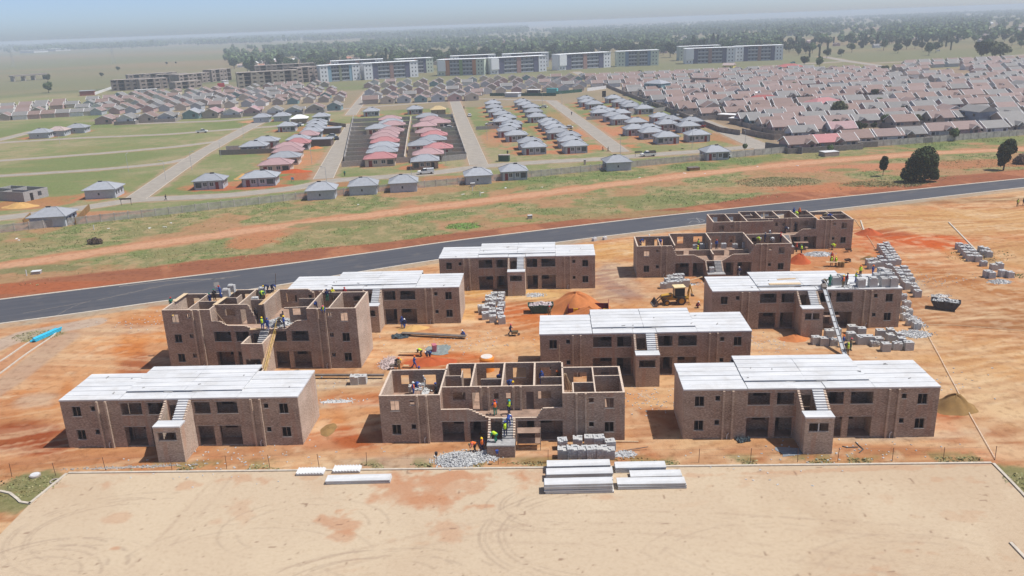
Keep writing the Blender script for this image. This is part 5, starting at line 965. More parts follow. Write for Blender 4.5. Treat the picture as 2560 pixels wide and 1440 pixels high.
def barrow(px, py, rz, col, label, z=0):
    o = thing('wheelbarrow', label, 'wheelbarrow', at(px, py, z), rz); m = MB(); m.prism([(-.35, -.22), (.35, -.22), (.35, .22), (-.35, .22)], .3, .33); a = [(-.35, -.22), (.35, -.22), (.35, .22), (-.35, .22)]; b = [(-.5, -.36), (.55, -.36), (.55, .36), (-.5, .36)]
    m.add([(p[0], p[1], .32) for p in a]+[(p[0], p[1], .66) for p in b], [(i, (i+1) % 4, 4+(i+1) % 4, 4+i) for i in range(4)]); m.build('tray', CM(col), o)
    m = MB(); [m.bar((.6, y*.2, .2), (-.95, y, .62), .02, .02, 6) for y in (-.3, .3)]; [m.bar((-.3, y, .4), (-.35, y, .02), .02, .02, 6) for y in (-.26, .26)]; m.build('handle_frame', STL, o); wheel(o, .62, 0, .18, .09)
barrow(*Z5(1225, 1035), .0, 'khaki', 'yellow brown wheelbarrow pushed by a man in navy'); barrow(*Z7(1855, 415), .1, 'brown', 'rusty wheelbarrow beside the farthest block'); barrow(*Z7(1850, 500), .3, 'brown', 'rusty wheelbarrow right of the mixing bench'); barrow(*Z4(1335, 625), .3, 'grey', 'grey wheelbarrow on the broken top floor', 5.65)
def sheet(px, py, rx, ry, mat, label, seed=0, h=.12, z=.02):
    R = np.random.default_rng(seed); n = 14; V = []
    for j in range(n):
        for i in range(n): u = i/(n-1)*2-1; v = j/(n-1)*2-1; V.append((rx*u*(1+.1*math.sin(3*v)), ry*v*(1+.25*math.sin(2.2*u+seed)), z+h*abs(R.normal())*(.6)))
    m = MB(); m.add(V, [(j*n+i, j*n+i+1, (j+1)*n+i+1, (j+1)*n+i) for j in range(n-1) for i in range(n-1)]); tag(m.build('tarpaulin', mat, None, at(px, py)), label, 'tarpaulin', None)
sheet(1095, 876, 1.6, 1.5, cm('tarp_grey', (.20, .23, .22), .7), 'grey green tarpaulin spread on soil near red packets', 1); sheet(1002, 842, 1.3, .8, NAVY, 'crumpled dark sheet at the left end of the formwork board', 2, .3); sheet(1858, 1101, .75, .5, NAVY, 'crumpled dark sheet at the front right block wall', 3, .25); sheet(2003, 1128, 2.3, .8, cm('gravel_pad', (.22, .24, .26), .9), 'flat dark gravel pad beside the front right stair tower', 4, .02)
m = MB(); [m.obox((0, 0, .1+i*.14), (.6, .9, .12), .05*i) for i in range(7)]; tag(m.build('packet_stack', cm('pink_packet', (.5, .16, .2), .7), None, at(*Z5(425, 1190))), 'stack of red and white cement packets by the tarpaulin', 'packets')
for i, p in enumerate([[(1560, 855), (1600, 865), (1690, 862)], [(1670, 820), (1700, 850), (1735, 880), (1700, 910)]]):
    m = MB(); w = [A_(lambda x, y: (1640+x/3.3487, 860+y/3.3487), x, y, .06) for x, y in p]; [m.bar(a-w[0], b-w[0], .05, .05, 6) for a, b in zip(w, w[1:])]; tag(m.build('steel_strip', NAVY, None, w[0]), ('left' if i == 0 else 'bent right')+' dark steel strip lying before the front right block', 'steel strip')
def pipes():
    a = at(78, 857); b = at(150, 825); d = b-a; rz = math.atan2(d.y, d.x); n = 0
    for k in range(11):
        row = k//5; off = (k % 5)*.24-.5; ln = d.length*random.uniform(.78, .98); m = MB(); s = random.uniform(0, d.length-ln)
        n_ = 12; m.bar((s, 0, .12+row*.2), (s+ln, 0, .12+row*.2), .11, .11, n_); o = m.build('water_pipe', BLU, None, a+Vector((-math.sin(rz)*off, math.cos(rz)*off, 0)), (0, 0, rz)); tag(o, 'bright blue water pipe in the bundle by the side road', 'pipe', 'bundle of blue water pipes')
pipes()
def wirefence():
    o = thing('wire_fence', 'rusty post and wire fence between the brick blocks and the paved lot', 'fence', at(140, 1190)); b0 = at(140, 1190); tops = []
    for (x, y) in [(30, 1192), (140, 1190), (264, 1176), (430, 1174), (567, 1172), (675, 1170), (798, 1168), (917, 1164), (1093, 1161), (1246, 1161), (1370, 1158), (1747, 1156), (1876, 1155), (1994, 1155), (2094, 1154), (2230, 1154), (2358, 1153), (2487, 1150)]:
        p = at(x, y)-b0; m = MB(); m.bar(p+Vector((0, 0, -.1)), p+Vector((random.uniform(-.08, .08), 0, 1.55)), .028, .028, 6); m.build('post', cm('rust', (.12, .06, .04), .8), o); tops.append(p)
    for h in (1.45, .75): m = MB(); [m.bar(a+Vector((0, 0, h)), b+Vector((0, 0, h)), .006, .006, 4) for a, b in zip(tops, tops[1:])]; m.build('wire', STL, o)
wirefence()
m = MB(); w = [at(2302, 808), at(2350, 895), at(2420, 1030), at(2488, 1150)]; [m.bar(a-w[0]+Vector((0, 0, .12)), b-w[0]+Vector((0, 0, .12)), .04, .04, 6) for a, b in zip(w, w[1:])]; tag(m.build('barrier_tape', cm('pale_tape', (.78, .66, .52), .7), None, w[0]), 'long pale line of barrier tape along the right edge of the site', 'barrier tape')
m = MB(); w = [at(2305, 812), at(2400, 815), at(2560, 828), at(2640, 834)]; [m.bar(a-w[0]+Vector((0, 0, .1)), b-w[0]+Vector((0, 0, .1)), .03, .03, 6) for a, b in zip(w, w[1:])]; tag(m.build('barrier_tape', MT['timber_pale'], None, w[0]), 'pale tape running right from the rubble towards the photo edge', 'barrier tape')
m = MB(); w = [at(2136, 548), at(2158, 578), at(2175, 600), at(2190, 625)]; [m.bar(a-w[0]+Vector((0, 0, .1)), b-w[0]+Vector((0, 0, .1)), .04, .04, 6) for a, b in zip(w, w[1:])]; tag(m.build('barrier_tape', MT['timber_pale'], None, w[0]), 'short pale tape right of the farthest block', 'barrier tape')
for (px, py, w) in ((88, 1190, 'pale round manhole cover in the grass verge'), ): cyl('manhole', px, py, .55, .18, MT['lintel'], w, 'manhole', top=MT['slab'])
def cring(px, py, r, label, mat=None):
    m = MB(); n = 24; k = 8; m.add([((r+.07*math.cos(b))*math.cos(a), (r+.07*math.cos(b))*math.sin(a), .07+.07*math.sin(b)) for a in [2*PI*i/n for i in range(n)] for b in [2*PI*j/k for j in range(k)]], [(i*k+j, ((i+1) % n)*k+j, ((i+1) % n)*k+(j+1) % k, i*k+(j+1) % k) for i in range(n) for j in range(k)]); tag(m.build('concrete_ring', mat or MT['lintel'], None, at(px, py)), label, 'ring')
cring(137, 1204, .42, 'flat pale ring lying in the verge by the kerb corner')
for (px, py, c, lb) in ((1093, 1163, 'dark', 'black bucket hung on the fence post left of the rubble heap'), (1244, 1158, 'blue', 'bright blue bucket hung on the fence post at the stair foot')):
    m = MB(); m.bar((0, 0, 1.25), (0, 0, 1.6), .12, .17, 12); tag(m.build('bucket', CM(c), None, at(px, py)+Vector((0, -.2, 0))), lb, 'bucket')
for (px, py, rx, lb) in ((1014, 900, 0, ''),): pass
m = MB(); m.box(-.5, .5, -.3, .3, .5, .7); m.bar((-.4, -.2, 0), (-.4, -.2, .5), .03); m.bar((.4, .2, 0), (.4, .2, .5), .03); m.bar((.3, 0, .7), (.3, 0, 1.1), .15, .1); tag(m.build('brick_saw', STL, None, at(*Z2(300, 155))), 'rusty brick saw bench beside the khaki clad men', 'saw bench')
for i, (px, py, s) in enumerate([(1486, 602, 1), (1512, 599, .9)]): m = MB(); m.obox((0, 0, .3*s), (.8*s, .7*s, .6*s), .3); m.obox((.1, 0, .65*s), (.5*s, .4*s, .2*s), .6); tag(m.build('concrete_block', MT['slab'], None, at(px, py), (0, 0, .3)), ('left' if i == 0 else 'right')+' pale concrete lump on the verge of the asphalt road', 'concrete block')
for i, (px, py, lb) in enumerate([(67, 690, 'leaning white marker post in the veld by the left photo edge'), (1181, 478, 'slim white marker post near the fence'), (1200, 490, 'second slim white marker post below the first'), (235, 575, 'white marker post close to the concrete fence at left')]): m = MB(); m.bar((0, 0, -.1), (.05, 0, 1.2), .1, .1, 8); tag(m.build('marker_post', MT['slab'], None, at(px, py)), lb, 'marker post')
for i, (px, py, w, h, lb) in enumerate([(92, 684, 1.6, .5, 'low pale concrete slab edge in the veld at left'), (1325, 547, 1.0, .8, 'small pale service box on bright green grass'), (1182, 466, 1.2, .9, 'grey electrical kiosk against the fence'), (2072, 383+6, 5.0, 1.3, 'grey concrete chamber in the grass below the boundary wall'), (1733, 425, 3.2, .8, 'brown roofed low chamber beside the dirt track'), (1935, 372, 1.4, .8, 'two small white service boxes on the grass'), (1462, 412, .6, 1.6, 'upright pale service kiosk on the verge')]):
    o = thing('service_box', lb, 'service box', at(px, py), .2); m = MB(); m.box(-w/2, w/2, -w*.35, w*.35, -.05, h); m.build('box', MT['lintel'] if i != 4 else s_ol, o); m = MB(); m.box(-w/2-.05, w/2+.05, -w*.35-.05, w*.35+.05, h, h+.08); m.build('lid', MT['slab'] if i != 4 else STL, o)
# ------------------------------------------------------------------ housing estate
def tilemat(name, c, rnd=.10, sc=3.2):
    m, nt, b = newmat(name); t = N(nt, 'TexCoord'); v = t.outputs['Object']
    w = N(nt, 'TexWave'); w.bands_direction = 'Z'; w.inputs['Scale'].default_value = 1.9; w.inputs['Distortion'].default_value = .4; nt.links.new(v, w.inputs['Vector'])
    col = mix(nt, c, tuple(x*.72 for x in c), ramp(nt, noise(nt, v, 1.1, 6, .7), .4, .8)); col = mix(nt, col, tuple(x*.78 for x in c), mul(nt, w.outputs[1], .5))
    oi = N(nt, 'ObjectInfo'); hs = N(nt, 'HueSaturation'); nt.links.new(col, hs.inputs['Color']); mr = nt.nodes.new('ShaderNodeMapRange'); nt.links.new(oi.outputs['Random'], mr.inputs[0]); mr.inputs[3].default_value = 1-rnd; mr.inputs[4].default_value = 1+rnd
    nt.links.new(mr.outputs[0], hs.inputs['Value']); nt.links.new(hs.outputs[0], b.inputs['Base Color']); b.inputs['Roughness'].default_value = .8; return m
RF = {'g': tilemat('roof_tile_grey', (.33, .345, .37)), 'p': tilemat('roof_tile_pink', (.42, .27, .27)), 'h': tilemat('roof_tile_rose', (.44, .19, .19)), 'c': tilemat('roof_tile_cream', (.46, .36, .33)), 'w': cm('roof_white', (.78, .77, .74), .8), 'r': cm('bare_rafters', (.50, .38, .20), .9),
      'b': tilemat('roof_tile_brown', (.25, .17, .145)), 't': tilemat('roof_tile_taupe', (.235, .225, .215)), 'm': tilemat('roof_tile_mauve', (.28, .20, .18)), 'd': tilemat('roof_tile_dark', (.12, .13, .15)), 'R': tilemat('roof_tile_red', (.40, .11, .10)), 'o': tilemat('roof_tile_orange', (.50, .22, .14))}
RN = {'g': 'grey', 'p': 'pink', 'h': 'rose red', 'c': 'cream', 'w': 'white', 'r': 'bare raftered', 'b': 'brown', 't': 'taupe grey', 'm': 'mauve', 'd': 'dark grey', 'R': 'red', 'o': 'orange'}
WL = {'g': cm('plaster_grey', (.44, .46, .49), .9), 'c': cm('plaster_cream', (.58, .50, .42), .9), 'b': MT['brick'], 'w': cm('plaster_white', (.68, .67, .66), .9), 't': cm('plaster_teal', (.20, .31, .32), .9), 'k': cm('plaster_pink', (.50, .34, .32), .9), 's': cm('plaster_stone', (.42, .36, .31), .9), 'B': cm('plaster_slate', (.22, .27, .34), .9), 'y': cm('plaster_yellow', (.62, .52, .16), .9)}
WN = {'g': 'grey', 'c': 'cream', 'b': 'bare brick', 'w': 'white', 't': 'teal', 'k': 'pink', 's': 'stone', 'B': 'slate blue', 'y': 'yellow'}
WIN = cm('house_window', (.05, .06, .075), .2, spec=.5); DOOR = cm('door_red', (.22, .04, .035), .6); TRM = cm('verge_white', (.74, .72, .70), .8); DTR = cm('trim_slate', (.22, .25, .29), .7); YW = cm('yard_wall', (.26, .235, .215), .95, var=.25, rnd=.15)
def hw(d, h=2.6): # hip house meshes, 8.6 x 7.2 walls
    pass
def M_(fn, name, mat):
    mb = MB(); fn(mb); return mb.mesh(name, mat)
HW, HD = 7.8, 6.3
def hiproof(mb, w=HW, d=HD, o=.5, z=2.6, h=1.65, step=True):
    a, b = w/2+o, d/2+o; r = (w-d)/2+.35
    mb.add([(-a, -b, z), (a, -b, z), (a, b, z), (-a, b, z), (-r, 0, z+h), (r, 0, z+h), (-a, -b, z-.14), (a, -b, z-.14), (a, b, z-.14), (-a, b, z-.14)], [(0, 1, 5, 4), (1, 2, 5), (2, 3, 4, 5), (3, 0, 4), (0, 6, 7, 1), (1, 7, 8, 2), (2, 8, 9, 3), (3, 9, 6, 0), (6, 9, 8, 7)])
def hipporch(mb): # lower hip wing stepping out at one end
    mb.add([(-HW/2-.5, -HD/2-1.0, 2.58), (-.4, -HD/2-1.0, 2.58), (-.4, -HD/2+1.2, 3.35), (-HW/2-.5, -HD/2+.6, 2.58), (-2.2, -HD/2+1.4, 3.5), (-HW/2-.5, -HD/2-1.0, 2.46), (-.4, -HD/2-1.0, 2.46)], [(0, 1, 2, 4), (3, 0, 4), (0, 5, 6, 1)])
HM = dict(wall=M_(lambda m: m.box(-HW/2, HW/2, -HD/2, HD/2, -.1, 2.6), 'wall', WL['g']), roof=M_(hiproof, 'roof', RF['g']), door=M_(lambda m: m.box(-.45, .45, -.05, .03, 0, 2.05), 'door', DOOR), win=M_(lambda m: m.box(-.5, .5, -.04, .03, .95, 2.05), 'window', WIN), wbig=M_(lambda m: m.box(-.8, .8, -.04, .03, .6, 2.05), 'window', WIN),
          frame=M_(lambda m: (m.box(-.58, .58, -.07, -.0, 2.05, 2.13), m.box(-.58, .58, -.07, 0, .85, .95), m.box(-.58, -.5, -.07, 0, .95, 2.05), m.box(.5, .58, -.07, 0, .95, 2.05), m.box(-.03, .03, -.06, 0, .95, 2.05)), 'window_frame', TRM), corner=M_(lambda m: m.box(-.12, .12, -.06, .02, 0, 2.6), 'pilaster', DTR),
          tank=M_(lambda m: (m.bar((-.55, 0, .3), (.55, 0, .3), .24, .24, 10)), 'tank', BLK), panel=M_(lambda m: m.obox((0, 0, .1), (1.0, 1.9, .08)), 'panel', cm('solar_panel', (.05, .10, .22), .25, spec=.6)), step=M_(lambda m: m.box(-.9, .9, -1.4, -.1, -.05, .08), 'doorstep', MT['lintel']))
ridges = M_(lambda m: (m.bar((-(HW-HD)/2-.35, 0, 4.27), ((HW-HD)/2+.35, 0, 4.27), .09, .09, 6), [m.bar((sx*((HW-HD)/2+.35), 0, 4.27), (sx*(HW/2+.5), sy*(HD/2+.5), 2.62), .08, .08, 6) for sx in (-1, 1) for sy in (-1, 1)]), 'ridge_tiles', TRM)
def hiphouse(q, c, w, d, wl, rz, label, i, near=True):
    back = i in (0, 1, 4, 5, 6, 7, 8, 9, 10, 12, 14, 15, 20, 21); rz += 180*back
    o = thing('house', label, 'house', q, math.radians(rz), 'hip roofed houses in the new blocks'); o.scale = (w/8.6, d/7.2, 1.0)
    inst('wall', HM['wall'], o, [WL[wl]]); rf = inst('roof', HM['roof'], o, [RF[c]])
    if c in 'gphc': inst('ridge_tiles', ridges, rf, [RF[c]])
    R = random.Random(i); y = -HD/2
    left = R.random() < .8
    inst('door', HM['door'], o, [DOOR if wl != 'b' else BLK], (-2.5 if left else 2.3, y, 0)); 
    xs = (-1.2, .9) if left else (.9, -.9)
    for x in xs: wn = inst('window', HM['win'], o, None, (x, y, 0)); inst('window_frame', HM['frame'], wn)
    wn = inst('window', HM['wbig'], o, None, (2.7 if left else -2.7, y, 0))
    sx_ = -1 if back else 1
    for yy in (-1.6, .4, 2.0): wn = inst('window', HM['win'], o, None, (sx_*HW/2, yy, 0), (0, 0, sx_*PI/2), (.8, 1, .95))
    wn = inst('window', HM['win'], o, None, (-sx_*HW/2, 1.2, 0), (0, 0, -sx_*PI/2), (.7, 1, 1))
    if back: inst('window', HM['win'], o, None, (.3, -y, .5), (0, 0, PI), (.45, 1, .55))
    for x in (-HW/2+.12, -.2, HW/2-.12): inst('pilaster', HM['corner'], o, [DTR if wl == 'g' else WL[wl]], (x, y, 0))
    if c == 'g' and wl == 'g': s = inst('tank', HM['tank'], o, None, (.7, -.1, 3.95)); inst('panel', HM['panel'], s, None, (.35, -1.15, -.55), (.42, 0, 0))
    return o
# ordering words: every house of a kind gets a place in its own row or column
def label_hip(i):
    p, c, w, d, wl, rt = HIPS[i]; return p
HG = []
_names = {0: 'single house at far left beside the blue pipe side road', }
def houses_hip():
    base = [(0, 2, 'on the grassy plots at far left'), (2, 1, 'at the left road fork'), (3, 1, 'right of the road fork'), (4, 2, 'beyond the left grass plots'), (6, 1, 'between two grey ones beyond the left grass plots'), (7, 7, 'in the row along the concrete fence'), (14, 6, 'on the back street at left'), (20, 1, 'on the back street at left'), (21, 1, 'on the back street in the middle'),
            (22, 2, 'by the long brick yard wall at left'), (24, 7, 'in the upper column left of the first street'), (31, 4, 'in the lower column left of the first street'), (35, 11, 'in the left column of the walled middle block'), (46, 10, 'in the right column of the walled middle block'), (56, 1, 'at the near corner of the walled block'),
            (57, 12, 'in the left column right of the middle street'), (69, 12, 'in the second column right of the middle street'), (81, 15, 'in the far cluster right of the third street'), (96, 10, 'in the near cluster right of the third street')]
    out = {}
    for s, n, t in base:
        for k in range(n):
            c = HIPS[s+k][1]; wl = HIPS[s+k][4]; col = n > 4 and 'column' in t or 'cluster' in t
            if n == 1: out[s+k] = '%s roofed house with %s walls %s' % (RN[c], WN[wl], t)
            else: out[s+k] = '%s roofed %s house, %s, %s' % (RN[c], WN[wl], (('farthest' if col else 'leftmost') if k == 0 else ORD[k].strip()+(' from far end' if col else ' from left')), t)
    return out
HL = houses_hip(); LIST = []      # (distance, fn)
for i, (p, c, w, d, wl, rt) in enumerate(HIPS):
    q = at(p[0], p[1], 3.3); q.z = 0
    LIST.append((q.length, 'hip', (q, c, w, d, wl, 5+rt, HL.get(i, 'house'), i)))
# gable houses
GW, GD = 7.6, 6.4
def gabwall(m):
    m.prism([(-GW/2, -GD/2), (GW/2, -GD/2), (GW/2, GD/2), (-GW/2, GD/2)], -.1, 2.6)
    for x0, x1 in ((-GW/2, -GW/2+.2), (GW/2-.2, GW/2)): m.profile([(-GD/2, 2.6), (GD/2, 2.6), (0, 4.25)], x0, x1)
def gabroof(m, w=GW, d=GD, z=2.62, h=1.72, o=.35, t=.12):
    for s in (-1, 1): 
        y0 = s*(d/2+o); zl = z-o*h/(d/2); m.add([(-w/2-o, 0, z+h), (w/2+o, 0, z+h), (w/2+o, y0, zl), (-w/2-o, y0, zl), (-w/2-o, 0, z+h-t), (w/2+o, 0, z+h-t), (w/2+o, y0, zl-t), (-w/2-o, y0, zl-t)], [(0, 1, 2, 3) if s < 0 else (3, 2, 1, 0), (4, 7, 6, 5) if s < 0 else (5, 6, 7, 4), (3, 2, 6, 7), (0, 3, 7, 4), (1, 5, 6, 2)])
def verge(m, w=GW, d=GD, z=2.62, h=1.72, o=.35, both=True):
    a = d/2+o+.02; zl = z-o*h/(d/2)
    for x in ((-w/2-o-.06, w/2+o-.1) if both else (-.08,)): m.profile([(-a, zl+.06), (0, z+h+.08), (a, zl+.06), (a, zl-.2), (0, z+h-.22), (-a, zl-.2)], x, x+.16)
def porchroof(m):
    w, d, z, h = 2.6, 3.0, 2.55, 1.0
    for s in (-1, 1): m.add([(0, -d, z+h), (0, .5, z+h), (s*w/2, .5, z), (s*w/2, -d, z)], [(0, 1, 2, 3) if s > 0 else (3, 2, 1, 0)])
    m.add([(0, -d, z+h), (-w/2, -d, z), (w/2, -d, z)], [(0, 1, 2)])
GM = dict(wall=M_(gabwall, 'wall', WL['c']), roof=M_(gabroof, 'roof', RF['b']), verge=M_(lambda m: verge(m, both=False), 'verge_board', TRM), porch=M_(porchroof, 'porch_roof', RF['b']), pv=M_(lambda m: m.profile([(-1.4, 2.5), (0, 3.62), (1.4, 2.5), (1.4, 2.32), (0, 3.42), (-1.4, 2.32)], -.06, .06), 'verge_board', TRM), yard=M_(lambda m: (m.box(-5.2, 5.2, -6.0, -5.85, -.1, 1.75), m.box(-5.35, -5.2, -6.0, 5.5, -.1, 1.75), m.box(5.2, 5.35, -6.0, 5.5, -.1, 1.75)), 'yard_wall', YW))
def gable(q, c, wl, rz, label, k, parts, group):
    o = thing('house', label, 'house', q, math.radians(rz), group); R = random.Random(k); s = R.uniform(.96, 1.1)*(1.1 if rz < 60 else 1.2); o.scale = (s, s*R.uniform(.95, 1.08), R.uniform(1.05, 1.2))
    inst('wall', GM['wall'], o, [WL[wl]]); r = inst('roof', GM['roof'], o, [RF[c]]); [inst('verge_board', GM['verge'], r, None, (x_, 0, 0)) for x_ in (-GW/2-.35, GW/2+.35)]
    if parts > 0:
        inst('door', HM['door'], o, [DTR], (R.choice((-1.5, 1.2)), -GD/2, 0)); inst('window', HM['win'], o, None, (2.6, -GD/2, 0)); inst('window', HM['win'], o, None, (-2.8, -GD/2, 0)); inst('window', HM['win'], o, None, (-GW/2, -1.3, 0), (0, 0, -PI/2)); inst('window', HM['win'], o, None, (GW/2, 1.3, 0), (0, 0, PI/2))
        if R.random() < .55: p = inst('porch_roof', GM['porch'], o, [RF[c]], (R.choice((-1.8, 1.6)), -GD/2+1.6, .1)); inst('verge_board', GM['pv'], p, None, (0, -3.02, 0), (0, 0, PI/2))
    return o
rc = 'bmbmtmtbtbmmtt'; wc = 'scwkgctkwsgcw'
def addg(q, rz, where, c=None, wl=None, g='gable houses of the older estate'):
    k = len(LIST); R = random.Random(k*7+1); LIST.append((q.length, 'gab', (q, c or R.choice(rc), wl or R.choice(wc), rz+R.uniform(-3, 3), where, k, g)))
def grid(c0, c1, c2, c3, nx, ny, rz, where, keep=.95, jx=.6, pairs=0, skip=None):
    A, B, C, D = [at(*c)[:2] for c in (c0, c1, c2, c3)]; A, B, C, D = map(np.array, (A, B, C, D))
    for j in range(ny):
        for i in range(nx):
            R = random.Random(j*100+i+nx); 
            if R.random() > keep: continue
            u = (i+.5+(.3 if j % 2 else -.1)*(rz > 60))/nx; v = (j+.5)/ny; p = (A*(1-u)+B*u)*(1-v)+(D*(1-u)+C*u)*v
            if skip and skip(p): continue
            addg(Vector((p[0]+R.uniform(-jx, jx), p[1]+R.uniform(-jx, jx), 0)), rz+(90*(R.random() < .12)), (where, j, i))
def rowg(pts, rz, where, cs=None, ws=None):
    for i, p in enumerate(pts): q = at(p[0], p[1], 3.0); q.z = 0; addg(q, rz, (where, 0, i), cs[i] if cs else None, ws[i] if ws else None)
rowg([(266, 294), (320, 294), (372, 290), (419, 288), (481, 281), (532, 279), (582, 278), (632, 274), (688, 274), (735, 272), (789, 267), (837, 261)], 93, 'front row of the left estate', 'mtbtgpppttbt', 'kwsgtswkwgst')
grid((225, 292), (880, 256), (806, 209), (290, 243), 16, 7, 93, 'left estate', .96)
grid((912, 266), (1205, 255), (1190, 202), (905, 209), 7, 6, 93, 'middle estate', .97, .3); grid((1200, 240), (1510, 228), (1484, 194), (1195, 199), 8, 5, 93, 'middle estate, right part', .95); grid((0, 306), (235, 294), (300, 246), (0, 272), 7, 4, 12, 'far left corner rows', .8)
rowg([(1994, 353), (2057, 349), (2098, 346), (2135, 340), (2214, 333), (2271, 330), (2342, 322), (2402, 318), (2476, 314), (2540, 309)], 5, 'front row above the boundary wall', 'bhmbmtmmtt', 'kbscwbwkws')
rowg([(1871, 291), (1893, 296), (1924, 304), (1955, 312), (2002, 324), (2040, 316), (1935, 285), (1985, 292), (2100, 318)], 3, 'corner rows by the diagonal street', 'ttbmtmtbp')
rowg([(2253, 300), (2345, 291), (2410, 286), (2520, 292)], 4, 'second row above the boundary wall', 'bmtt', 'ssBs')
def skipR(p):
    x, y = pxof(p[0], p[1], 3.0); 
    if x > 2640 or x < 1440: return True
    s = np.interp(x, [1470, 1660, 1800, 1915], [196, 262, 319, 369])   # diagonal street
    if x < 1930 and y > s-6: return True
    if y > np.interp(x, [1850, 2000, 2300, 2560], [282, 305, 300, 284]): return True
    if x > 1970 and y < 167+ (x-1970)*.0 and x < 2240: return True
    if abs(y-np.interp(x, [2190, 2330, 2400], [163, 205, 226])) < 5 and 2190 < x < 2400: return True
    if 2310 < x < 2420 and 158 < y < 178: return True
    return False
O_ = np.array(at(1915, 372)[:2]); ax = np.array([math.cos(math.radians(5)), math.sin(math.radians(5))]); ay = np.array([-math.sin(math.radians(4)), math.cos(math.radians(4))])
jj = 0
for j in range(22):
    for i in range(-3, 30):
        p = O_+ax*(5+i*11.6+(j % 3)*2)+ay*(8+j*12.8+(j//2)*9.5)
        R = random.Random(i*53+j)
        if R.random() > .965 or skipR(p): continue
        addg(Vector((p[0]+R.uniform(-.5, .5), p[1]+R.uniform(-.5, .5), 0)), 4+(90 if R.random() < .06 else 0), ('right estate', j, i+3))
# suburb roofs among the far trees
for k in range(340):
    R = random.Random(900+k); x = R.uniform(600, 2560); y = R.uniform(62, 150)-(x-1280)*.035+3; 
    if x < 1400: y = R.uniform(135, 160)-(x-1280)*.02
    q = at(x, y); addg(Vector((q[0], q[1], 0)), R.choice((5, 95)), ('suburb among the trees', 0, k), R.choice('oRbwcmtp'))
LIST.sort(key=lambda t: t[0])
NH = 300; rows = {}
def pxx(q): return float(pxof(q[0], q[1], 2)[0])
for dist, kd, a in LIST[:NH]:
    if kd == 'gab': rows.setdefault((a[4][0], a[4][1]), []).append(a)
gl = {}
for (w, j), L in rows.items():
    L.sort(key=lambda a: pxx(a[0]))
    for i, a in enumerate(L):
        pos = 'leftmost' if i == 0 else ('number %d from the left' % (i+1) if i >= 20 else ORD[i].strip()+' from the left')
        rw = '' if 'row' in w else (' of the front row,' if j == 0 else ' of the %s row back,' % ORD[j].strip() if j < 20 else ' of a rear row,')
        gl[a[5]] = '%s roofed %s house, %s%s %s' % (RN[a[1]], WN[a[2]].replace(' coloured', ''), pos.replace('from the left', 'from left'), rw.replace('of the ', 'of ') if rw else ',', w.replace(' of the left estate', ', left estate').replace('above the boundary wall', 'above boundary wall'))
far = MB(); fm = []; fk = {}
def slot(m):
    if m not in fk: fk[m] = len(fm); fm.append(m)
    return fk[m]
for n_, (dist, kd, a) in enumerate(LIST):
    if n_ < NH:
        if kd == 'hip': hiphouse(a[0], a[1], a[2], a[3], a[4], a[5], a[6], a[7])
        else: gable(a[0], a[1], a[2], a[3], gl[a[5]], a[5], 1, a[6])
    else:
        q, c, wl, rz, _, k, g = a; ca, sa = math.cos(math.radians(rz)), math.sin(math.radians(rz)); t = lambda p: (q[0]+ca*p[0]-sa*p[1], q[1]+sa*p[0]+ca*p[1], p[2])
        for fn, mt in ((gabwall, WL[wl]), (gabroof, RF[c]), (verge, TRM)):
            tmp = MB(); fn(tmp); far.add([t(v) for v in tmp.v], tmp.f, slot(mt))
o = far.build('distant_houses', fm); o['kind'] = 'stuff'; o['label'] = 'hundreds of small gabled houses too far to tell apart'
# yard walls: one thing per plot, only for the nearer gable plots
nw = 0
for dist, kd, a in LIST:
    if kd == 'gab' and nw < 130 and 'suburb' not in a[4][0]:
        nw += 1; o = inst('yard_wall', GM['yard'], None, None, a[0], (0, 0, math.radians(4))); 
        if a[5] in gl: tag(o, 'yard wall of '+gl[a[5]].split(' roofed')[0]+' roofed house, '+gl[a[5]].split('house, ')[1], 'wall', 'yard walls around the gable houses')
        else: tag(o, 'low yard wall round a distant gable house', 'wall', 'yard walls around the gable houses')
# walls, with their photo positions
def wall(pts, h, t, mat, label, name='boundary_wall', zb=-.1, coping=None):
    w = [at(*p) for p in pts]; m = MB(); b0 = w[0]
    for a, b in zip(w, w[1:]):
        d = (b-a); n = Vector((-d.y, d.x, 0)).normalized()*t/2; P4 = [a-b0-n, b-b0-n, b-b0+n, a-b0+n]; m.prism([(p[0], p[1]) for p in P4], zb, h)
    return tag(m.build(name, mat, None, b0), label, 'wall')
SW_ = cm('street_wall', (.25, .21, .185), .95, var=.35, sc=.6); CB = cm('cement_block_wall', (.34, .32, .30), .95, var=.2, sc=2)
wall([(1487, 205), (1560, 236), (1632, 264), (1690, 286)], 1.9, .25, SW_, 'dark yard wall along the far part of the diagonal street'); wall([(1690, 286), (1760, 314), (1800, 330), (1850, 338)], 1.9, .25, SW_, 'dark yard wall along the near part of the diagonal street'); wall([(1855, 334), (1905, 345), (1935, 350), (1985, 347), (2070, 335)], 2.0, .25, SW_, 'stepped yard wall at the corner of the diagonal street')
wall([(1913, 372), (1950, 378), (2005, 385)], 2.2, .3, cm('slate_wall', (.17, .17, .18), .95), 'slate grey plot wall left of the pink roofed corner house'); wall([(1880, 196), (1960, 205), (2100, 235)], 1.8, .25, SW_, 'yard wall deep inside the right estate'); wall([(2195, 172), (2290, 205), (2370, 226)], 2.2, .25, CB, 'pale plot wall along the far curving street')
wall([(854, 418), (1032, 405)], 1.8, .22, cm('rough_stone', (.33, .28, .25), .95, var=.4, sc=5), 'speckled front wall of the walled middle block'); wall([(1104, 404), (1165, 398)], 1.8, .22, CB, 'grey wall right of the unplastered corner house'); wall([(1012, 405), (1020, 345), (1028, 300)], 1.9, .3, cm('pale_party_wall', (.50, .42, .34), .9), 'pale party wall running up the walled middle block')
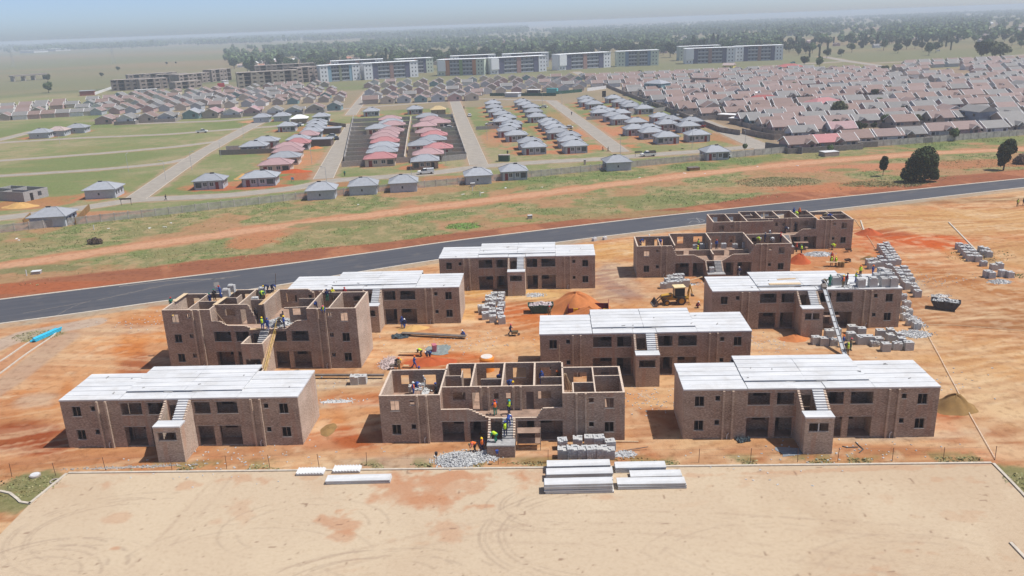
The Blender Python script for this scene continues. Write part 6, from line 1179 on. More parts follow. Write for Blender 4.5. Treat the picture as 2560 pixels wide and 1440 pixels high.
for i in range(10):
    t = i/10; y = 400-t*108; wall([(862+t*22-(0), y+3), (1012+t*14, y-3)], 1.7, .2, CB, '%splot wall from the near end, left half of the walled block' % (ORD[i] or 'nearest ')); wall([(1018+t*14, y-4), (1164-t*34, y-9)], 1.7, .2, CB, '%splot wall from the near end, right half of the walled block' % (ORD[i] or 'nearest '))
wall([(862, 404), (884, 296)], 1.7, .2, CB, 'left side wall of the walled middle block'); wall([(1166, 394), (1130, 288)], 1.7, .2, CB, 'right side wall of the walled middle block')
wall([(549, 388), (688, 383)], 1.9, .22, cm('brown_block', (.24, .20, .18), .95), 'dark block yard wall in front of the grey roofed pair'); wall([(566, 378), (600, 376)], 1.9, .22, CB, 'short block wall behind the dark yard wall'); wall([(1466, 300), (1520, 297)], 1.5, .2, CB, 'grey front yard wall in the far cluster'); wall([(1190, 325), (1245, 322)], 1.5, .2, CB, 'grey yard wall round a parked white car'); wall([(1575, 288), (1670, 276), (1668, 272)], 1.8, .2, CB, 'long grey yard wall in the far cluster'); wall([(1572, 282), (1620, 274)], 1.8, .2, CB, 'grey back wall beside the long yard wall')
wall([(225, 525), (190, 562)], 1.6, .2, s_ol, 'brown plot wall running up from the concrete fence'); wall([(60, 563), (78, 545)], 1.4, .2, s_ol, 'short plot wall left of the first grey house'); wall([(820, 312), (865, 318)], 1.6, .2, SW_, 'dark wall by the brick garage'); wall([(1468, 228), (1515, 222)], 2.0, .2, WL['w'], 'white yard wall at the end of the middle estate'); wall([(235, 238), (280, 222)], 2.0, .3, WL['w'], 'white wall running from the red shed to the unfinished flats')
wall([(1225, 240), (1390, 240)], 1.8, .15, cm('green_net', (.03, .10, .07), .9), 'dark green shade net fence in front of the yard shop', 'net_fence'); wall([(1390, 236), (1455, 230)], 1.9, .15, cm('green_net', (.03, .10, .07), .9), 'dark green shade net fence at the right of the yard shop', 'net_fence')
# concrete palisade fence
def palis():
    o = thing('palisade_fence', 'long grey concrete palisade fence between the estate and the veld', 'fence', at(0, 582)); b0 = at(0, 582); k = 0; col = cm('palisade', (.44, .41, .37), .95, var=.3, sc=.8); P_ = MB()
    for a, b in zip(wf, wf[1:]):
        d = b-a; L = float(np.linalg.norm(d)); u = d/L; n = int(L/3)
        for i in range(n):
            c = a+u*(i*L/n); m = MB(); ang = math.atan2(u[1], u[0])
            if c[0] < -135 or c[0] > 190: continue
            if k < 99: m.obox((c[0]-b0.x, c[1]-b0.y, .95), (.2, .2, 2.1), ang); m.build('post', col, o); k += 1
            else: P_.obox((c[0]-b0.x, c[1]-b0.y, .95), (.2, .2, 2.1), ang)
            if c[0] < 62:
                for j in range(14): s = (j+.5)*L/n/14; P_.obox((c[0]+u[0]*s-b0.x, c[1]+u[1]*s-b0.y, .93), (.145, .06, 1.9), ang)
                for h in (.4, 1.5): P_.obox((c[0]+u[0]*1.5-b0.x, c[1]+u[1]*1.5-b0.y+.07, h), (L/n, .05, .1), ang)
            else: P_.obox((c[0]+u[0]*1.5-b0.x, c[1]+u[1]*1.5-b0.y, 1.0), (L/n-.2, .08, 1.95), ang)
    x = P_.build('panel', col, o); x['kind'] = 'stuff'
palis()
# ---- special buildings
def bldg(name, label, a, b, dep, h, wl, roof=None, rmat=None, rh=1.8, over=.4, wins=0, cat='building', group=None, z=0):
    A = at(*a); B = at(*b); d = B-A; L = d.length; rz = math.atan2(d.y, d.x); o = thing(name, label, cat, A, rz, group); m = MB(); m.box(0, L, 0, dep, -.1, h); m.build('wall', wl, o)
    if roof == 'hip':
        r = max(.1, (L-dep)/2); e = over; m = MB(); m.add([(-e, -e, h), (L+e, -e, h), (L+e, dep+e, h), (-e, dep+e, h), (L/2-r, dep/2, h+rh), (L/2+r, dep/2, h+rh)], [(0, 1, 5, 4), (1, 2, 5), (2, 3, 4, 5), (3, 0, 4), (3, 2, 1, 0)]); m.build('roof', rmat, o)
    elif roof == 'gable':
        m = MB(); m.profile([(-over, h), (dep+over, h), (dep/2, h+rh)], -over, L+over); m.build('roof', rmat, o)
    elif roof == 'flat': m = MB(); m.box(-over, L+over, -over, dep+over, h, h+.25); m.build('roof', rmat, o)
    for i in range(wins):
        m = MB(); x = (i+.5)*L/wins; m.box(x-.6, x+.6, -.04, .02, h-1.8, h-.7); m.build('window', WIN, o)
    return o
def hollow():
    A = at(-30, 500); B = at(62, 505); d = B-A; L = d.length; o = thing('house', 'unfinished roofless house shell at the left photo edge', 'house', A, math.atan2(d.y, d.x))
    for x0, x1, y0, y1 in ((0, L, 0, .2), (0, L, 7.8, 8), (0, .2, .2, 7.8), (L-.2, L, .2, 7.8), (L*.45, L*.45+.15, .2, 7.8), (.2, L*.45, 4, 4.15), (L*.45+.15, L-.2, 3, 3.15)): m = MB(); m.box(x0, x1, y0, y1, -.1, 2.7); m.build('wall', MT['cement'], o)
    m = MB(); m.box(L-.03, L+.02, 2, 3, 0, 2.1); m.build('doorway_shade_panel', BLK, o); m = MB(); m.box(L-.03, L+.02, 4.6, 5.8, .9, 2.1); m.build('window', WIN, o)  # black panel on the solid wall stands for shade in a doorway
bldg('house', 'two storey teal house with a blue grey hip roof by the diagonal street', (1610, 234), (1652, 236), 9, 6, WL['t'], 'hip', RF['g'], 2, wins=2, cat='house'); bldg('house', 'two storey slate blue house with a taupe roof in the second row', (2394, 306), (2445, 313), 8, 4.8, WL['B'], 'gable', RF['t'], 2, wins=2, cat='house')
bldg('house', 'half built flat topped olive house inside the right estate', (1842, 248), (1903, 250), 8, 3.2, cm('olive_wall', (.30, .27, .19), .9), 'flat', WL['w'], wins=2, cat='house'); bldg('house', 'house with red brick walls and a dark grey roof', (2068, 228), (2105, 228), 7, 2.8, cm('red_brick', (.26, .08, .06), .9), 'gable', RF['d'], 1.8, wins=2, cat='house'); bldg('house', 'tall brown two storey house with a stepped front in the right estate', (1728, 216), (1775, 218), 8, 5.2, WL['s'], 'flat', RF['b'], wins=3, cat='house')
bldg('long_building', 'long red roofed single storey building at the top of the right estate', (1946, 180), (2010, 178), 12, 3.4, WL['s'], 'hip', RF['R'], 2.2, wins=6); bldg('house', 'wide rose red hip roofed house in the right estate', (2040, 276), (2110, 270), 10, 2.8, WL['s'], 'hip', RF['h'], 2.2, wins=3, cat='house'); bldg('house', 'large red hip roofed house near the diagonal street', (1858, 268), (1955, 268), 11, 2.8, WL['s'], 'hip', RF['R'], 2.6, wins=3, cat='house')
bldg('house', 'small yellow house in front of the grey flats', (1806, 172), (1832, 172), 7, 2.8, WL['y'], 'gable', RF['c'], 1.8, wins=2, cat='house'); bldg('garage', 'dark brick garage with a flat pale blue roof beside the first street', (778, 367), (828, 365), 6, 2.6, cm('dark_brick', (.15, .11, .095), .9), 'flat', RF['g'], wins=0, cat='garage'); bldg('garage', 'grey garage with a flat roof above the white parked car', (806, 336), (850, 334), 6, 2.3, cm('dark_brick', (.15, .11, .095), .9), 'flat', RF['g'], cat='garage')
hollow(); bldg('shed', 'red brick shed with a tin roof at the start of the white wall', (200, 240), (236, 238), 8, 3.5, cm('red_brick', (.26, .08, .06), .9), 'flat', GAL, cat='shed'); bldg('shed', 'blue roofed lean-to beside the brown gabled house', (2348, 340), (2420, 336), 5, 2.5, SW_, 'flat', cm('blue_tin', (.22, .30, .38), .6), cat='shed')
bldg('carport', 'white roofed carport nearest the diagonal street', (1795, 300), (1850, 303), 4, 2.3, SW_, 'flat', TRM, cat='carport'); bldg('carport', 'small white roofed carport left of the teal gable house', (1823, 310), (1868, 312), 3.5, 2.3, SW_, 'flat', TRM, cat='carport'); bldg('kiosk', 'low white roofed kiosk behind the green net', (1262, 243), (1295, 243), 5, 2.3, WL['g'], 'flat', WL['w'], cat='kiosk'); bldg('container', 'turquoise container beside the yard shop', (1366, 233), (1392, 233), 2.5, 2.7, cm('turquoise', (.10, .42, .42), .7), 'flat', cm('turquoise', (.10, .42, .42), .7), over=0, cat='container')
bldg('container', 'small dark green container at the street corner', (1246, 404), (1272, 404), 2, 1.9, cm('dark_green', (.04, .09, .05), .7), 'flat', MT['lintel'], over=.05, cat='container'); bldg('shed', 'open white framed stall in the yard shop', (1318, 236), (1345, 236), 4, 2.6, cm('stall_inside_shade', (.03, .035, .04)), 'flat', TRM, cat='stall')  # stall is a solid box, its near black walls paint the shaded inside
# ---- apartment blocks
AW = cm('flats_white', (.70, .71, .72), .9, var=.05); AG = cm('flats_grey', (.20, .215, .24), .9, var=.1); AP = cm('flats_pale_green', (.50, .56, .46), .9, var=.05); AR = cm('flats_roof', (.82, .83, .83), .8, var=.04); RL = cm('flats_rail', (.42, .44, .46), .8)
def flats(a, b, dep, label, endm=AW, acc=(.28, .17, .15), side=(.10, .10, .16), nb=2, h=13.2, box=0):
    A = at(*a); B = at(*b); d = B-A; L = d.length; rz = math.atan2(d.y, d.x); o = thing('apartment_block', label, 'flats', A, rz, 'four storey apartment blocks behind the estate')
    e = min(7.5, L*.2); m = MB(); m.box(e+.01, L-e-.01, .8, dep, -.1, h); m.build('core', AG, o)
    for x0, x1 in ((0, e), (L-e, L)): m = MB(); m.box(x0, x1, -.6, dep+.4, -.1, h+.5); m.build('end_block', endm, o)
    m = MB(); m.prism([(-.4, -1.1), (L+.4, -1.1), (L+.4, dep+.9), (-.4, dep+.9)], h+.52, h+.85); m.build('roof', AR, o)
    if box: m = MB(); m.box(.9+ (0), e+.6, -1.5, -.6, 4, h); m.build('bay_box', AR, o)
    ca = flat('accent', acc, .9, .06); cs = flat('accent_side', side, .9, .06); w = (L-2*e)
    m = MB(); m.box(e+w*.46, e+w*.56, -.5, .8, -.1, h+.7); m.build('accent_panel', ca, o); m = MB(); m.box(e+.05, e+w*.14, -.3, .8, -.1, h); m.build('stair_panel', cs, o); m = MB(); m.box(L-e-w*.12, L-e-.05, -.3, .8, -.1, h); m.build('stair_panel', cs, o)
    for f in range(4):
        z = .1+f*h/4
        for x0, x1 in ((e+w*.15, e+w*.455), (e+w*.565, e+w*.87)): m = MB(); m.box(x0, x1, -.3, -.2, z+.2, z+1.0); m.box(x0, x1, -.2, .79, z-.1, z+.15); m.build('balcony', RL, o)
        for x in np.linspace(e+w*.19, e+w*.42, 3).tolist()+np.linspace(e+w*.60, e+w*.83, 3).tolist(): m = MB(); m.box(x-.7, x+.7, .7, .79, z+.9, z+2.4); m.build('window', WIN, o)
        for x in (e*.3, e*.7, L-e*.7, L-e*.3): m = MB(); m.box(x-.45, x+.45, -.66, -.6, z+1.1, z+2.3); m.build('window', WIN, o)
flats((802, 206), (902, 200), 13, 'white flats with a pale blue strip, leftmost of the finished blocks', acc=(.22, .24, .16), side=(.24, .38, .46)); flats((912, 200), (1046, 192), 13, 'grey and white flats, second finished block from the left'); flats((995, 186), (1084, 181), 13, 'pale green flats partly behind the second finished block', AP, (.40, .16, .08)); flats((830, 190), (960, 184), 12, 'white roofed flats behind the leftmost finished blocks')
flats((1094, 190), (1212, 187), 13, 'pale green flats with orange and green panels and a white bay', AP, (.20, .30, .10), (.50, .20, .08), box=1); flats((1226, 186), (1366, 178), 13, 'white flats with a purple brown panel and white bay box', box=1, acc=(.34, .20, .18)); flats((1130, 177), (1240, 172), 12, 'flats hidden behind the green and orange panelled block'); flats((1260, 172), (1372, 167), 12, 'white roofed flats behind the block with a purple panel')
flats((1396, 176), (1526, 168), 13, 'grey flats with brown centre panel between two road gaps', box=1, acc=(.32, .19, .16)); flats((1543, 167), (1646, 163), 13, 'flats with blue strip and a pale green right end', AP, (.24, .25, .2), (.16, .24, .34)); flats((1712, 160), (1836, 156), 13, 'left half of the long grey flats at right', box=1, acc=(.30, .18, .15)); flats((1838, 154), (1956, 150), 13, 'right half of the long grey flats at right', acc=(.30, .18, .15)); flats((1698, 152), (1800, 148), 12, 'pale green flats behind the long grey flats', AP)
def shell(a, b, dep, h, label, seed, mat=None):
    A = at(*a); B = at(*b); d = B-A; L = d.length; rz = math.atan2(d.y, d.x); o = thing('apartment_shell', label, 'flats', A, rz, 'unfinished brick apartment blocks'); R = random.Random(seed); nf = max(2, int(h/3)); mt = mat or cm('shell_brick', (.27, .22, .19), .95, var=.3, sc=.5); nb = max(2, int(L/5))
    m = MB(); m.box(0, L, dep-.3, dep, -.1, h); m.build('rear_wall', mt, o)
    for x in np.linspace(0, L-.3, nb+1): m = MB(); hh = h-R.choice((0, 0, .8, 2.0)); m.box(x, x+.35, 0, dep-.3, -.1, hh); m.build('cross_wall', mt, o)
    for f in range(nf+1): m = MB(); m.box(.35, L-.3, .3, dep-.3, f*h/nf-.25, f*h/nf-.002); m.build('floor_slab', MT['lintel'], o)
    for i in range(nb):
        x0 = i*L/nb+.35; x1 = (i+1)*L/nb; 
        if i % 3 != 1:
            m = MB(); wallpanel(m, 0, 0, x0, x1, -.1, [(0, h-R.choice((0, 0, .5, 1.5))), (L, h)], [(x0+1.2, x1-1.2, f*h/nf+.9, f*h/nf+2.1) for f in range(nf)], .25, 0); m.build('front_wall', mt, o)
shell((280, 228), (348, 225), 11, 9, 'unfinished brick flats nearest the field, with a ragged top', 1); shell((352, 226), (422, 221), 11, 9, 'unfinished brick flats right of the ragged block', 2); shell((395, 212), (470, 208), 11, 9, 'unfinished brick flats with a white slab edge behind the first pair', 3); shell((440, 224), (506, 218), 10, 6, 'low unfinished flats with two storeys of openings', 4); shell((450, 213), (528, 205), 11, 9, 'unfinished three storey flats behind the low pair', 5); shell((322, 205), (445, 197), 11, 7, 'unfinished flats farthest back in the left group', 6)
shell((532, 205), (580, 200), 11, 11, 'dark unfinished flats left of the large grey shell', 7); shell((596, 222), (748, 213), 13, 12.5, 'large unfinished grey brown flats with concrete frame', 8, cm('shell_grey', (.33, .29, .23), .95, var=.3)); shell((745, 208), (800, 203), 13, 13, 'dark brick unfinished flats touching the finished white block', 9); shell((640, 196), (790, 188), 12, 12, 'unfinished flats behind the large grey shell', 10)
bldg('red_container', 'red shipping container by the unfinished flats', (545, 218), (562, 217), 3, 2.8, CM('red'), 'flat', CM('red'), over=0, cat='container'); bldg('long_building', 'long brick school building among the trees behind the flats', (1190, 116), (1275, 110), 20, 8, cm('school_brick', (.30, .16, .13), .95), 'flat', GAL, wins=8); bldg('site_office', 'white site office below the unfinished flats', (338, 234), (392, 231), 4, 2.6, WL['w'], 'flat', WL['w'], wins=3, cat='cabin'); bldg('site_office', 'white site cabin behind the red container', (560, 211), (572, 210), 4, 3, WL['w'], 'flat', WL['w'], cat='cabin')
for i, (x0, x1, y, w) in enumerate([(50, 85, 133, 'leftmost white roofed warehouse on the far plain'), (88, 140, 129, 'second white roofed warehouse on the far plain'), (612, 636, 106, 'white warehouse beyond the central field'), (690, 716, 103, 'small white warehouse right of the central one'), (1880, 2040, 18+4, 'long white greenhouse roof on the right horizon')]): bldg('warehouse', w, (x0, y), (x1, y-1), 60, 9, WL['w'], 'flat', AR, over=2)
o = thing('road_bridge', 'concrete road overpass in the field at far left', 'bridge', at(35, 204)); A = at(35, 204); B = at(120, 198); d = B-A; o.rotation_euler = (0, 0, math.atan2(d.y, d.x)); L = d.length
m = MB(); m.box(0, L, 0, 12, 5.2, 6.4); m.build('deck', MT['lintel'], o); m = MB(); m.box(0, L, -.2, 0, 6.2, 7.2); m.build('parapet', MT['lintel'], o)
for x in (L*.02, L*.33, L*.62, L*.97): m = MB(); m.box(x, x+1.4, 1, 11, -.1, 5.2); m.build('pier', MT['lintel'], o)
for i, (px, py, h, w) in enumerate([(34, 168, 26, 'leftmost steel pylon in the field'), (285, 160, 30, 'steel pylon right of the lone field tree'), (620, 150, 30, 'steel pylon beyond the unfinished flats'), (1082, 118, 30, 'steel pylon above the central trees')]):
    o = thing('pylon', w, 'pylon', at(px, py), .2, 'steel pylons'); m = MB()
    for sx in (-1, 1):
        for sy in (-1, 1): m.bar((sx*2.6, sy*2.6, 0), (sx*.4, sy*.4, h), .12, .1, 4)
    for k in range(6): z0, z1 = k*h/6, (k+1)*h/6; r0 = 2.6-2.2*z0/h; r1 = 2.6-2.2*z1/h; m.bar((-r0, -r0, z0), (r1, -r1, z1), .07, .07, 4); m.bar((r0, r0, z0), (-r1, r1, z1), .07, .07, 4)
    m.build('tower', GAL, o); m = MB(); [m.box(-w_, w_, -.15, .15, h*z_, h*z_+.25) for w_, z_ in ((5, .7), (4.2, .82), (3.4, .94))]; m.build('cross_arm', GAL, o)
# ---- street lamps, signs
LP = [(415, 290+160), (1115, 412), (818, 470), (1551, 386), (1862, 374), (1680, 330), (610, 345), (780, 410), (1218, 350), (1490, 292), (322, 430), (886, 330), (1030, 455+3), (1730, 372), (1356, 262), (1405, 262), (150, 360), (553, 395), (480, 425), (692, 395), (2350, 225)]
lampm = dict(pole=M_(lambda m: m.bar((0, 0, 0), (0, 0, 6), .07, .05, 8), 'pole', GAL), arm=M_(lambda m: m.bar((0, 0, 5.9), (1.1, 0, 6.15), .045, .04, 6), 'arm', GAL), head=M_(lambda m: m.box(.9, 1.5, -.12, .12, 6.1, 6.22), 'lamp_head', GAL))
for i, (x, y) in enumerate(sorted(LP)):
    o = thing('street_lamp', 'slim grey street lamp, %s from the left in the estate' % (ORD[i].strip() if i and i < 20 else ('leftmost' if i == 0 else 'last')) if i else 'slim grey street lamp, leftmost in the estate', 'street lamp', at(x, y), PI/2*(i % 3), 'street lamps of the estate')
    for k_ in lampm: inst({'head': 'lamp_head'}.get(k_, k_), lampm[k_], o)
def board(px, py, w, h, z, mat, label): o = thing('sign_board', label, 'sign', at(px, py)); m = MB(); m.box(-w/2, w/2, -.05, .05, z, z+h); m.build('board', mat, o); [M2.build('post', STL, o) for M2 in [MB().box(x-.05, x+.05, .05, .15, -.05, z+h*.5) for x in (-w*.42, w*.42)]]
board(316, 513, 3.2, .45, 1.5, STL, 'long low brown sign board at the left road fork'); board(1510, 248, 2.2, 3.4, 1.2, BLK, 'tall black billboard behind the grey hip roofed cluster'); board(732, 455, .8, .7, .7, cm('sky_blue', (.15, .4, .6)), 'small blue site sign in front of the grey house'); board(1596, 392, 2.4, .5, 1.3, STL, 'low dark street name board beside the parked pickup')
# ---- vehicles
def carmesh():
    c = {}
    def body(m, pts, w): m.profile([(p[0], p[1]) for p in pts], -w/2, w/2)
    c['car'] = M_(lambda m: body(m, [(-2.05, .3), (2.05, .3), (2.1, .62), (1.95, .85), (1.1, .92), (-1.95, .92), (-2.1, .7)], 1.68), 'body', CM('white')); c['cabin'] = M_(lambda m: m.add([(-.74, -1.75, .92), (.74, -1.75, .92), (.74, 1.1, .92), (-.74, 1.1, .92), (-.6, -1.3, 1.42), (.6, -1.3, 1.42), (.6, .35, 1.42), (-.6, .35, 1.42)], [(0, 1, 5, 4), (1, 2, 6, 5), (2, 3, 7, 6), (3, 0, 4, 7), (4, 5, 6, 7)]), 'windows', GLS)
    c['top'] = M_(lambda m: m.box(-.58, .58, -1.28, .33, 1.42, 1.47), 'roof_panel', CM('white')); c['pbody'] = M_(lambda m: body(m, [(-2.5, .45), (2.5, .45), (2.55, .8), (2.35, 1.05), (1.2, 1.1), (1.2, 1.1), (-2.5, 1.1)], 1.75), 'body', CM('white')); c['pcab'] = M_(lambda m: m.add([(-.8, -.3, 1.1), (.8, -.3, 1.1), (.8, 1.5, 1.1), (-.8, 1.5, 1.1), (-.68, -.2, 1.7), (.68, -.2, 1.7), (.68, .75, 1.7), (-.68, .75, 1.7)], [(0, 1, 5, 4), (1, 2, 6, 5), (2, 3, 7, 6), (3, 0, 4, 7), (4, 5, 6, 7)]), 'windows', GLS)
    c['ptop'] = M_(lambda m: m.box(-.68, .68, -.22, .72, 1.7, 1.76), 'roof_panel', CM('white')); c['bed'] = M_(lambda m: m.box(-.72, .72, -2.4, -.4, 1.102, 1.12), 'load_bed', BLK); c['cage'] = M_(lambda m: (m.box(-.84, -.80, -2.45, -.35, 1.1, 1.75), m.box(.80, .84, -2.45, -.35, 1.1, 1.75), m.box(-.84, .84, -2.45, -2.41, 1.1, 1.75)), 'cage', STL); c['canopy'] = M_(lambda m: m.box(-.8, .8, -2.45, -.35, 1.1, 1.72), 'canopy', cm('canopy_grey', (.5, .52, .54))); c['wh'] = M_(lambda m: m.bar((-.1, 0, 0), (.1, 0, 0), .33, .33, 14), 'wheel', RUB); c['lt'] = M_(lambda m: m.box(-.2, .2, -.02, .02, -.08, .08), 'headlight', TRM)
    return c
CMH = carmesh()
def car(px, py, rz, col, label, kind='car', extra=None):
    o = thing('pickup' if kind == 'pickup' else 'parked_car', label, 'pickup' if kind == 'pickup' else 'car', at(px, py), math.radians(rz), 'vehicles parked in the estate'); c = [CM(col) if col in CL else cm(col, {'silver': (.45, .46, .48)}[col], .4)]
    pk = kind == 'pickup'; inst('body', CMH['pbody' if pk else 'car'], o, c); w = inst('windows', CMH['pcab' if pk else 'cabin'], o); inst('roof_panel', CMH['ptop' if pk else 'top'], w, c)
    if pk: inst('load_bed', CMH['bed'], o)
    if extra: inst(extra, CMH[extra], o)
    for x in (-.8, .8):
        for y in ((-1.6, 1.6) if pk else (-1.3, 1.3)): inst('wheel', CMH['wh'], o, None, (x, y, .33))
        inst('headlight', CMH['lt'], o, None, (x*.78, 2.56 if pk else 2.1, .75))
car(505, 332, -80, 'white', 'white pickup parked on the grass plot road at left', 'pickup'); car(1065, 435, 98, 'white', 'white pickup with a grey canopy on the road before the corner house', 'pickup', 'canopy'); car(1620, 391, 98, 'white', 'white pickup with a dark cage on the road at right', 'pickup', 'cage'); car(1811, 395, 98, 'white', 'white car parked against the rightmost grey house'); car(1174, 291, 5, 'white', 'white car driving down the middle street'); car(828, 343, 85, 'silver', 'silver car parked beside the flat roofed garage'); car(842, 349, 10, 'dark', 'dark car behind the silver one')
car(749, 315, 60, 'white', 'white car between two grey hip houses'); car(737, 318, 60, 'navy', 'dark blue car beside the white car at the left block'); car(1358, 270, 80, 'white', 'white car parked where the third street starts'); car(1225, 313, 80, 'white', 'white car inside the grey walled yard'); car(1420, 322, 80, 'white', 'white car right of the second grey column'); car(1613, 262, 80, 'white', 'white car on the diagonal street'); car(1748, 319, 75, 'red', 'red pickup behind the last grey house', 'pickup'); car(1453, 188, 70, 'white', 'white car at the top of the diagonal street')
car(1120, 322, 80, 'white', 'white car under a carport in the walled block'); car(2488, 287, 70, 'blue', 'blue and white car between two taupe houses'); car(2370, 176, 10, 'white', 'white minibus by the small green at upper right'); car(1982, 158, 80, 'teal', 'pale blue car in the car park past the flats'); car(2345, 128, 95, 'white', 'white van on the far main road'); car(1690, 292, 20, 'dark', 'dark car between the near cluster houses')
for (x, y, r, lb) in ((1675, 376, .45, 'black tyre lying on the verge, left one'), (1706, 372, .45, 'black tyre lying on the verge, right one')): cring(x, y, r, lb, RUB)
# ------------------------------------------------------------------ vegetation
def leafmat(name, c1, c2):
    m, nt, b = newmat(name); g = N(nt, 'NewGeometry'); col = mix(nt, c1, c2, g.outputs['Random Per Island'])
    oi = N(nt, 'ObjectInfo'); hs = N(nt, 'HueSaturation'); nt.links.new(col, hs.inputs['Color']); mr = nt.nodes.new('ShaderNodeMapRange'); nt.links.new(oi.outputs['Random'], mr.inputs[0]); mr.inputs[3].default_value = .75; mr.inputs[4].default_value = 1.3; nt.links.new(mr.outputs[0], hs.inputs['Value'])
    nt.links.new(hs.outputs[0], b.inputs['Base Color']); b.inputs['Roughness'].default_value = .8; b.inputs['Specular IOR Level'].default_value = .2; return m
LFD = leafmat('foliage_dark', (.022, .036, .014), (.06, .085, .03)); LFM = leafmat('foliage_mid', (.05, .085, .03), (.13, .18, .07)); LFO = leafmat('foliage_olive', (.07, .09, .04), (.16, .17, .08)); BRK_ = cm('bark', (.10, .075, .055), .95)
def crown(blobs, n, s, seed, name, mat, flatz=1.0):
    R = np.random.default_rng(seed); w = np.array([b[3]**2 for b in blobs]); w = w/w.sum(); k = R.choice(len(blobs), n, p=w); B = np.array(blobs)[k]
    d = R.normal(size=(n, 3)); d /= np.linalg.norm(d, axis=1)[:, None]; rr = (.55+.5*R.random(n))**.7; c = B[:, :3]+d*(B[:, 3]*rr)[:, None]*np.array([1, 1, flatz])
    u = R.normal(size=(n, 3)); u /= np.linalg.norm(u, axis=1)[:, None]; v = np.cross(u, d+R.normal(size=(n, 3))*.6); v /= np.linalg.norm(v, axis=1)[:, None]+1e-9
    sz = s*(.6+.8*R.random(n))[:, None]; V = np.stack([c-u*sz-v*sz*.6, c+u*sz-v*sz*.6, c+u*sz*.8+v*sz*.7, c-u*sz*.7+v*sz*.7], 1).reshape(-1, 3); F = np.arange(4*n).reshape(-1, 4)
    return npmesh(name, V, F, [mat])
def blobset(seed, r, h0, h1, n=7, br=.5):
    R = random.Random(seed); return [(r*R.uniform(-.6, .6), r*R.uniform(-.6, .6), R.uniform(h0, h1), r*R.uniform(br*.7, br*1.25)) for _ in range(n)]+[(0, 0, (h0+h1)/2, r*.75)]
def trunkm(h, r, limbs=4, seed=0, lean=0):
    R = random.Random(seed); m = MB(); m.bar((0, 0, -.2), (lean*.4, 0, h*.5), r, r*.75, 9); m.bar((lean*.4, 0, h*.5), (lean, 0, h), r*.75, r*.4, 8)
    for i in range(limbs): a = R.uniform(0, 6.28); m.bar((lean*.4, 0, h*.5), (lean+math.cos(a)*h*.35, math.sin(a)*h*.35, h*R.uniform(.85, 1.1)), r*.45, r*.15, 6)
    return m.mesh('trunk', BRK_)
def tree(pos, cr, tr, label, group=None, s=1.0, rz=0, name='tree'):
    o = thing(name, label, 'tree', pos, rz, group); o.scale = (s, s, s); inst('trunk', tr, o); inst('crown', cr, o); return o
# three trees and a bush beside the dirt track
tree(at(2300, 455), crown([(0, 0, 6.2, 3.0), (-1.6, .5, 4.6, 2.4), (1.8, 0, 4.4, 2.4), (1.3, .3, 7.4, 2.2), (-3.4, 0, 2.4, 2.0), (2.9, .2, 2.4, 1.9), (-.5, 0, 2.6, 2.6), (1.9, 0, 6.0, 2.4), (-.2, 0, 6.6, 2.0), (3.8, 0, 1.6, 1.2), (-4.2, 0, 2.0, 1.2)], 11000, .20, 1, 'crown', LFD), trunkm(4, .4, 5, 1), 'large dark broad tree beside the asphalt road', s=.95)
tree(at(2207, 440), crown([(0, 0, 3.6, 1.1), (.1, 0, 4.6, .8), (-.1, 0, 2.6, 1.0)], 2600, .13, 2, 'crown', LFD), trunkm(2.4, .1, 3, 2), 'small slender dark tree left of the large broad one')
tree(at(2508, 425), crown([(0, 0, 5.6, 1.9), (.9, 0, 6.8, 1.6), (1.6, 0, 5.6, 1.3), (-.7, 0, 4.2, 1.5), (-.5, 0, 2.8, 1.2), (.2, 0, 3.4, 1.3), (-.9, 0, 1.9, .8)], 6500, .17, 3, 'crown', LFD), trunkm(4.6, .22, 4, 3, .4), 'tall leaning dark tree near the right photo edge')
tree(at(2555, 410), crown([(0, 0, 1.2, 1.8), (2, 0, 1.0, 1.5), (-1.5, 0, .8, 1.2)], 1800, .16, 4, 'crown', cm('dry_twigs', (.13, .09, .07))), trunkm(1, .1, 3, 4), 'brown leafless scrub at the right photo edge', name='bush')
tree(at(238, 610), crown([(0, 0, .6, .9), (1.0, 0, .5, .7), (-1, 0, .5, .7)], 1200, .10, 5, 'crown', cm('dry_twigs', (.13, .09, .07))), trunkm(.5, .05, 3, 5), 'dark dry shrub in the veld at left', name='bush')
bush = crown([(0, 0, .6, .8), (.6, 0, .4, .6)], 500, .12, 6, 'crown', LFM); bt = trunkm(.4, .04, 2, 6)
TP = [(crown(blobset(i, 4.0, 4.0, 7.5), 900, .42, 20+i, 'crown', m_), trunkm(4.5, .25, 4, i)) for i, m_ in enumerate((LFM, LFD, LFO, LFM, LFD))]; PIN = [(crown([(0, 0, 3+i*1.4, 2.5-i*.27) for i in range(7)], 900, .40, 40, 'crown', LFD), trunkm(10, .25, 0, 7)), (crown([(0, 0, 2+i*1.1, .9) for i in range(9)], 600, .30, 41, 'crown', LFD), trunkm(9, .15, 0, 8))]
GT = 'garden trees inside the estate'
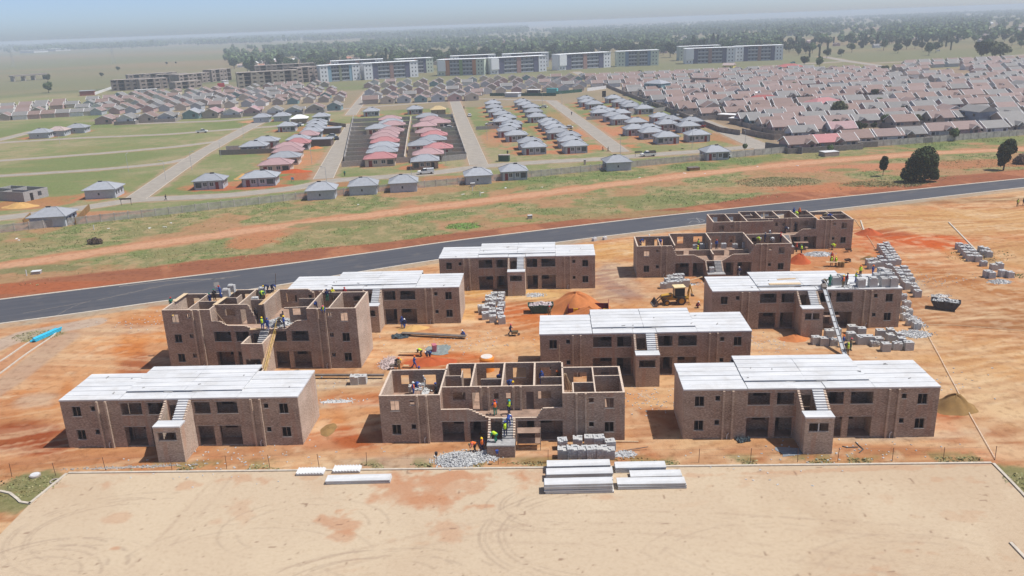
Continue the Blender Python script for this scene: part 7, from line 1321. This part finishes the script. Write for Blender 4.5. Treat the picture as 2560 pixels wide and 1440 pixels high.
for (x, y, s, k, lb) in [(2095, 292, .75, 2, 'round green tree in the middle of the right estate'), (2010, 165, .9, 1, 'round dark tree standing before the distant car park'), (2048, 168, .9, 3, 'grey green bushy tree behind the far rows'), (2212, 317, .5, 0, 'small yard tree left of a white caravan'), (2290, 312, .45, 2, 'round yard bush in front of the brown hip roof'), (2177, 310, .4, 0, 'spiky yard shrub by the white gate posts'), (122, 232, 1.0, 3, 'lone green tree in the left field'), (120, 205, .9, 4, 'tree right of the road overpass'), (296, 178, .7, 1, 'single tree on the far field above the flats'), (255, 193, .6, 1, 'dark bush shaped tree on the green field edge'),
                         (2480, 148, 1.6, 2, 'tall gum tree right of the upper green'), (2500, 152, 1.5, 2, 'second tall gum tree right of the upper green'), (2452, 150, 1.7, 1, 'tall dark gum tree left of the gum pair'), (1652, 241, .4, 0, 'small tree beside the two storey teal house'), (1704, 268, .35, 0, 'shrub on the yard wall of the diagonal street'), (2206, 180, .5, 2, 'yellow green garden tree by the curving street'), (2075, 385, .3, 0, 'creeper shrub on the boundary wall'), (2385, 352, .45, 0, 'dark shrub against the boundary wall below the lean-to'), (417, 162, .5, 1, 'small field tree behind the unfinished flats'), (440, 160, .4, 1, 'tiny field tree right of the other small one'), (1862, 377, .25, 0, 'tuft of shrub at the lamp foot')]:
    tree(at(x, y), TP[k][0], TP[k][1], lb, GT if y > 150 else None, s, k)
gt = []
for k_ in range(46):
    R = random.Random(3000+k_); x = R.uniform(1560, 2550); y = R.uniform(175, 345)-(x-2000)*.02
    if x < 1950 and y > np.interp(x, [1470, 1660, 1800, 1950], [190, 250, 300, 330]): continue
    gt.append((0 if y < 230 else 1 if y < 285 else 2, x, y, k_, R.uniform(.28, .5), R.uniform(0, 6)))
gt.sort(); seen = {}
for bnd, x, y, k_, s_, a_ in gt:
    i = seen.get(bnd, 0); seen[bnd] = i+1
    tree(at(x, y), TP[k_ % 5][0], TP[k_ % 5][1], '%s small garden tree among the %s rows of the right estate' % ('leftmost' if i == 0 else ORD[i].strip()+' from left', ('farthest', 'middle', 'nearest')[bnd]), GT, s_, a_)
# suburb trees: a belt behind the flats and a broad wood of gardens to the right
TL = []; R = random.Random(77)
def hz(x): return 105.3-.0373*x
for zone, (x0, x1, ya, yb, dn) in enumerate([(565, 1400, 42, 106, .95), (1380, 2640, 18, 106, .97), (1980, 2640, 90, 120, .5), (0, 1320, 11, 27, 1.0), (900, 1700, 22, 46, .55)]):
    dy = ya
    while dy < yb:
        cw = 8*dy/42.8; x = x0+R.random()*cw
        while x < x1:
            g = vn(np.array([x/1.0]), np.array([dy*7.]), 90., zone)[0]
            okk = R.random() < dn*(1.25 if g > .45 else .3)
            yy = hz(x)+dy+R.uniform(-.3, .3)*cw
            blocked = 1990 < x < 2640 and 90 < dy and zone == 1
            if okk and not blocked: q = at(x, yy); TL.append((q.length, q, R.choice((0, 1, 2, 3, 4, 0, 1, 3)) if R.random() > .10 else 5+R.randrange(2), R.uniform(.95, 1.7)*(.72 if zone == 2 else 1.7 if zone == 3 else 1), x, yy))
            x += cw*R.uniform(.7, 1.15)
        dy *= 1.085
TL.sort(key=lambda t: t[0])
TN = ['round mid green', 'round dark green', 'olive', 'spreading green', 'dense dark', 'tall conical dark', 'slim columnar dark']
near = TL[:270]; byx = sorted(range(len(near)), key=lambda i: near[i][4])
for rank, i in enumerate(byx):
    d_, q, k, s, x, yy = near[i]; cr, tr = (TP+PIN)[k]
    refs = [(800, 'behind the unfinished flats'), (1090, 'behind the leftmost white flats'), (1390, 'behind the middle flats'), (1700, 'behind the brown panelled flats'), (1970, 'behind the long right hand flats'), (2240, 'beyond the far car park'), (9999, 'beyond the main road at upper right')]
    ref = next(b for a, b in refs if x < a); zone_ = [t for t in byx if next(b for a, b in refs if near[t][4] < a) == ref and near[t][2] == k]; n_ = zone_.index(i)
    tree(q, cr, tr, '%s tree %s, %s' % (TN[k], ref, 'leftmost of its kind' if n_ == 0 else (ORD[n_].strip()+' of its kind from the left' if n_ < 20 else 'among the rightmost of its kind')), 'suburb trees beyond the flats', s, R.uniform(0, 6))
V = []; 
RR = np.random.default_rng(9); bl = []
for d_, q, k, s, x, yy in TL[270:]:
    n = 46; cz = 5*s; r = 4.2*s*(.55 if k > 4 else 1); hh = 1.0 if k < 5 else 2.2
    d = RR.normal(size=(n, 3)); d /= np.linalg.norm(d, axis=1)[:, None]; c = np.array([q[0], q[1], cz*(1.25 if k > 4 else 1)])+d*r*(.55+.45*RR.random((n, 1)))*np.array([1, 1, .85*hh]); u = RR.normal(size=(n, 3)); u /= np.linalg.norm(u, axis=1)[:, None]; v = np.cross(u, d); sz = 1.25*s
    bl.append(np.stack([c-u*sz-v*sz, c+u*sz-v*sz, c+u*sz+v*sz, c-u*sz+v*sz], 1).reshape(-1, 3))
V = np.concatenate(bl); o = inst('distant_woodland', npmesh('distant_woodland', V, np.arange(len(V)).reshape(-1, 4), [LFM])); o['kind'] = 'stuff'; o['label'] = 'hazy wooded suburb beyond the flats'
# grass and weeds as tufts on the veld strip, the plots and the lot edge
def tufts():
    R = np.random.default_rng(3); X = R.uniform(-130, 190, 260000); Y = R.uniform(120, 300, 260000); top, fen = yl(X, wt), yl(X, wf); g = fbm(X, Y, 9, 4, 0); g2 = fbm(X, Y, 14, 5, 3)
    k = (Y > top+7) & (Y < fen-.5) & (pdist(X, Y, wk) > 4.2+g*3) & (R.random(len(X)) < sm(g, .3, .6)*(1-sm(g2, .48, .6)*.9)*np.where(Y > fen-8, 1, .7))
    X, Y = X[k], Y[k]; x2 = R.uniform(-46, 46, 5000); y2 = np.interp(x2, [LOTL.x, LOTR.x], [LOTL.y, LOTR.y])+R.uniform(.4, 1.4, 5000); k2 = (fbm(x2, y2, 2.5, 4, 2)+.08*(x2 > 22) > .58) & (R.random(5000) < .6); X = np.concatenate([X, x2[k2]]); Y = np.concatenate([Y, y2[k2]])
    for (px, py, rr, nn) in ((1945, 455, 7, 2600), (2170, 460, 4, 900), (2250, 462, 3.5, 600), (1160, 565, 3, 500), (95, 840, 2.4, 300), (2575, 1205, 1.6, 200), (60, 1215, 2.2, 300), (2230, 458, 6, 900), (2540, 690, 1.3, 120), (2450, 640, 4, 160)):
        q = at(px, py); a = R.uniform(0, 6.28, nn); r = rr*np.sqrt(R.random(nn)); X = np.concatenate([X, q[0]+r*np.cos(a)*1.6]); Y = np.concatenate([Y, q[1]+r*np.sin(a)])
    n = len(X); h = R.uniform(.06, .20, n)*np.where(Y < 90, .6, 1); a = R.uniform(0, 3.14, n); w = R.uniform(.05, .16, n); dx = np.cos(a)*w; dy = np.sin(a)*w; l = R.uniform(-.12, .12, (2, n))
    V = np.stack([np.stack([X-dx, Y-dy, 0*X], 1), np.stack([X+dx, Y+dy, 0*X], 1), np.stack([X+dx*.5+l[0], Y+dy*.5+l[1], h], 1), np.stack([X-dx*.5+l[0], Y-dy*.5+l[1], h*.9], 1)], 1).reshape(-1, 3)
    o = inst('grass_tufts', npmesh('grass_tufts', V, np.arange(4*n).reshape(-1, 4), [leafmat('grass_blade', (.16, .19, .07), (.44, .38, .20))])); o['kind'] = 'stuff'; o['label'] = 'rough green and straw coloured grass and weeds on the veld strip'
tufts()
for i in range(16):
    R = random.Random(500+i); x = R.uniform(0, 2500); q = at(x, np.interp(x, [0, 770, 1640, 2560], [600, 515, 432, 352])+R.uniform(0, 14)); m = MB(); m.obox((0, 0, .06), (R.uniform(.4, 1.2), R.uniform(.2, .5), .1), R.uniform(0, 3), (R.uniform(-.2, .2), 0)); tag(m.build('litter', TRM, None, q), 'scrap of white litter on the grass below the fence', 'litter', 'scraps of white litter along the fence')
# ------------------------------------------------------------------ air
def haze():
    mb = MB(); mb.box(-27000, 27000, -3500, 41000, -1, 44.5); m = bpy.data.materials.new('haze_air'); m.use_nodes = True; nt = m.node_tree; nt.nodes.clear()
    o = nt.nodes.new('ShaderNodeOutputMaterial'); v = nt.nodes.new('ShaderNodeVolumePrincipled'); v.inputs['Color'].default_value = HZC; v.inputs['Density'].default_value = HAZE; v.inputs['Anisotropy'].default_value = 0.0
    nt.links.new(v.outputs[0], o.inputs['Volume']); h = mb.build('haze', m); h['kind'] = 'stuff'; h['label'] = 'thin pale haze fading the far plain'
haze()
